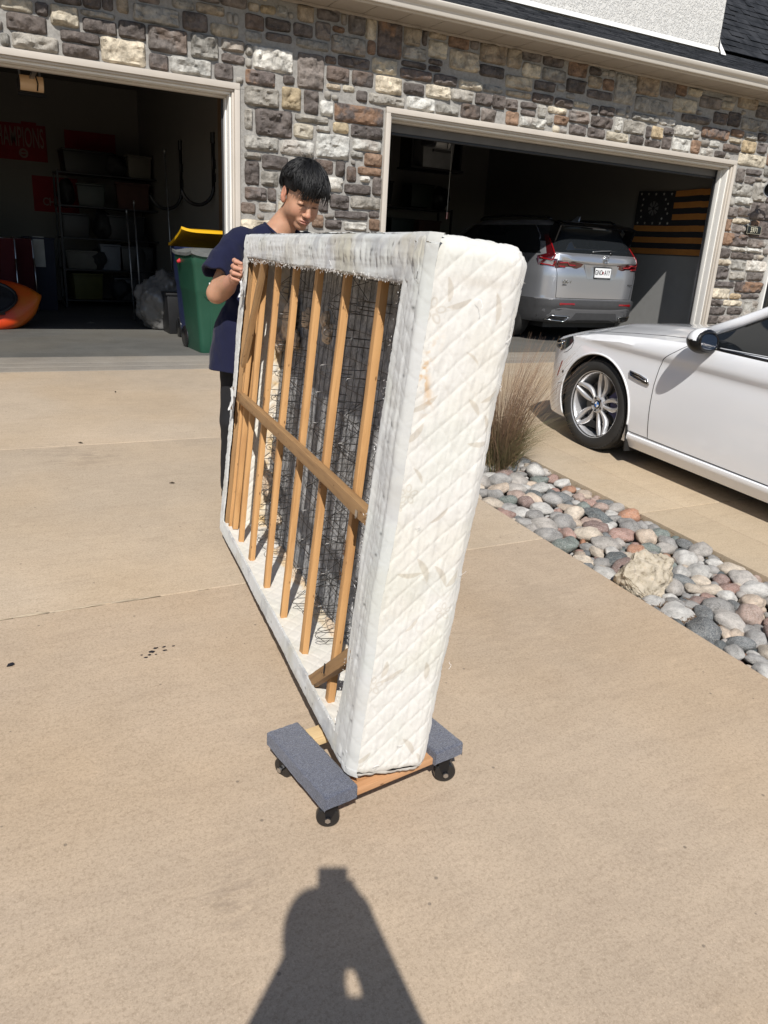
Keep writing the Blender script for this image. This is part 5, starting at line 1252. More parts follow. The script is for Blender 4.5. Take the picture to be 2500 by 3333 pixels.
for s_ in (-1, 1):
    TL = [(s_*x, z) for x, z in ((.918, 1.18), (.905, 1.06), (.74, 1.028), (.74, 1.12), (.755, 1.20), (.74, 1.30), (.70, 1.47), (.735, 1.47), (.79, 1.32), (.83, 1.22))]
    rpatch('taillight', TL, M_reddark, .006)
    rpatch('taillight', [(s_*x, z) for x, z in ((.73, 1.03), (.42, 1.035), (.345, 1.06), (.32, 1.10), (.50, 1.125), (.73, 1.13))], M_reddark, .006)
    for (x0, z0, x1, z1) in ((.895, 1.155, .80, 1.13), (.80, 1.13, .76, 1.20), (.76, 1.20, .72, 1.44), (.89, 1.075, .76, 1.055), (.78, 1.06, .76, 1.115)):
        rtube('lamp_band', [(s_*x0, z0), (s_*x1, z1)], .011, M_redl, .008)
    for (x0, z0, x1, z1) in ((.71, 1.10, .60, 1.108), (.60, 1.108, .56, 1.075), (.56, 1.075, .45, 1.072), (.71, 1.055, .62, 1.048)):
        rtube('lamp_band', [(s_*x0, z0), (s_*x1, z1)], .012, M_redl, .008)
    rpatch('reverse_lamp', [(s_*x, z) for x, z in ((.80, 1.155), (.745, 1.15), (.745, 1.185), (.765, 1.20))], NT('clear lamp lens').set((.7, .68, .7), .1, 0, .7).m, .012, 3)
    rpatch('reflector', [(s_*x, z) for x, z in ((.67, .565), (.42, .565), (.42, .54), (.67, .532))], M_redl, .006, 3)
    EX = [(s_*x, z) for x, z in ((.80, .325), (.75, .385), (.47, .375), (.53, .305))]
    rpatch('exhaust_tip', EX, M_dark, .008, 3); rtube('exhaust_trim', EX+EX[:1], .009, M_chrome, .012)
    rtube('tailgate_seam', [(s_*.725, 1.14), (s_*.735, 1.03), (s_*.71, .80), (s_*.70, .635)], .004, M_well, -.001)
    # wheels
    for yy in (.93, 3.63):
        t = MB(); t.lathe([(.2, -.11), (.25, -.115), (.33, -.10), (.355, -.08), (.36, 0), (.355, .08), (.33, .10), (.25, .11), (.2, .11)], (s_*.80, yy, .36), 'x', 48); t.build('tyre', M_tyre, suv, True, recalc=True)
        t = MB(); t.lathe([(0, s_*.09), (.06, s_*.095), (.07, s_*.07), (.2, s_*.09), (.235, s_*.10), (.25, s_*.11), (.245, 0)], (s_*.80, yy, .36), 'x', 40); t.build('rim', M_alu, suv, True, recalc=True)
rpatch('diffuser', [(-.66, .49), (-.60, .50), (.60, .50), (.66, .49), (.84, .47), (.88, .36), (.80, .30), (.46, .295), (.40, .35), (-.40, .35), (-.46, .295), (-.80, .30), (-.88, .36), (-.84, .47)], M_cladg, .004, 8)
rpatch('diffuser_vent', [(-.36, .43), (.40, .43), (.46, .33), (-.44, .33)], M_clad, .009, 4)
rtube('tailgate_seam', [(-.70, .628), (.70, .628)], .005, M_well, -.002, sub=20)
rpatch('tailgate_trim', [(-.72, 1.225), (.72, 1.225), (.74, 1.135), (.5, 1.128), (.22, 1.11), (-.22, 1.11), (-.5, 1.128), (-.74, 1.135)], M_silver, .014, 8, .016)
rpatch('plate_recess', [(-.30, 1.10), (.36, 1.10), (.30, .90), (-.22, .90)], M_silver, .003, 6)
# window frame
rpatch('rear_glass', [(-.72, 1.245), (.72, 1.245), (.60, 1.53), (-.60, 1.53)], M_glass, .006, 8)
t = MB(); t.grid([[(x, y, z) for x in np.linspace(-.70, .70, 16)] for y, z in ((.16, 1.592), (.155, 1.60), (.17, 1.612), (.30, 1.648), (.50, 1.674))]); t.grid([[(x, y, z) for x in np.linspace(-.70, .70, 16)] for y, z in ((.36, 1.56), (.16, 1.591))]); t.build('spoiler', M_gloss, suv, True, recalc=True, angle=40)
t = MB(); t.box(-.12, .12, .165, .18, 1.576, 1.588); t.build('high_brake_light', M_reddark, suv)
for s_ in (-1, 1):
    t = MB(); t.prism([(.16, 1.59), (.30, 1.64), (.40, 1.50), (.34, 1.35), (.27, 1.34)], 'x', s_*.70-.012, s_*.70+.012); t.build('spoiler_cheek', M_gloss, suv, recalc=True)
    t = MB(); t.tube([(s_*.60, .5, 1.68), (s_*.61, .62, 1.715), (s_*.61, 1.4, 1.735), (s_*.60, 2.2, 1.72), (s_*.59, 2.3, 1.68)], .014, 8); t.build('roof_rail', M_gloss, suv, True)
    t = MB(); t.tube([(s_*.80, .46, 1.35), (s_*.775, .50, 1.46), (s_*.715, .70, 1.605), (s_*.70, 1.4, 1.64), (s_*.72, 2.3, 1.60), (s_*.83, 2.95, 1.33)], .007, 6); t.build('window_trim', M_silver, suv, True)
t = MB(); t.add([(-.015, .62, 1.69), (.015, .62, 1.69), (.0, .80, 1.69), (-.002, .60, 1.755), (.002, .60, 1.755), (0, .66, 1.76)], [(0,1,4,3), (0,3,5,2), (1,2,5,4), (3,4,5), (0,2,1)]); t.build('antenna_fin', M_silver, suv)
rtube('wiper', [(-.14, 1.27), (0, 1.285), (.22, 1.30)], .008, M_galv, .02); t = MB(); t.lathe([(0, -.03), (.022, -.028), (.025, 0)], (.2, rear_y(.2, 1.26), 1.258), 'y', 12); t.build('wiper_hub', M_gloss, suv, True)
pl = empty('license_plate'); pl.parent = suv; py = rear_y(.05, .99)-.012; pl.location = (.055, py, .99)
t = MB(); t.box(-.16, .16, -.004, .006, -.083, .083); t.build('plate_frame', M_dark, pl, bevel=.003)
t = MB(); t.box(-.150, .150, -.0065, -.0042, -.062, .068); t.build('plate_face', simple('plate white', (.72, .73, .74), .4, var=.02), pl)
obj_text('letters', 'GNO', .098, M_dark, pl, face_M((-.079, -.007, .004), (1, 0, 0), (0, 0, 1)), .0012, .001, .62)
obj_text('letters', 'A1Y', .098, M_dark, pl, face_M((.080, -.007, .004), (1, 0, 0), (0, 0, 1)), .0012, .001, .62)
t = MB(); t.box(-.010, .012, -.009, -.0066, -.016, .022); t.build('sticker', M_redl, pl)
t = MB(); t.box(-.10, .10, -.0075, -.0062, -.080, -.062); t.build('frame_script_bar', M_clad, pl)
obj_text('badge', 'CR-V', .062, M_chrome, suv, face_M((-.565, rear_y(-.56, .845)-.004, .852), (1, 0, 0), (0, 0, 1)), .002, .001, 1.15)
obj_text('badge', 'HYBRID', .020, M_clad, suv, face_M((-.60, rear_y(-.6, .80)-.004, .808), (1, 0, 0), (0, 0, 1)), .002, .001, 1.1)
obj_text('badge', 'SPORT', .026, M_clad, suv, face_M((.63, rear_y(.6, .84)-.004, .838), (1, 0, 0), (0, 0, 1)), .002, .001, 1.1)
lg = MB(); yL = rear_y(.06, 1.175)-.030
def LT(x, z): return (.065+x, yL, 1.172+z)
lg.tube([LT(-.048, .040), LT(0, .046), LT(.048, .040), LT(.045, -.01), LT(.034, -.044), LT(0, -.048), LT(-.034, -.044), LT(-.045, -.01), LT(-.048, .040)], .005, 6)
lg.tube([LT(-.030, .034), LT(-.021, 0), LT(-.021, -.034)], .0065, 6); lg.tube([LT(.030, .034), LT(.021, 0), LT(.021, -.034)], .0065, 6); lg.tube([LT(-.022, .0), LT(.022, .0)], .0065, 6)
lg.build('emblem', M_chrome, suv, True)
t = MB(); t.box(-.7, .7, .3, 4.2, .2, .29); t.build('underbody', M_dark, suv)
# ================================================================== things in the right garage
fg = empty('wall_flag', (9.905, 9.36, 1.80), label='black and orange striped flag with white stars hung on the garage side wall', cat='flag')
M_fo = simple('orange cloth', (.42, .17, .035), .9, var=.08); M_fb = simple('black cloth', (.018, .018, .020), .9, var=.1); M_fs = simple('off white cloth star', (.42, .41, .38), .9)
FW, FH = 1.50, .96
def flagP(u, v_):  # u 0..1 left(in view, far) to right ; v 0..1 top to bottom
    sag = .020*math.sin(pi*u)+(.01 if u > .9 else 0)
    return (-.012-.008*math.sin(u*9+v_*2)-.006*math.sin(v_*7), FW/2-FW*u, FH/2-FH*v_-sag*(1-v_))
for k in range(11):
    va, vb = k/11, (k+1)/11
    ua = .52 if k < 6 else 0.0
    t = MB(); t.grid([[flagP(u, v_) for u in np.linspace(ua, 1, 16)] for v_ in (va, (va+vb)/2, vb)]); t.build('stripe', [M_fo, M_fb][k % 2], fg, True)
t = MB(); t.grid([[flagP(u, v_) for u in np.linspace(0, .52, 10)] for v_ in np.linspace(0, 6/11, 8)]); t.build('canton', M_fb, fg, True)
t = MB()
spots = [(.05+.105*i, .045) for i in range(5)]+[(.05+.105*i, .505) for i in range(5)]+[(.09, .13), (.09, .22), (.08, .31), (.09, .41), (.40, .13), (.44, .20), (.42, .28), (.45, .35), (.38, .43)]
for (u, v_) in spots:
    P0 = Vector(flagP(u, v_)); pts = []
    for k in range(10):
        r0 = .026 if k % 2 == 0 else .011; a = pi/2+k*pi/5; pts.append((P0.x-.004, P0.y-r0*cos(a), P0.z+r0*sin(a)))
    t.add(pts+[(P0.x-.006, P0.y, P0.z)], [(k, (k+1) % 10, 10) for k in range(10)])
t.build('stars', M_fs, fg)
t = MB(); c0 = Vector(flagP(.25, .27))   # plain round emblem
for k in range(8):
    a = k*pi/4; t.add([(c0.x-.004, c0.y-.03*cos(a+q), c0.z+.03*sin(a+q)) for q in (-.3, .3)]+[(c0.x-.004, c0.y-.11*cos(a+q), c0.z+.11*sin(a+q)) for q in (.25, -.25)], [(0, 1, 2, 3)])
t.build('emblem', simple('faded grey cloth print', (.12, .12, .12), .9), fg)
def opener(loc, label, lit):
    op = empty('door_opener', loc, label=label, cat='garage door opener')
    t = MB(); t.box(-.12, .12, -.16, .2, .0, .10); t.build('housing', M_clad, op, bevel=.015)
    t = MB(); t.grid([[(x, -.165-.07*math.sin(pi*q)**.6*(1-.15*(x/.13)**2), .10-.15*q) for x in np.linspace(-.115, .115, 7)] for q in np.linspace(0, 1, 9)])
    mt = NT('opener lens '+label[:4]); mt.set((.65, .50, .34) if lit else (.25, .25, .25), .3)
    if lit: mt.set(None, None, None, None, None, Emission_Color=(1, .50, .18), Emission_Strength=.07)
    t.build('lens', mt.m, op, True)
    t = MB()
    for xx in (-.1, .1): t.box(xx-.012, xx+.012, -.005, .0, .12, 3.38-loc[2])
    t.box(-.02, .02, -1.8, -.2, .06, .09); t.build('rail_and_strap', M_galv, op)
    t = MB(); t.tube([(.03, -.25, .12), (.055, -.25, .02), (.045, -.25, -.05)], .008, 5); t.box(-.14, .14, -.2, -.17, -.10, -.07); t.build('cord_and_clip', M_dark, op)
    return op
opener((5.95, 10.1, 2.55), 'dark garage door opener hanging from the ceiling of the right garage', False)
opener((.80, 10.1, 2.58), 'garage door opener with a warm amber lit lens in the left garage', True)
t = MB(); t.tube([(0, 0, 0), (.002, 0, -.4), (0, 0, -.86)], .004, 5); o = t.build('pull_cord', simple('white cord', (.4, .4, .38), .8)); o.location = (6.1, 9.9, 2.55); 
t = MB(); t.tube([(0, 0, -.86), (.0, 0, -.95)], .016, 8); t.build('handle', M_redl, o)
tag(o, 'thin white emergency pull cord with handle dangling in the right garage', 'cord')
def shelf_unit(loc, w_, d_, h_, n, label, rz=0):
    s_ = empty('storage_shelf', loc, (0, 0, rz), label=label, cat='shelf')
    for xx in (0, w_):
        for yy in (0, d_):
            t = MB(); t.box(xx-.015, xx+.015, yy-.015, yy+.015, 0, h_); t.build('post', M_black_metal, s_)
    for k in range(n):
        z = .12+(h_-.14)*k/(n-1); t = MB(); t.box(-.015, w_+.015, -.0151, d_+.0151, z-.02, z); t.build('shelf_board', M_black_metal, s_)
    return s_
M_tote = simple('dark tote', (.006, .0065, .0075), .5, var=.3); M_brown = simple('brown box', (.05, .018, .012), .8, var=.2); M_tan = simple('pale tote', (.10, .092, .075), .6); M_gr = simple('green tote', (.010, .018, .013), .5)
def box_thing(name, loc, s3, mt, label, cat, rz=0, lid=None, grp=None):
    t = MB(); x, y, z = s3
    t.add([(-x*.46, -y*.46, 0), (x*.46, -y*.46, 0), (x*.46, y*.46, 0), (-x*.46, y*.46, 0), (-x/2, -y/2, z), (x/2, -y/2, z), (x/2, y/2, z), (-x/2, y/2, z)], [(0,3,2,1),(4,5,6,7),(0,1,5,4),(1,2,6,5),(2,3,7,6),(3,0,4,7)])
    e = empty(name, loc, (0, 0, rz), label=label, cat=cat, group=grp); t.build('box_body', mt, e, bevel=.012)
    t = MB(); t.box(-x/2-.012, x/2+.012, -y/2-.012, y/2+.012, z+.001, z+.03); t.build('lid', lid or mt, e, bevel=.008); return e
shelf_unit((6.35, 13.7, 0), 2.2, .5, 1.95, 4, 'black storage shelf in the dark back of the right garage behind the SUV')
for k, (x, z) in enumerate(((6.7, .7), (7.3, .7), (7.9, .7), (6.8, 1.32), (7.5, 1.32), (8.1, 1.32), (7.0, 1.96), (7.9, 1.96))):
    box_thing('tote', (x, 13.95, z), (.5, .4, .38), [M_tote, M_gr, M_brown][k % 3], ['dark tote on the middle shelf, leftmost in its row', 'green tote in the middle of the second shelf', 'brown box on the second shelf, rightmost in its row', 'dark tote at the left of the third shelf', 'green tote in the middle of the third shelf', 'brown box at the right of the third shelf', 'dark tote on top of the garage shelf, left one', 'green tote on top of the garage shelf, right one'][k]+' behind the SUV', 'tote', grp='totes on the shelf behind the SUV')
fan = empty('round_fan', (5.55, 13.6, 1.15), label='round grey wall fan at the back left of the right garage', cat='fan')
t = MB()
for r0 in (.06, .12, .18, .23): t.tube([(r0*cos(a), -.05+.04*(r0/.23)**2, r0*sin(a)) for a in np.linspace(0, 2*pi, 33)], .006, 5, cap=False)
for k in range(16): a = k*pi/8; t.tube([(.05*cos(a), -.05, .05*sin(a)), (.23*cos(a), -.01, .23*sin(a))], .003, 4)
t.build('guard', M_galv, fan); t = MB()
for k in range(4): a = k*pi/2; t.add([(0, 0, 0), (.2*cos(a), -.02, .2*sin(a)), (.2*cos(a+.7), .03, .2*sin(a+.7)), (.05*cos(a+.9), .02, .05*sin(a+.9))], [(0, 1, 2, 3)])
t.build('blades', M_tan, fan); t = MB(); t.tube([(0, .02, 0), (0, .1, 0), (0, .95, 0)], [.07, .06, .02], 12); t.build('motor', M_clad, fan, True)
t = MB(); t.tube([(0, .1, -.05), (0, .1, -1.14)], .02, 8); t.lathe([(0, -1.15), (.2, -1.15), (.18, -1.12), (.02, -1.10)], (0, .1, 0), 'z', 20); t.build('stand', M_clad, fan, True)
box_thing('red_cabinet', (5.25, 12.6, 0), (.6, .5, 1.0), simple('dark red steel', (.10, .008, .01), .5), 'dark red steel cabinet just inside the left edge of the right garage', 'cabinet')
box_thing('wall_bin', (7.0, 12.0, 2.45), (.6, .5, .5), simple('clear plastic tub', (.16, .16, .16), .4), 'pale translucent tub hanging high on a rack in the right garage', 'tub')
t = MB(); t.prism([(-.5, 0), (.5, 0), (.5, .03), (-.5, .03)], 'y', -.25, .25); t.box(-.48, -.45, -.2, .2, .03, .95); t.box(.45, .48, -.2, .2, .03, .95); o = t.build('ceiling_rack', M_black_metal); o.location = (7.0, 12.0, 2.42); tag(o, 'black ceiling rack carrying a pale tub in the right garage', 'rack')
for (x, z, r0, lb) in ((8.35, 1.97, .22, 'round black bundle on the right end of the shelf top behind the SUV'),):
    bm = bmesh.new(); bmesh.ops.create_icosphere(bm, subdivisions=3, radius=r0)
    for vv in bm.verts: vv.co *= 1+.25*mn.noise(vv.co*9)
    me = bpy.data.meshes.new('bundle'); bm.to_mesh(me); bm.free(); o = new_obj('bundle', me, M_tote, None, True); o.location = (x, 13.9, z+r0*.8); tag(o, lb, 'bundle')
st = MB(); st.box(-.14, .14, -.05, .05, 0, .012); o = st.build('strap', simple('yellow strap', (.45, .22, .02), .7)); o.location = (9.6, 9.0, .004); tag(o, 'small yellow strap lying on the floor below the flag', 'strap')
# ================================================================== left garage contents
grn = NT('green cart plastic'); v = grn.coord(); a = grn.noise(v, 5, 5); s2 = grn.noise(grn.coord('Object', (1, 1, .2)), 60, 4)
grn.set(grn.mix((.010, .056, .032), (.017, .078, .047), a), .42, 0, .45); grn.bump(s2, .08, .003)
blu = simple('navy cart plastic', (.018, .028, .085), .45, var=.15); yel = simple('yellow lid plastic', (.72, .40, .008), .35, var=.05); M_gl = simple('weathered grey lid', (.13, .135, .13), .55, var=.25)
def cart(loc, rz, wb, wt, db, dt, h, mt, lidm, label, open_=0):
    c = empty('wheelie_bin', loc, (0, 0, rz), label=label, cat='wheelie bin', group='wheeled bins inside the left garage')
    def ring(z, w_, d_, r0, inset=0):
        P = []
        for (cx_, cy_, a0) in ((w_/2-r0, -d_/2+r0, -pi/2), (w_/2-r0, d_/2-r0, 0), (-w_/2+r0, d_/2-r0, pi/2), (-w_/2+r0, -d_/2+r0, pi)):
            for k in range(6): a = a0+k*pi/10; P.append((cx_+r0*cos(a), cy_+r0*sin(a), z))
        return P
    rows = []
    for z, f_, ex in ((0, 0, 0), (.02, .02, .006), (.12, .12, 0), (.4, .4, 0), (.60, .60, 0), (.63, .63, .012), (.66, .66, .014), (.86, .86, .016), (.9, .9, .03), (.96, 1, .035), (1, 1, .035)):
        w_ = wb+(wt-wb)*f_+ex; d_ = db+(dt-db)*f_+ex; rows.append(ring(z*h, w_, d_, .05))
    t = MB(); m_ = len(rows[0]); t.add([p for r in rows for p in r], [(i*m_+j, i*m_+(j+1) % m_, (i+1)*m_+(j+1) % m_, (i+1)*m_+j) for i in range(len(rows)-1) for j in range(m_)]+[tuple(range(m_-1, -1, -1))])
    t.build('bin_body', mt, c, True, angle=50)
    # ribs and lift pocket on the visible flank
    t = MB()
    for xx in (-wb*.18, wb*.12): t.prism([(-db/2-.004, .03), (-db/2-.016, .05), (-dt/2*.85-.018, h*.55), (-dt/2*.85-.0, h*.58)], 'x', xx-.012, xx+.012)
    t.build('rib', mt, c, recalc=True)
    t = MB(); t.prism([(-wt*.28, 0), (wt*.10, 0), (wt*.04, -.035), (-wt*.22, -.035)], 'y', -dt*.5*.93-.012, -dt*.5*.9+.0)
    t.xf(Matrix.Translation((0, 0, h*.60))); t.build('lift_pocket', mt, c, recalc=True)
    t = MB(); t.tube([(-wt*.32, dt/2+.07, h*.97), (wt*.32, dt/2+.07, h*.97)], .016, 8)
    for xx in (-wt*.32, wt*.32): t.tube([(xx, dt/2+.07, h*.97), (xx, dt/2-.02, h*.95)], .016, 8)
    t.build('handle', mt, c, True)
    for xx in (-wb*.5, wb*.5):
        t = MB(); t.lathe([(0, -.025), (.10, -.025), (.115, -.015), (.115, .015), (.1, .025), (0, .025)], (xx, db/2+.02, .115), 'x', 24); t.build('wheel', M_rub, c, True, recalc=True)
    # lid
    L = [[(x*(1), y, .035*(1-(2*x/wt)**4)*(1-((y+dt/2)/dt*2-1)**4)*.9+.012) for x in np.linspace(-wt/2-.03, wt/2+.03, 12)] for y in np.linspace(-dt/2-.04, dt/2+.03, 12)]
    t = MB(); t.grid(L); n1 = 12; 
    lo = MB(); lo.grid([[(x, y, z-.03) for x, y, z in r] for r in L]); t.v += lo.v; t.f += [tuple(i+144 for i in f)[::-1] for f in lo.f]; t.mi += lo.mi
    edge = [i for i in range(12)]+[12*j+11 for j in range(1, 12)]+[132+i for i in range(10, -1, -1)]+[12*j for j in range(10, 0, -1)]
    t.f += [(edge[k], edge[k]+144, edge[(k+1) % len(edge)]+144, edge[(k+1) % len(edge)]) for k in range(len(edge))]; t.mi += [0]*len(edge)
    t.xf(Matrix.Translation((0, dt/2, h+.022)) @ Matrix.Rotation(open_, 4, 'X') @ Matrix.Translation((0, -dt/2, 0))); t.build('lid', lidm, c, True, recalc=True, angle=40)
    return c
g_ = cart((2.235, 8.32, .004), R(3), 0.34, .50, .50, .62, .98, grn.m, M_gl, 'green wheelie bin with a weathered grey lid just inside the left garage')
t = MB(); t.box(-.10, -.045, -.335, -.331, .685, .72); o = t.build('label', M_white, g_)
t = MB(); t.box(-.16, -.06, -.327, -.323, .84, .855); t.build('label', M_tan, g_)
cart((2.40, 9.20, .004), R(0), .42, .54, .5, .62, 1.04, blu, yel, 'navy recycling bin with its yellow lid lifted behind the green bin', -.26)
bm = MB(); bm.tube([(-.06, 0, 0), (-.02, .01, .02), (.03, 0, .015), (.07, .01, .03)], [.015, .028, .026, .012], 7); o = bm.build('red_glove', simple('red and white cloth', (.55, .03, .04), .8), None, True); o.location = (2.0, 8.42, .90); tag(o, 'small red and white cloth caught on the rim beside the green bin', 'cloth')
# kayak
kt = NT('orange kayak plastic'); v = kt.coord(); sp = kt.n('SeparateXYZ'); kt.l(v, sp.inputs[0])
kt.set(kt.mix(kt.ramp(kt.math('ADD', kt.math('MULTIPLY', sp.outputs[0], .8), kt.math('MULTIPLY', kt.noise(v, 2.5, 3), .7)), [(.25, (.62, .045, .01)), (.55, (.62, .06, .008)), (.78, (.42, .16, .01)), (.9, (.55, .05, .01))]), (.55, .05, .01), .3), .38, 0, .5)
ky = empty('kayak', (.02, 10.50, .12), (.95, 0, R(14)), label='orange and yellow sit-in kayak lying on the left garage floor', cat='kayak')
def ks(x):  # half beam and heights along the boat, bow at +.62
    f_ = max(0, 1-((x+1.1)/1.75)**6) if x > -1.1 else max(0, 1-((-1.1-x)/1.75)**4)
    return .37*f_**.6
rows = []
for x in np.linspace(.645, -2.84, 60):
    w_ = ks(x); up = .12*abs((x+1.1)/1.74)**3; P = []
    for k in range(24):
        a = 2*pi*k/24; cy_, cz_ = cos(a), sin(a)
        z = .20+up+(.15*max(0, cz_)**.8 if cz_ > 0 else -(.19)*(-cz_)**.7*(.4+.6*min(1, w_/.3)))
        P.append((x, w_*np.sign(cy_)*abs(cy_)**.75, z))
    rows.append(P)
t = MB(); t.add([p for r in rows for p in r], [(i*24+j, i*24+(j+1) % 24, (i+1)*24+(j+1) % 24, (i+1)*24+j) for i in range(59) for j in range(24)]+[tuple(range(24)), tuple(range(59*24+23, 59*24-1, -1))])
t.build('hull', kt.m, ky, True, recalc=True)
t = MB(); ring = [(-.26+.62*cos(a), .265*sin(a), .365+.12*(abs(-.26+.62*cos(a)+1.1)/1.74)**3+.02) for a in np.linspace(0, 2*pi, 41)]; t.tube(ring, .022, 8, cap=False); t.build('cockpit_rim', M_dark, ky, True)
t = MB(); t.add([(p[0], p[1], p[2]-.008) for p in ring[:-1]], [tuple(range(40))]); t.build('cockpit_opening', M_dark, ky)
t = MB(); t.tube([(.40, -.16, .39), (.52, 0, .40), (.40, .16, .39)], .006, 5); t.build('deck_cord', M_dark, ky)
t = MB(); t.tube([(-1.2, -.28, .39), (-.4, -.26, .42), (.2, -.2, .40)], .014, 8); t.box(-1.2, -1.0, -.36, -.2, .38, .39); t.build('paddle', M_dark, ky)
t = MB(); t.tube([(.56, 0, .40), (.62, 0, .36)], .02, 8); t.build('bow_handle', M_dark, ky, True)
# folded camping chairs
for k, (x, y, lb) in enumerate(((.30, 11.9, 'red folded camping chair leaning behind the kayak, the one nearer the opening'), (.55, 12.35, 'red folded camping chair standing behind the first, nearer the shelf'))):
    cc = empty('camping_chair', (x, y, .004), (0, 0, R(-8+10*k)), label=lb, cat='camping chair', group='folded camping chairs behind the kayak')
    for dx in (-.28, .28):
        t = MB(); t.tube([(dx, 0, .01), (dx, -.02, .5), (dx, .02, .98), (dx*.9, .04, 1.02)], .011, 8); t.tube([(dx, -.06, .04), (dx, -.07, .45), (dx, -.04, .72), (dx, -.0, .74)], .011, 8); t.tube([(dx, -.06, .04), (dx, 0, .01)], .011, 8); t.build('side_frame', M_steel, cc, True)
    t = MB(); t.grid([[(xx, .0+.01*math.sin(z*20), z) for xx in np.linspace(-.27, .27, 6)] for z in np.linspace(.2, 1.0, 9)]); t.build('seat_fabric', simple('maroon canvas', (.07, .006, .01), .9), cc, True)
    t = MB(); t.tube([(-.28, -.02, .22), (.28, -.02, .22)], .01, 6); t.tube([(-.28, .02, 1.0), (.28, .02, 1.0)], .01, 6); t.build('cross_bar', M_steel, cc, True)
# shelf with totes
sh_ = shelf_unit((1.32, 13.3, 0), 1.5, .55, 2.0, 5, 'tall black storage shelf loaded with dark totes against the left garage back wall')
TB = [(1.35, .66, .42, M_tan, 'pale tote on the second shelf of the left garage, left one'), (1.78, .66, .30, simple('light blue grey bucket', (.11, .12, .14), .5), 'light grey bucket beside the pale tote on the left garage shelf'), (2.22, .66, .5, M_tote, 'black tote at the right end of the second shelf in the left garage'), (1.4, .12, .5, simple('olive box', (.07, .065, .01), .6), 'dull yellow box on the lowest left garage shelf'), (2.1, .12, .6, M_tote, 'black tote on the lowest left garage shelf, right one'),
      (1.35, 1.20, .5, M_tote, 'black tote on the third shelf of the left garage, left one'), (2.05, 1.20, .55, M_tote, 'black tote on the third shelf of the left garage, right one'), (1.6, 1.73, .5, M_gr, 'dark green tote on the fourth shelf of the left garage'), (2.2, 1.73, .45, M_brown, 'reddish brown carton on the fourth shelf of the left garage'), (1.5, 2.26, .7, M_tote, 'large black case on top of the left garage shelf'), (2.25, 2.26, .35, M_tan, 'small pale carton on top of the left garage shelf')]
random.seed(2)
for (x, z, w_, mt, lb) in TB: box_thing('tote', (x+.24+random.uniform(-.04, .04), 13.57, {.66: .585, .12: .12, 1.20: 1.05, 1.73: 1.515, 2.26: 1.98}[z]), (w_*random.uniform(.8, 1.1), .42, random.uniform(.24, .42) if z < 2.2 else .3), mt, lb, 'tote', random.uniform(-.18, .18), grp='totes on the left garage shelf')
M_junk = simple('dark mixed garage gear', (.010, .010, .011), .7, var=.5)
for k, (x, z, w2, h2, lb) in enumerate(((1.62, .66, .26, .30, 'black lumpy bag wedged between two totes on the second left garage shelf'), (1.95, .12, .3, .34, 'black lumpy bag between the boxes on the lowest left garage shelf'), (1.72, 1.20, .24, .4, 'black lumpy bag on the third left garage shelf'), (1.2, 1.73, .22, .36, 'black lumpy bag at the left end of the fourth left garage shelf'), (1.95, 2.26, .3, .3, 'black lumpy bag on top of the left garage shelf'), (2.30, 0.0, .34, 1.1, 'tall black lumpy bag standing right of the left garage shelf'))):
    bm = bmesh.new(); bmesh.ops.create_icosphere(bm, subdivisions=3, radius=1)
    for vv in bm.verts:
        d = vv.co.normalized(); q = 1+.3*mn.noise(d*2+Vector((k, 0, 0)))+.12*mn.noise(d*6); vv.co = Vector((d.x*w2*.6*q, d.y*.2*q, max(.0, h2*.5+d.z*h2*.55*q)))
    me = bpy.data.meshes.new('gear_bag'); bm.to_mesh(me); bm.free(); o = new_obj('gear_bag', me, M_junk, None, True); o.location = (x+.24, 13.5, {.66: .585, .12: .12, 1.20: 1.05, 1.73: 1.515, 2.26: 1.98, 0.0: 0}[z]+.002); tag(o, lb, 'bag', 'dark bags around the left garage shelf')
# banners on the back wall
M_red = simple('dark red banner cloth', (.19, .010, .014), .9, var=.1); M_bw = simple('faded banner print', (.22, .16, .14), .9)
def banner(x0, x1, z0, z1, txt, sz, label, zt=None):
    bn = empty('wall_banner', ((x0+x1)/2, 14.585, (z0+z1)/2), label=label, cat='banner', group='red banners on the back wall')
    w_, h_ = x1-x0, z1-z0; t = MB(); t.grid([[(x, -.006*math.sin(x*5+z*3), z) for x in np.linspace(-w_/2, w_/2, 10)] for z in np.linspace(-h_/2, h_/2, 5)]); t.grid([[(x, .004, z) for x in (w_/2, -w_/2)] for z in (-h_/2, h_/2)]); t.build('cloth', M_red, bn, True)
    if txt: obj_text('lettering', txt, sz, M_bw, bn, face_M((0 if sz < .4 else .04, -.012, h_*.08 if zt is None else zt), (1, 0, 0), (0, 0, 1)), .001, .004, .8 if sz < .4 else .34)
    return bn
b1 = banner(.38, 1.32, 2.17, 2.70, 'CHAMPIONS', .41, 'large red banner lettered CHAMPIONS on the back wall of the left garage', .06)
t = MB(); t.lathe([(.04, -.012), (.07, -.012)], (.12, 0, -.16), 'y', 20); t.box(.07, .17, -.013, -.011, -.175, -.145); t.build('round_mark', M_bw, b1)
t = MB(); t.box(.12, .34, -.01, .0, .265, .30); t.build('stitched_tab', M_red, b1)
banner(1.60, 2.39, 2.30, 2.69, None, .22, 'narrow plain red banner above the left garage shelf', .02)
banner(1.06, 1.75, 1.42, 1.96, 'CHIEFS', .17, 'small dark red banner left of the tall shelf in the left garage', -.12)
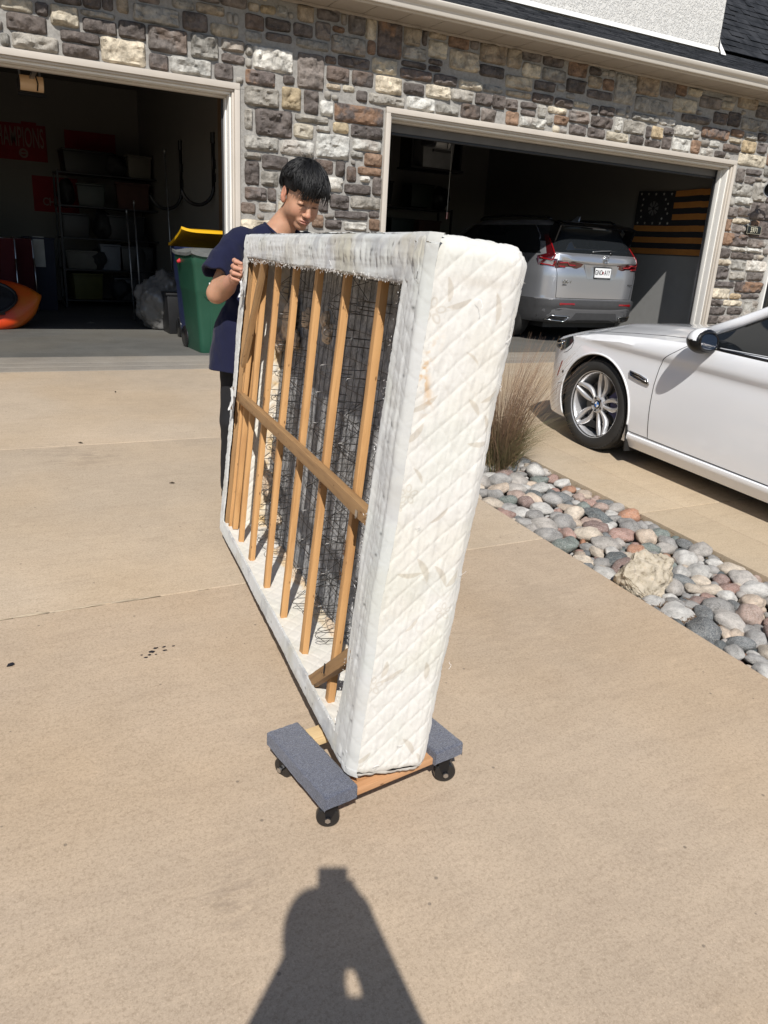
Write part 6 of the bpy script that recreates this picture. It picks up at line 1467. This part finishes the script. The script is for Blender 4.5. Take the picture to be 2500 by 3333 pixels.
# hooks on the partition wall
for (y, ztop, rr_, lb) in ((9.95, 2.25, .20, 'curved black kayak wall hook nearer the opening'), (11.6, 2.30, .22, 'curved black kayak wall hook deeper in the left garage')):
    hk = empty('wall_hook', (2.78, y, 1.9), label=lb, cat='hook', group='black kayak hooks on the partition wall')
    zt = ztop-1.9; P = [(-.02, 0, zt), (-.02, 0, -.15)]
    for a in np.linspace(0, pi*.92, 16): P.append((-.02-rr_+rr_*cos(a), 0, -.15-rr_*1.0*sin(a)*1.1))
    t = MB(); t.tube(P, .022, 8); t.build('arm', M_dark, hk, True); t = MB(); t.tube([(-.02, 0, zt-.02), (-.02, 0, zt+.10)], .03, 8); t.box(-.02, 0, -.05, .05, zt-.3, zt-.2); t.box(-.02, 0, -.05, .05, -.1, 0); t.build('bracket', M_black_metal, hk)
# printed house wrap board near the jamb
ow = empty('sheathing_board', (2.77, 9.0, 1.5), label='narrow brown printed sheathing board standing on the wall beside the jamb', cat='board')
t = MB(); t.box(-.012, .0, -.55, .72, -1.5, 1.4); t.build('panel', simple('brown sheathing', (.16, .10, .055), .9, var=.2), ow)
for k in range(6): obj_text('print', 'ZE RE', .20, M_dark, ow, face_M((-.014, .2, 1.05-.32*k), (0, -1, 0), (0, 0, 1)), .001, .003)
t = MB(); t.box(-.02, -.013, .30, .52, -.12, .26); t.build('notice', simple('white notice', (.5, .5, .48), .8), ow)
# poles leaning in the middle
for k, (xb, xt, zt, lb) in enumerate(((2.07, 2.05, 1.52, 'thin pale pole standing before the dark shelf, the taller one'), (1.98, 1.96, 1.40, 'thin pale pole standing before the dark shelf, the shorter one'), (2.55, 2.50, 2.2, 'long thin pale pole leaning by the partition wall'))):
    t = MB(); t.tube([(xb-xt, 0, 0), (0, .1, zt)], .010, 8); t.tube([(0, .1, zt), (0, .1, zt+.05)], .014, 8); o = t.build('pole', M_galv, None, True); o.location = (xt, 11.2+.05*k, .004); tag(o, lb, 'pole', 'poles standing in the left garage')
# clear plastic bag and black crate
bm = bmesh.new(); bmesh.ops.create_icosphere(bm, subdivisions=5, radius=1)
for vv in bm.verts:
    d = vv.co.normalized(); q = 1+.25*mn.noise(d*1.8)+.16*abs(mn.noise(d*5))+.06*mn.noise(d*13)
    vv.co = Vector((d.x*.34*q, d.y*.28*q, .34+d.z*.36*q)); vv.co.z = max(vv.co.z, .01)
me = bpy.data.meshes.new('plastic_bag'); bm.to_mesh(me); bm.free(); o = new_obj('plastic_bag', me, NT('cloudy plastic bag').set((.16, .155, .15), .3, 0, .6).m, None, True); o.location = (2.22, 10.3, .004)
tag(o, 'cloudy white plastic bag slumped on the floor by the wheelie bins', 'bag')
box_thing('black_crate', (2.38, 9.93, .004), (.55, .4, .46), M_dark, 'low black crate on the floor in front of the plastic bag', 'crate')
box_thing('cooler', (.95, 12.9, 0), (.4, .4, 1.0), simple('navy fabric case', (.02, .022, .04), .8), 'upright dark navy case with a white tag left of the tall shelf', 'case')
t = MB(); t.box(-.09, .06, -.21, -.205, 0, .42); o = t.build('paper_tag', simple('white tag', (.42, .42, .40), .7)); o.location = (.95, 12.9-.0, .62); tag(o, 'white paper tag taped upright on the navy case', 'tag')
t = MB(); t.tube([(-.04, 0, .004), (0, .01, .012), (.05, 0, .004)], [.006, .014, .008], 6); o = t.build('paper_scrap', M_tan); o.location = (1.35, 10.9, .004); tag(o, 'small pale scrap lying on the left garage floor', 'scrap')
t = MB(); bmh = [(-.35+.25*cos(a), .0, 1.15+.42*sin(a)) for a in np.linspace(0, pi, 12)]; t.prism([(p[0], p[2]) for p in bmh]+[(-.65, .9), (-.1, .9)], 'y', -.1, .1); o = t.build('hanging_jacket', M_tote, None, recalc=True); o.location = (.10, 12.6, 0); tag(o, 'black rounded shape hanging at the left edge of the left garage', 'jacket')
# ================================================================== the man holding the far end
def bx(p):  # box-spring local -> world
    v = BM @ Vector(p)+Vector((0.7462, 1.4698, -0.1600)); return (v.x, v.y, v.z)
HC = Vector((1.418, 3.60, 1.350))
Fv = Vector((.01, -.90, -.40)).normalized(); Lv = Vector((1, .02, 0)); Lv = (Lv-Lv.dot(Fv)*Fv).normalized(); Uv = Lv.cross(Fv)
if Uv.z < 0: Uv = -Uv
rl = R(8); Lr_ = Lv*cos(rl)-Uv*sin(rl); Ur_ = Uv*cos(rl)+Lv*sin(rl); Lv, Uv = Lr_, Ur_
HSC = 1.06
def hloc(X, Y, Z):
    x, y, z = (X-HC.x)/HSC, (Y-HC.y)/HSC, (Z-HC.z)/HSC
    return x*Lv.x+y*Lv.y+z*Lv.z, x*Fv.x+y*Fv.y+z*Fv.z, x*Uv.x+y*Uv.y+z*Uv.z
def hw(l, f, u):
    v = HC+(Lv*l+Fv*f+Uv*u)*HSC; return (v.x, v.y, v.z)
def head_sdf(X, Y, Z):
    l, f, u = hloc(X, Y, Z); al = np.abs(l)
    d = s_ell(l, f, u, (0, -.008, .035), (.077, .096, .088))
    d = sminv(d, s_ell(l, f, u, (0, .030, -.030), (.064, .062, .082)), .03)
    d = sminv(d, s_ell(al, f, u, (.036, .048, -.040), (.030, .034, .036)), .02)
    d = sminv(d, s_ell(al, f, u, (.046, .005, -.062), (.022, .036, .028)), .025)
    d = sminv(d, s_ell(l, f, u, (0, .066, -.100), (.027, .023, .022)), .024)
    d = sminv(d, s_cap(al, f, u, (.006, .086, .020), (.038, .076, .021), .011, .010), .014)
    # eye sockets
    d = -sminv(-d, s_ell(al, f, u, (.032, .100, -.001), (.019, .016, .012)), .012)
    d = sminv(d, s_ell(al, f, u, (.032, .076, -.002), (.0165, .0145, .0115)), .004)
    # nose
    d = sminv(d, s_cap(l, f, u, (0, .085, .008), (0, .108, -.034), .0085, .0115), .010)
    d = sminv(d, s_ell(l, f, u, (0, .109, -.040), (.0135, .013, .0105)), .006)
    d = sminv(d, s_ell(al, f, u, (.0125, .098, -.043), (.0085, .011, .0085)), .006)
    d = -sminv(-d, s_ell(al, f, u, (.0065, .104, -.0525), (.0038, .006, .004)), .003)
    # mouth
    d = sminv(d, s_ell(l, f, u, (0, .082, -.072), (.030, .018, .018)), .012)
    d = sminv(d, s_ell(l, f, u, (0, .0955, -.0665), (.021, .0085, .0052)), .004)
    d = sminv(d, s_ell(l, f, u, (0, .0940, -.0775), (.018, .0090, .0062)), .004)
    d = -sminv(-d, s_cap(al, f, u, (0, .104, -.0718), (.0235, .092, -.0735), .0016, .001), .002)
    # ears
    e = s_ell(al, f, u, (.081, -.016, -.006), (.009, .020, .034)); e = sminv(e, s_ell(al, f, u, (.078, -.006, -.030), (.008, .011, .014)), .008)
    e = -sminv(-e, s_ell(al, f, u, (.090, -.012, .002), (.007, .011, .020)), .004)
    return sminv(d, e, .006)*HSC
FZ = (1.232, 1.208, 1.184, 1.162)
def hb(q): return bx((q[0]-.003, q[1]-.052, q[2]))
def hand_sdf(X, Y, Z):
    d = s_cap(X, Y, Z, hb((-.026, 2.035, 1.165)), hb((-.012, 1.985, 1.192)), .024, .026)
    d = sminv(d, s_cap(X, Y, Z, hb((-.030, 2.02, 1.18)), hb((-.026, 1.975, 1.218)), .018, .016), .015)
    d = sminv(d, s_cap(X, Y, Z, hb((-.030, 2.02, 1.15)), hb((-.026, 1.975, 1.170)), .017, .015), .015)
    for k, z in enumerate(FZ):
        Lf = (1.0, 1.08, 1.0, .82)[k]; bend = (.0, .004, .006, .006)[k]
        A = hb((-.030, 1.985, z-.004)); B = hb((-.052-bend, 1.985-.042*Lf, z)); C = hb((-.050-bend, 1.985-.070*Lf, z-.004)); E_ = hb((-.032, 1.985-.092*Lf, z-.008))
        r0 = (.0098, .0102, .0096, .0084)[k]
        g_ = sminv(s_cap(X, Y, Z, A, B, r0*1.08, r0), s_cap(X, Y, Z, B, C, r0*1.02, r0*.92), .004); g_ = sminv(g_, s_cap(X, Y, Z, C, E_, r0*.93, r0*.76), .004)
        d = sminv(d, g_, .0035)
    t_ = sminv(s_cap(X, Y, Z, bx((-.02, 1.995, 1.17)), bx((.018, 1.975, 1.205)), .016, .012), s_cap(X, Y, Z, bx((.018, 1.975, 1.205)), bx((.045, 1.945, 1.222)), .0115, .009), .006)
    return sminv(d, t_, .008)
WR = bx((-.029, 1.998, 1.155)); EL = (1.010, 3.615, .905); SHR = (1.135, 3.665, 1.120); SHL = (1.510, 3.745, 1.120)
LEL = (1.585, 3.50, .90); LWR = (1.420, 3.335, .93)
HB = hw(0, -.03, -.07); NB = (1.315, 3.70, 1.165)
def body_sdf(X, Y, Z):
    d = head_sdf(X, Y, Z)
    d = sminv(d, s_cap(X, Y, Z, HB, NB, .056, .064), .03)
    d = sminv(d, s_cap(X, Y, Z, (1.20, 3.69, 1.14), (1.44, 3.73, 1.14), .050, .050), .05)
    d = sminv(d, s_cap(X, Y, Z, SHR, SHL, .05, .05), .04)
    d = sminv(d, s_cap(X, Y, Z, (1.30, 3.72, 1.02), (1.24, 3.75, .66), .115, .12), .06)
    d = sminv(d, s_cap(X, Y, Z, SHR, EL, .050, .043), .02); d = sminv(d, s_cap(X, Y, Z, EL, (1.045, 3.575, .945), .043, .045), .02)
    d = sminv(d, s_cap(X, Y, Z, (1.03, 3.59, .925), WR, .045, .0265), .02)
    d = sminv(d, hand_sdf(X, Y, Z), .010)
    d = sminv(d, s_cap(X, Y, Z, SHL, LEL, .048, .040), .02); d = sminv(d, s_cap(X, Y, Z, LEL, LWR, .040, .027), .02)
    lh = s_cap(X, Y, Z, LWR, (1.375, 3.275, .95), .026, .024)
    for k in range(4): lh = sminv(lh, s_cap(X, Y, Z, (1.372, 3.270, .966-.018*k), (1.335, 3.195+.004*k, .985-.022*k), .0095, .0075), .003)
    lh = sminv(lh, s_cap(X, Y, Z, (1.39, 3.30, .96), (1.372, 3.262, 1.005), .012, .009), .006)
    d = sminv(d, lh, .01)
    for (hx, kx, ax) in ((1.165, 1.145, 1.15), (1.325, 1.36, 1.40)):
        d = sminv(d, s_cap(X, Y, Z, (hx, 3.76, .66), (kx, 3.735, .27), .082, .055), .03); d = sminv(d, s_cap(X, Y, Z, (kx, 3.735, .27), (ax, 3.83, -.13), .054, .036), .02)
        d = sminv(d, s_cap(X, Y, Z, (ax, 3.84, -.16), (ax-.02, 3.70, -.175), .034, .03), .02)
    return d
def trim_mesh(P, F, keep):
    k = keep(P); FF = F[k[F].all(1)]; u, inv = np.unique(FF, return_inverse=True); return P[u], inv.reshape(FF.shape)
parts = []
P1, F1 = sdf_mesh(body_sdf, (1.27, 3.42, 1.17), (1.57, 3.80, 1.53), .0026)       # head, fine
P2, F2 = sdf_mesh(body_sdf, (.94, 3.26, .84), (1.17, 3.70, 1.12), .0030)         # right forearm and hand
P3, F3 = sdf_mesh(body_sdf, (.93, 3.12, -.24), (1.68, 4.0, 1.24), .0085)
inh = lambda P: ((P > np.array([1.273, 3.424, 1.176])) & (P < np.array([1.565, 3.795, 1.52]))).all(1)
ina = lambda P: ((P > np.array([.944, 3.263, .846])) & (P < np.array([1.164, 3.694, 1.115]))).all(1)
P3, F3 = trim_mesh(P3, F3, lambda P: ~inh(P) & ~ina(P))
allP = np.concatenate([P1, P2, P3]); allF = np.concatenate([F1, F2+len(P1), F3+len(P1)+len(P2)])
l, f, u = hloc(allP[:, 0], allP[:, 1], allP[:, 2]); al = np.abs(l)
skin = np.array([.47, .255, .160])*np.ones((len(allP), 3))
nz = fnoise(allP[:, 0], allP[:, 1], allP[:, 2], 60, 3)[:, None]; skin *= (.90+.2*nz)
def blend(mask, col): 
    global skin
    m_ = np.clip(mask, 0, 1)[:, None]; skin = skin*(1-m_)+np.array(col)*m_
face = (f > .05) & (al < .08) & (np.abs(u) < .13)
blend(np.exp(-((al-.042)/.024)**2-((u+.040)/.022)**2)*face*.35, (.56, .24, .16))
blend(np.exp(-(l/.014)**2-((u+.04)/.014)**2)*face*.45, (.60, .24, .17))
blend(np.exp(-(al/.021)**4-((u+.072)/.0105)**4)*face*.75, (.44, .165, .13))
blend(np.exp(-(al/.024)**4-((u+.0722)/.0014)**2)*face*.9, (.12, .03, .03))
blend(np.exp(-((al-.032)/.018)**4-((u-.022+.1*(al-.032))/.0062)**2)*face*1.0, (.014, .011, .010))
blend(np.exp(-((al-.032)/.0175)**4-((u+.0050+9*(al-.032)**2)/.0042)**2)*face*1.0, (.012, .008, .007))
blend(np.exp(-((al-.032)/.0150)**4-((u+.0045)/.0012)**2)*face*.3, (.3, .14, .1))
blend(np.exp(-(al/.019)**2-((u+.057)/.005)**2)*face*.38, (.14, .08, .06))
ear = (al > .078) & (np.abs(u+.008) < .04); blend(ear*.35, (.62, .22, .16))
hand = (allP[:, 1] < 3.50) & (allP[:, 0] < 1.2); blend(hand*.35, (.55, .26, .20))
me = np_mesh('person', allP-np.array([1.3, 3.78, -.203]), allF); vcol(me, skin)
t = NT('skin'); vc = t.n('VertexColor'); vc.layer_name = 'Col'; v = t.coord(); t.set(vc.outputs['Color'], .48, 0, .4, Subsurface_Weight=.12, Subsurface_Scale=.01); t.b.inputs['Subsurface Radius'].default_value = (1, .35, .2)
t.bump(t.noise(v, 420, 3), .12, .001); M_skin = t.m
man = new_obj('person', me, M_skin, None, True); man.location = (1.3, 3.78, -.203)
tag(man, 'person in a navy t-shirt with black hair gripping the far corner of the box spring', 'person')
MO = np.array([1.3, 3.78, -.203])
# T-shirt
def shirt_sdf(X, Y, Z):
    ys = 3.725; Yq = ys+(Y-ys)/.74
    d = s_cap(X, Yq, Z, (1.325, ys, 1.02), (1.225, ys+.01, .62), .165, .205)
    d = sminv(d, s_cap(X, Yq, Z, (1.225, ys, .66), (1.200, ys, .42), .205, .228), .04)
    d = sminv(d, s_cap(X, Y, Z, (1.155, 3.675, 1.125), (1.50, 3.745, 1.125), .071, .071), .05)
    d = sminv(d, s_cap(X, Y, Z, (1.27, 3.69, 1.165), (1.40, 3.72, 1.165), .055, .055), .04)
    a, b_ = np.array((1.135, 3.665, 1.125)), np.array((.983, 3.605, .955))
    s_ = s_cap(X, Y, Z, a, b_, .073, .079); s2_ = s_cap(X, Y, Z, (1.51, 3.745, 1.12), (1.59, 3.58, .95), .072, .082)
    d = sminv(d, s_, .025); d = sminv(d, s2_, .025)
    # folds
    fo = .020*(fnoise(X*1.3+Z*.35, Y, Z*.45, 16, 3)-.5)+.012*np.sin((Z*1.0+X*1.6)*34+5*fnoise(X, Y, Z, 6, 2))*np.exp(-((X-1.10)/.09)**2-((Z-1.0)/.14)**2)*1.0
    fo = fo+.014*np.sin(X*42+6*fnoise(X, Y, Z, 4, 2))*np.clip((.85-Z)/.3, 0, 1)*.6
    d = d+fo
    # trim planes: hem, sleeve mouth, collar
    d = np.maximum(d, (.525+.05*(X-1.0)+.012*np.sin(X*20))-Z)
    ax = (b_-a)/np.linalg.norm(b_-a); t_ = (X-a[0])*ax[0]+(Y-a[1])*ax[1]+(Z-a[2])*ax[2]; near = s_cap(X, Y, Z, a, b_, .10, .12)
    L_ = .196+.012*np.sin(X*60)
    d = np.where(near < 0, np.maximum(d, np.where(X < 1.12, t_-L_, -1)), d)
    cav = s_cap(X, Y, Z, a+ax*.13, b_+ax*.08, .052, .070); d = np.maximum(d, -cav)
    b2 = np.array((1.59, 3.58, .95)); ax2 = (b2-np.array((1.51, 3.745, 1.12))); ax2 /= np.linalg.norm(ax2)
    t2 = (X-1.51)*ax2[0]+(Y-3.745)*ax2[1]+(Z-1.12)*ax2[2]; d = np.where(s_cap(X, Y, Z, (1.51, 3.745, 1.12), b2, .1, .12) < 0, np.maximum(d, np.where(X > 1.5, t2-.20, -1)), d)
    nk = s_cap(X, Y, Z, HB, NB, .062, .074); d = np.maximum(d, -nk)
    return d
P_, F_ = sdf_mesh(shirt_sdf, (.86, 3.42, .40), (1.72, 4.02, 1.28), .0048)
me = np_mesh('t_shirt', P_-MO, F_)
t = NT('navy cotton'); v = t.coord(); a = t.noise(v, 5, 4); w_ = t.noise(v, 700, 2)
t.set(t.mix((.009, .010, .028), (.015, .017, .042), a), .92, 0, .12, Sheen_Weight=.06); t.bump(w_, .12, .001)
o = new_obj('t_shirt', me, t.m, man, True)
ring = []; ax = (Vector(NB)-Vector(HB)).normalized(); c0 = Vector(HB)+(Vector(NB)-Vector(HB))*.86; e1 = ax.orthogonal().normalized(); e2 = ax.cross(e1)
t = MB(); t.tube([c0+(e1*cos(a)+e2*sin(a))*.071-ax*.0 for a in np.linspace(0, 2*pi, 33)], .0075, 8, cap=False); t.v = [tuple(np.array(p)-MO) for p in t.v]; t.build('collar', o.data.materials[0], man, True)
# trousers and shoes
def pants(X, Y, Z):
    d = s_cap(X, Y, Z, (1.18, 3.76, .62), (1.30, 3.765, .62), .125, .125)
    for (hx, kx, ax_) in ((1.165, 1.135, 1.14), (1.325, 1.36, 1.40)):
        d = sminv(d, s_cap(X, Y, Z, (hx, 3.76, .58), (kx, 3.735, .27), .100, .078), .03); d = sminv(d, s_cap(X, Y, Z, (kx, 3.735, .27), (ax_, 3.83, -.10), .076, .062), .02)
    d = d+.010*(fnoise(X*1.2, Y, Z*.6, 22, 3)-.5); return np.maximum(d, -.135-Z)
P_, F_ = sdf_mesh(pants, (1.0, 3.6, -.16), (1.55, 3.95, .72), .0075)
new_obj('trousers', np_mesh('trousers', P_-MO, F_), simple('black trousers', (.008, .008, .010), .9, var=.2), man, True)
def shoes(X, Y, Z):
    d = None
    for ax_ in (1.14, 1.40):
        q = sminv(s_cap(X, Y, Z, (ax_, 3.86, -.165), (ax_-.02, 3.68, -.175), .045, .040), s_cap(X, Y, Z, (ax_, 3.85, -.15), (ax_, 3.86, -.10), .046, .044), .03); d = q if d is None else np.minimum(d, q)
    return np.maximum(d, -.203-Z)
P_, F_ = sdf_mesh(shoes, (1.05, 3.6, -.22), (1.5, 3.95, -.03), .0065)
new_obj('shoes', np_mesh('shoes', P_-MO, F_), simple('dark shoes', (.02, .02, .022), .6), man, True)
# ring on the finger
t = MB(); c0 = Vector(hb((-.044, 1.962, FZ[1]-.001))); axs = (Vector(hb((-.052, 1.94, FZ[1])))-Vector(hb((-.030, 1.985, FZ[1])))).normalized(); e1 = axs.orthogonal().normalized(); e2 = axs.cross(e1)
t.tube([c0+(e1*cos(a)+e2*sin(a))*.0106 for a in np.linspace(0, 2*pi, 21)], .0013, 6, cap=False); t.v = [tuple(np.array(p)-MO) for p in t.v]; t.build('ring', simple('gold band', (.6, .42, .18), .25, 1), man, True)
# hair: scalp mass plus locks
def hair_sdf(X, Y, Z):
    l, f, u = hloc(X, Y, Z); al = np.abs(l)
    d = s_ell(l, f, u, (0, -.012, .052), (.092, .114, .096))
    d = d+.010*(fnoise(l*1.0, f*1.0, u*.35, 55, 3)-.5)+.006*(fnoise(l, f, u, 22, 2)-.5)
    jag = .016*(fnoise(l, f*.3, u*0, 70, 2)-.5)
    line = np.where(f > .055, .048+jag, np.where(f > .012, .030+jag*.5, np.where(f > -.002, -.004+jag*.4, np.where(f > -.045, .028, -.062))))
    d = np.maximum(d, (line-u)*.8)
    return np.maximum(d, -s_ell(al, f, u, (.086, -.014, -.008), (.016, .022, .036)))*HSC
P_, F_ = sdf_mesh(hair_sdf, (1.25, 3.42, 1.22), (1.60, 3.80, 1.56), .0038)
t = NT('black hair'); t.set((.007, .0065, .0065), .50, 0, .35); M_hair = t.m
hair = new_obj('hair', np_mesh('hair', P_-MO, F_), M_hair, man, True)
random.seed(77); t = MB()
def hs(phi, th_, k=1.0):
    """point over the scalp ellipsoid; phi round the crown whorl, th_ polar"""
    cr = Vector((-.018, -.045, 1)).normalized(); a = cr.orthogonal().normalized(); b_ = cr.cross(a)
    d = cr*cos(th_)+(a*cos(phi)+b_*sin(phi))*sin(th_)
    r = (.095*k, .118*k, .098*k); q = 1/math.sqrt((d.x/r[0])**2+(d.y/r[1])**2+(d.z/r[2])**2)
    return Vector((0, -.010, .048))+d*q
for i in range(1900):
    phi = random.uniform(0, 2*pi); th0 = random.uniform(.0, 1.1); k = random.uniform(.975, 1.12); tw = random.uniform(-.45, .55)
    endp = hs(phi+tw*.6, 1.5)
    frontness = endp.y
    thm = (random.uniform(1.25, 1.66) if frontness > .05 else random.uniform(1.05, 1.50) if frontness > -.05 else random.uniform(1.4, 2.1))
    if thm < th0+.3: continue
    n1 = 9; P = []
    for j in range(n1):
        s_ = j/(n1-1); th_ = th0+(thm-th0)*s_; q = hs(phi+tw*s_, th_, k+.022*math.sin(s_*3.5+i)+(.03*s_**2 if frontness > .05 else 0))
        P.append(hw(*(q.x, q.y, q.z)))
    r0 = random.uniform(.0012, .0030)
    t.tube([tuple(np.array(p)-MO) for p in P], [r0*.5]+[r0]*(n1-4)+[r0*.8, r0*.5, r0*.12], 4)
# fringe over the brow
for i in range(120):
    x0 = random.uniform(-.074, .078); k = random.uniform(1.0, 1.06); P = []
    top = Vector((x0*.75, .055*random.uniform(.7, 1.1), .128)); end = Vector((x0*1.02+random.uniform(-.008, .010), .104-.09*abs(x0)**1.0*6*abs(x0)-.0, random.uniform(.012, .046)-.10*max(0, abs(x0)-.05)))
    for j in range(8):
        s_ = j/7; p = top.lerp(end, s_); p.y += .030*math.sin(pi*min(1, s_*.9))*k; p.x += .004*math.sin(s_*4+i); P.append(hw(*p))
    r0 = random.uniform(.0013, .0030); t.tube([tuple(np.array(p)-MO) for p in P], [r0]*5+[r0*.8, r0*.5, r0*.1], 4)
for i in range(90):   # flyaways at the crown
    a = random.uniform(0, 2*pi); p0 = hs(a, random.uniform(0, .5), 1.0); P = []
    for j in range(5): s_ = j/4; P.append(hw(p0.x+.03*s_*cos(a), p0.y+.03*s_*sin(a), p0.z+.026*math.sin(s_*1.7)))
    t.tube([tuple(np.array(p)-MO) for p in P], [.0007, .0006, .0005, .0004, .0002], 3)
o = t.build('hair_locks', M_hair, man, True); tag(o, kind='stuff')
# ================================================================== the photographer (only the shadow falls in the picture)
def photog(X, Y, Z):
    d = s_ell(X, Y, Z, (-.142, -.22, 1.220), (.074, .092, .112))
    c = lambda a, b_, ra, rb, k=.03: sminv(d, s_cap(X, Y, Z, a, b_, ra, rb), k)
    d = c((-.15, -.24, 1.16), (-.13, -.27, 1.0), .058, .065)
    d = c((-.26, -.25, .965), (-.005, -.25, .965), .064, .064, .05); d = c((.040, -.03, 1.03), (.022, -.05, .955), .030, .028, .02); d = c((-.050, -.03, 1.03), (-.045, -.05, .95), .030, .028, .02)
    d = c((-.13, -.27, .88), (-.12, -.28, .50), .145, .13, .06)
    d = c((.0, -.24, .94), (.150, -.10, .70), .052, .044); d = c((.145, -.10, .70), (.045, -.025, 1.035), .052, .040)
    d = c((-.26, -.24, .94), (-.27, -.10, .72), .052, .044); d = c((-.27, -.10, .72), (-.055, -.030, 1.035), .044, .036)
    for s_, bx_, in ((1, .045), (-1, -.055)):
        d = c((bx_, -.028, 1.045), (bx_-.006*s_, -.020, 1.085), .026, .022, .015)
        for k in range(4): d = c((bx_-.004*s_, -.022, 1.068+.019*k), (bx_-.028*s_, -.034, 1.074+.019*k), .0095, .0075, .003)
        d = c((bx_-.006*s_, -.030, 1.06), (bx_-.026*s_, -.036, 1.10), .012, .009, .006)
    for s_ in (-1, 1): d = c((-.12+.09*s_, -.28, .45), (-.12+.10*s_, -.26, .03), .085, .056); d = c((-.12+.10*s_, -.26, .03), (-.12+.11*s_, -.30, -.34), .055, .038); d = c((-.12+.11*s_, -.31, -.365), (-.12+.13*s_, -.13, -.375), .036, .03)
    return d
P_, F_ = sdf_mesh(photog, (-.40, -.46, -.43), (.27, .0, 1.37), .0085)
PO = np.array([-.12, -.28, -.41]); o = new_obj('person', np_mesh('person', P_-PO, F_), simple('skin tone of the photographer', (.45, .26, .17), .5), None, True); o.location = tuple(PO)
tag(o, 'person with raised arms whose long shadow falls across the bottom of the driveway', 'person')
def ptee(X, Y, Z):
    Yq = -.27+(Y+.27)/.8; d = s_cap(X, Yq, Z, (-.13, -.27, .90), (-.12, -.27, .42), .165, .155)
    d = sminv(d, s_cap(X, Y, Z, (-.25, -.25, .93), (-.01, -.25, .93), .068, .068), .06); d = sminv(d, s_cap(X, Y, Z, (-.0, -.24, .93), (.075, -.16, .82), .066, .060), .02); d = sminv(d, s_cap(X, Y, Z, (-.255, -.24, .93), (-.26, -.16, .82), .066, .060), .02)
    return d+.006*(fnoise(X, Y, Z*.6, 20, 2)-.5)
P_, F_ = sdf_mesh(ptee, (-.42, -.50, .22), (.27, -.03, 1.07), .0095); new_obj('t_shirt', np_mesh('t_shirt', P_-PO, F_), simple('grey cotton shirt', (.12, .12, .13), .9), o, True)
def ptr(X, Y, Z):
    d = s_cap(X, Y, Z, (-.19, -.28, .42), (-.05, -.28, .42), .13, .13)
    for s_ in (-1, 1): d = sminv(d, s_cap(X, Y, Z, (-.12+.09*s_, -.28, .40), (-.12+.105*s_, -.28, -.33), .10, .06), .02)
    return d
P_, F_ = sdf_mesh(ptr, (-.36, -.46, -.40), (.12, -.1, .58), .0105); new_obj('trousers', np_mesh('trousers', P_-PO, F_), simple('dark jeans', (.03, .04, .07), .9), o, True)
t = MB(); t.box(-.037, .037, -.0055, .0, -.012, .0); t.v = []; t.f = []; t.mi = []
t.box(-.0375, .0375, -.006, .002, -.075, .075); ph = t.build('phone', M_gloss, bevel=.004); ph.matrix_world = Matrix(((_r.x, -_f.x, _u.x, 0), (_r.y, -_f.y, _u.y, 0), (_r.z, -_f.z, _u.z, 0), (0, 0, 0, 1)))
ph.matrix_world = Matrix.Translation(Vector((0, 0, CAM_H))-_f*.020-_u*.045-_r*.0) @ ph.matrix_world
tag(ph, 'smartphone held up in both hands, the small square tip of the shadow', 'phone')
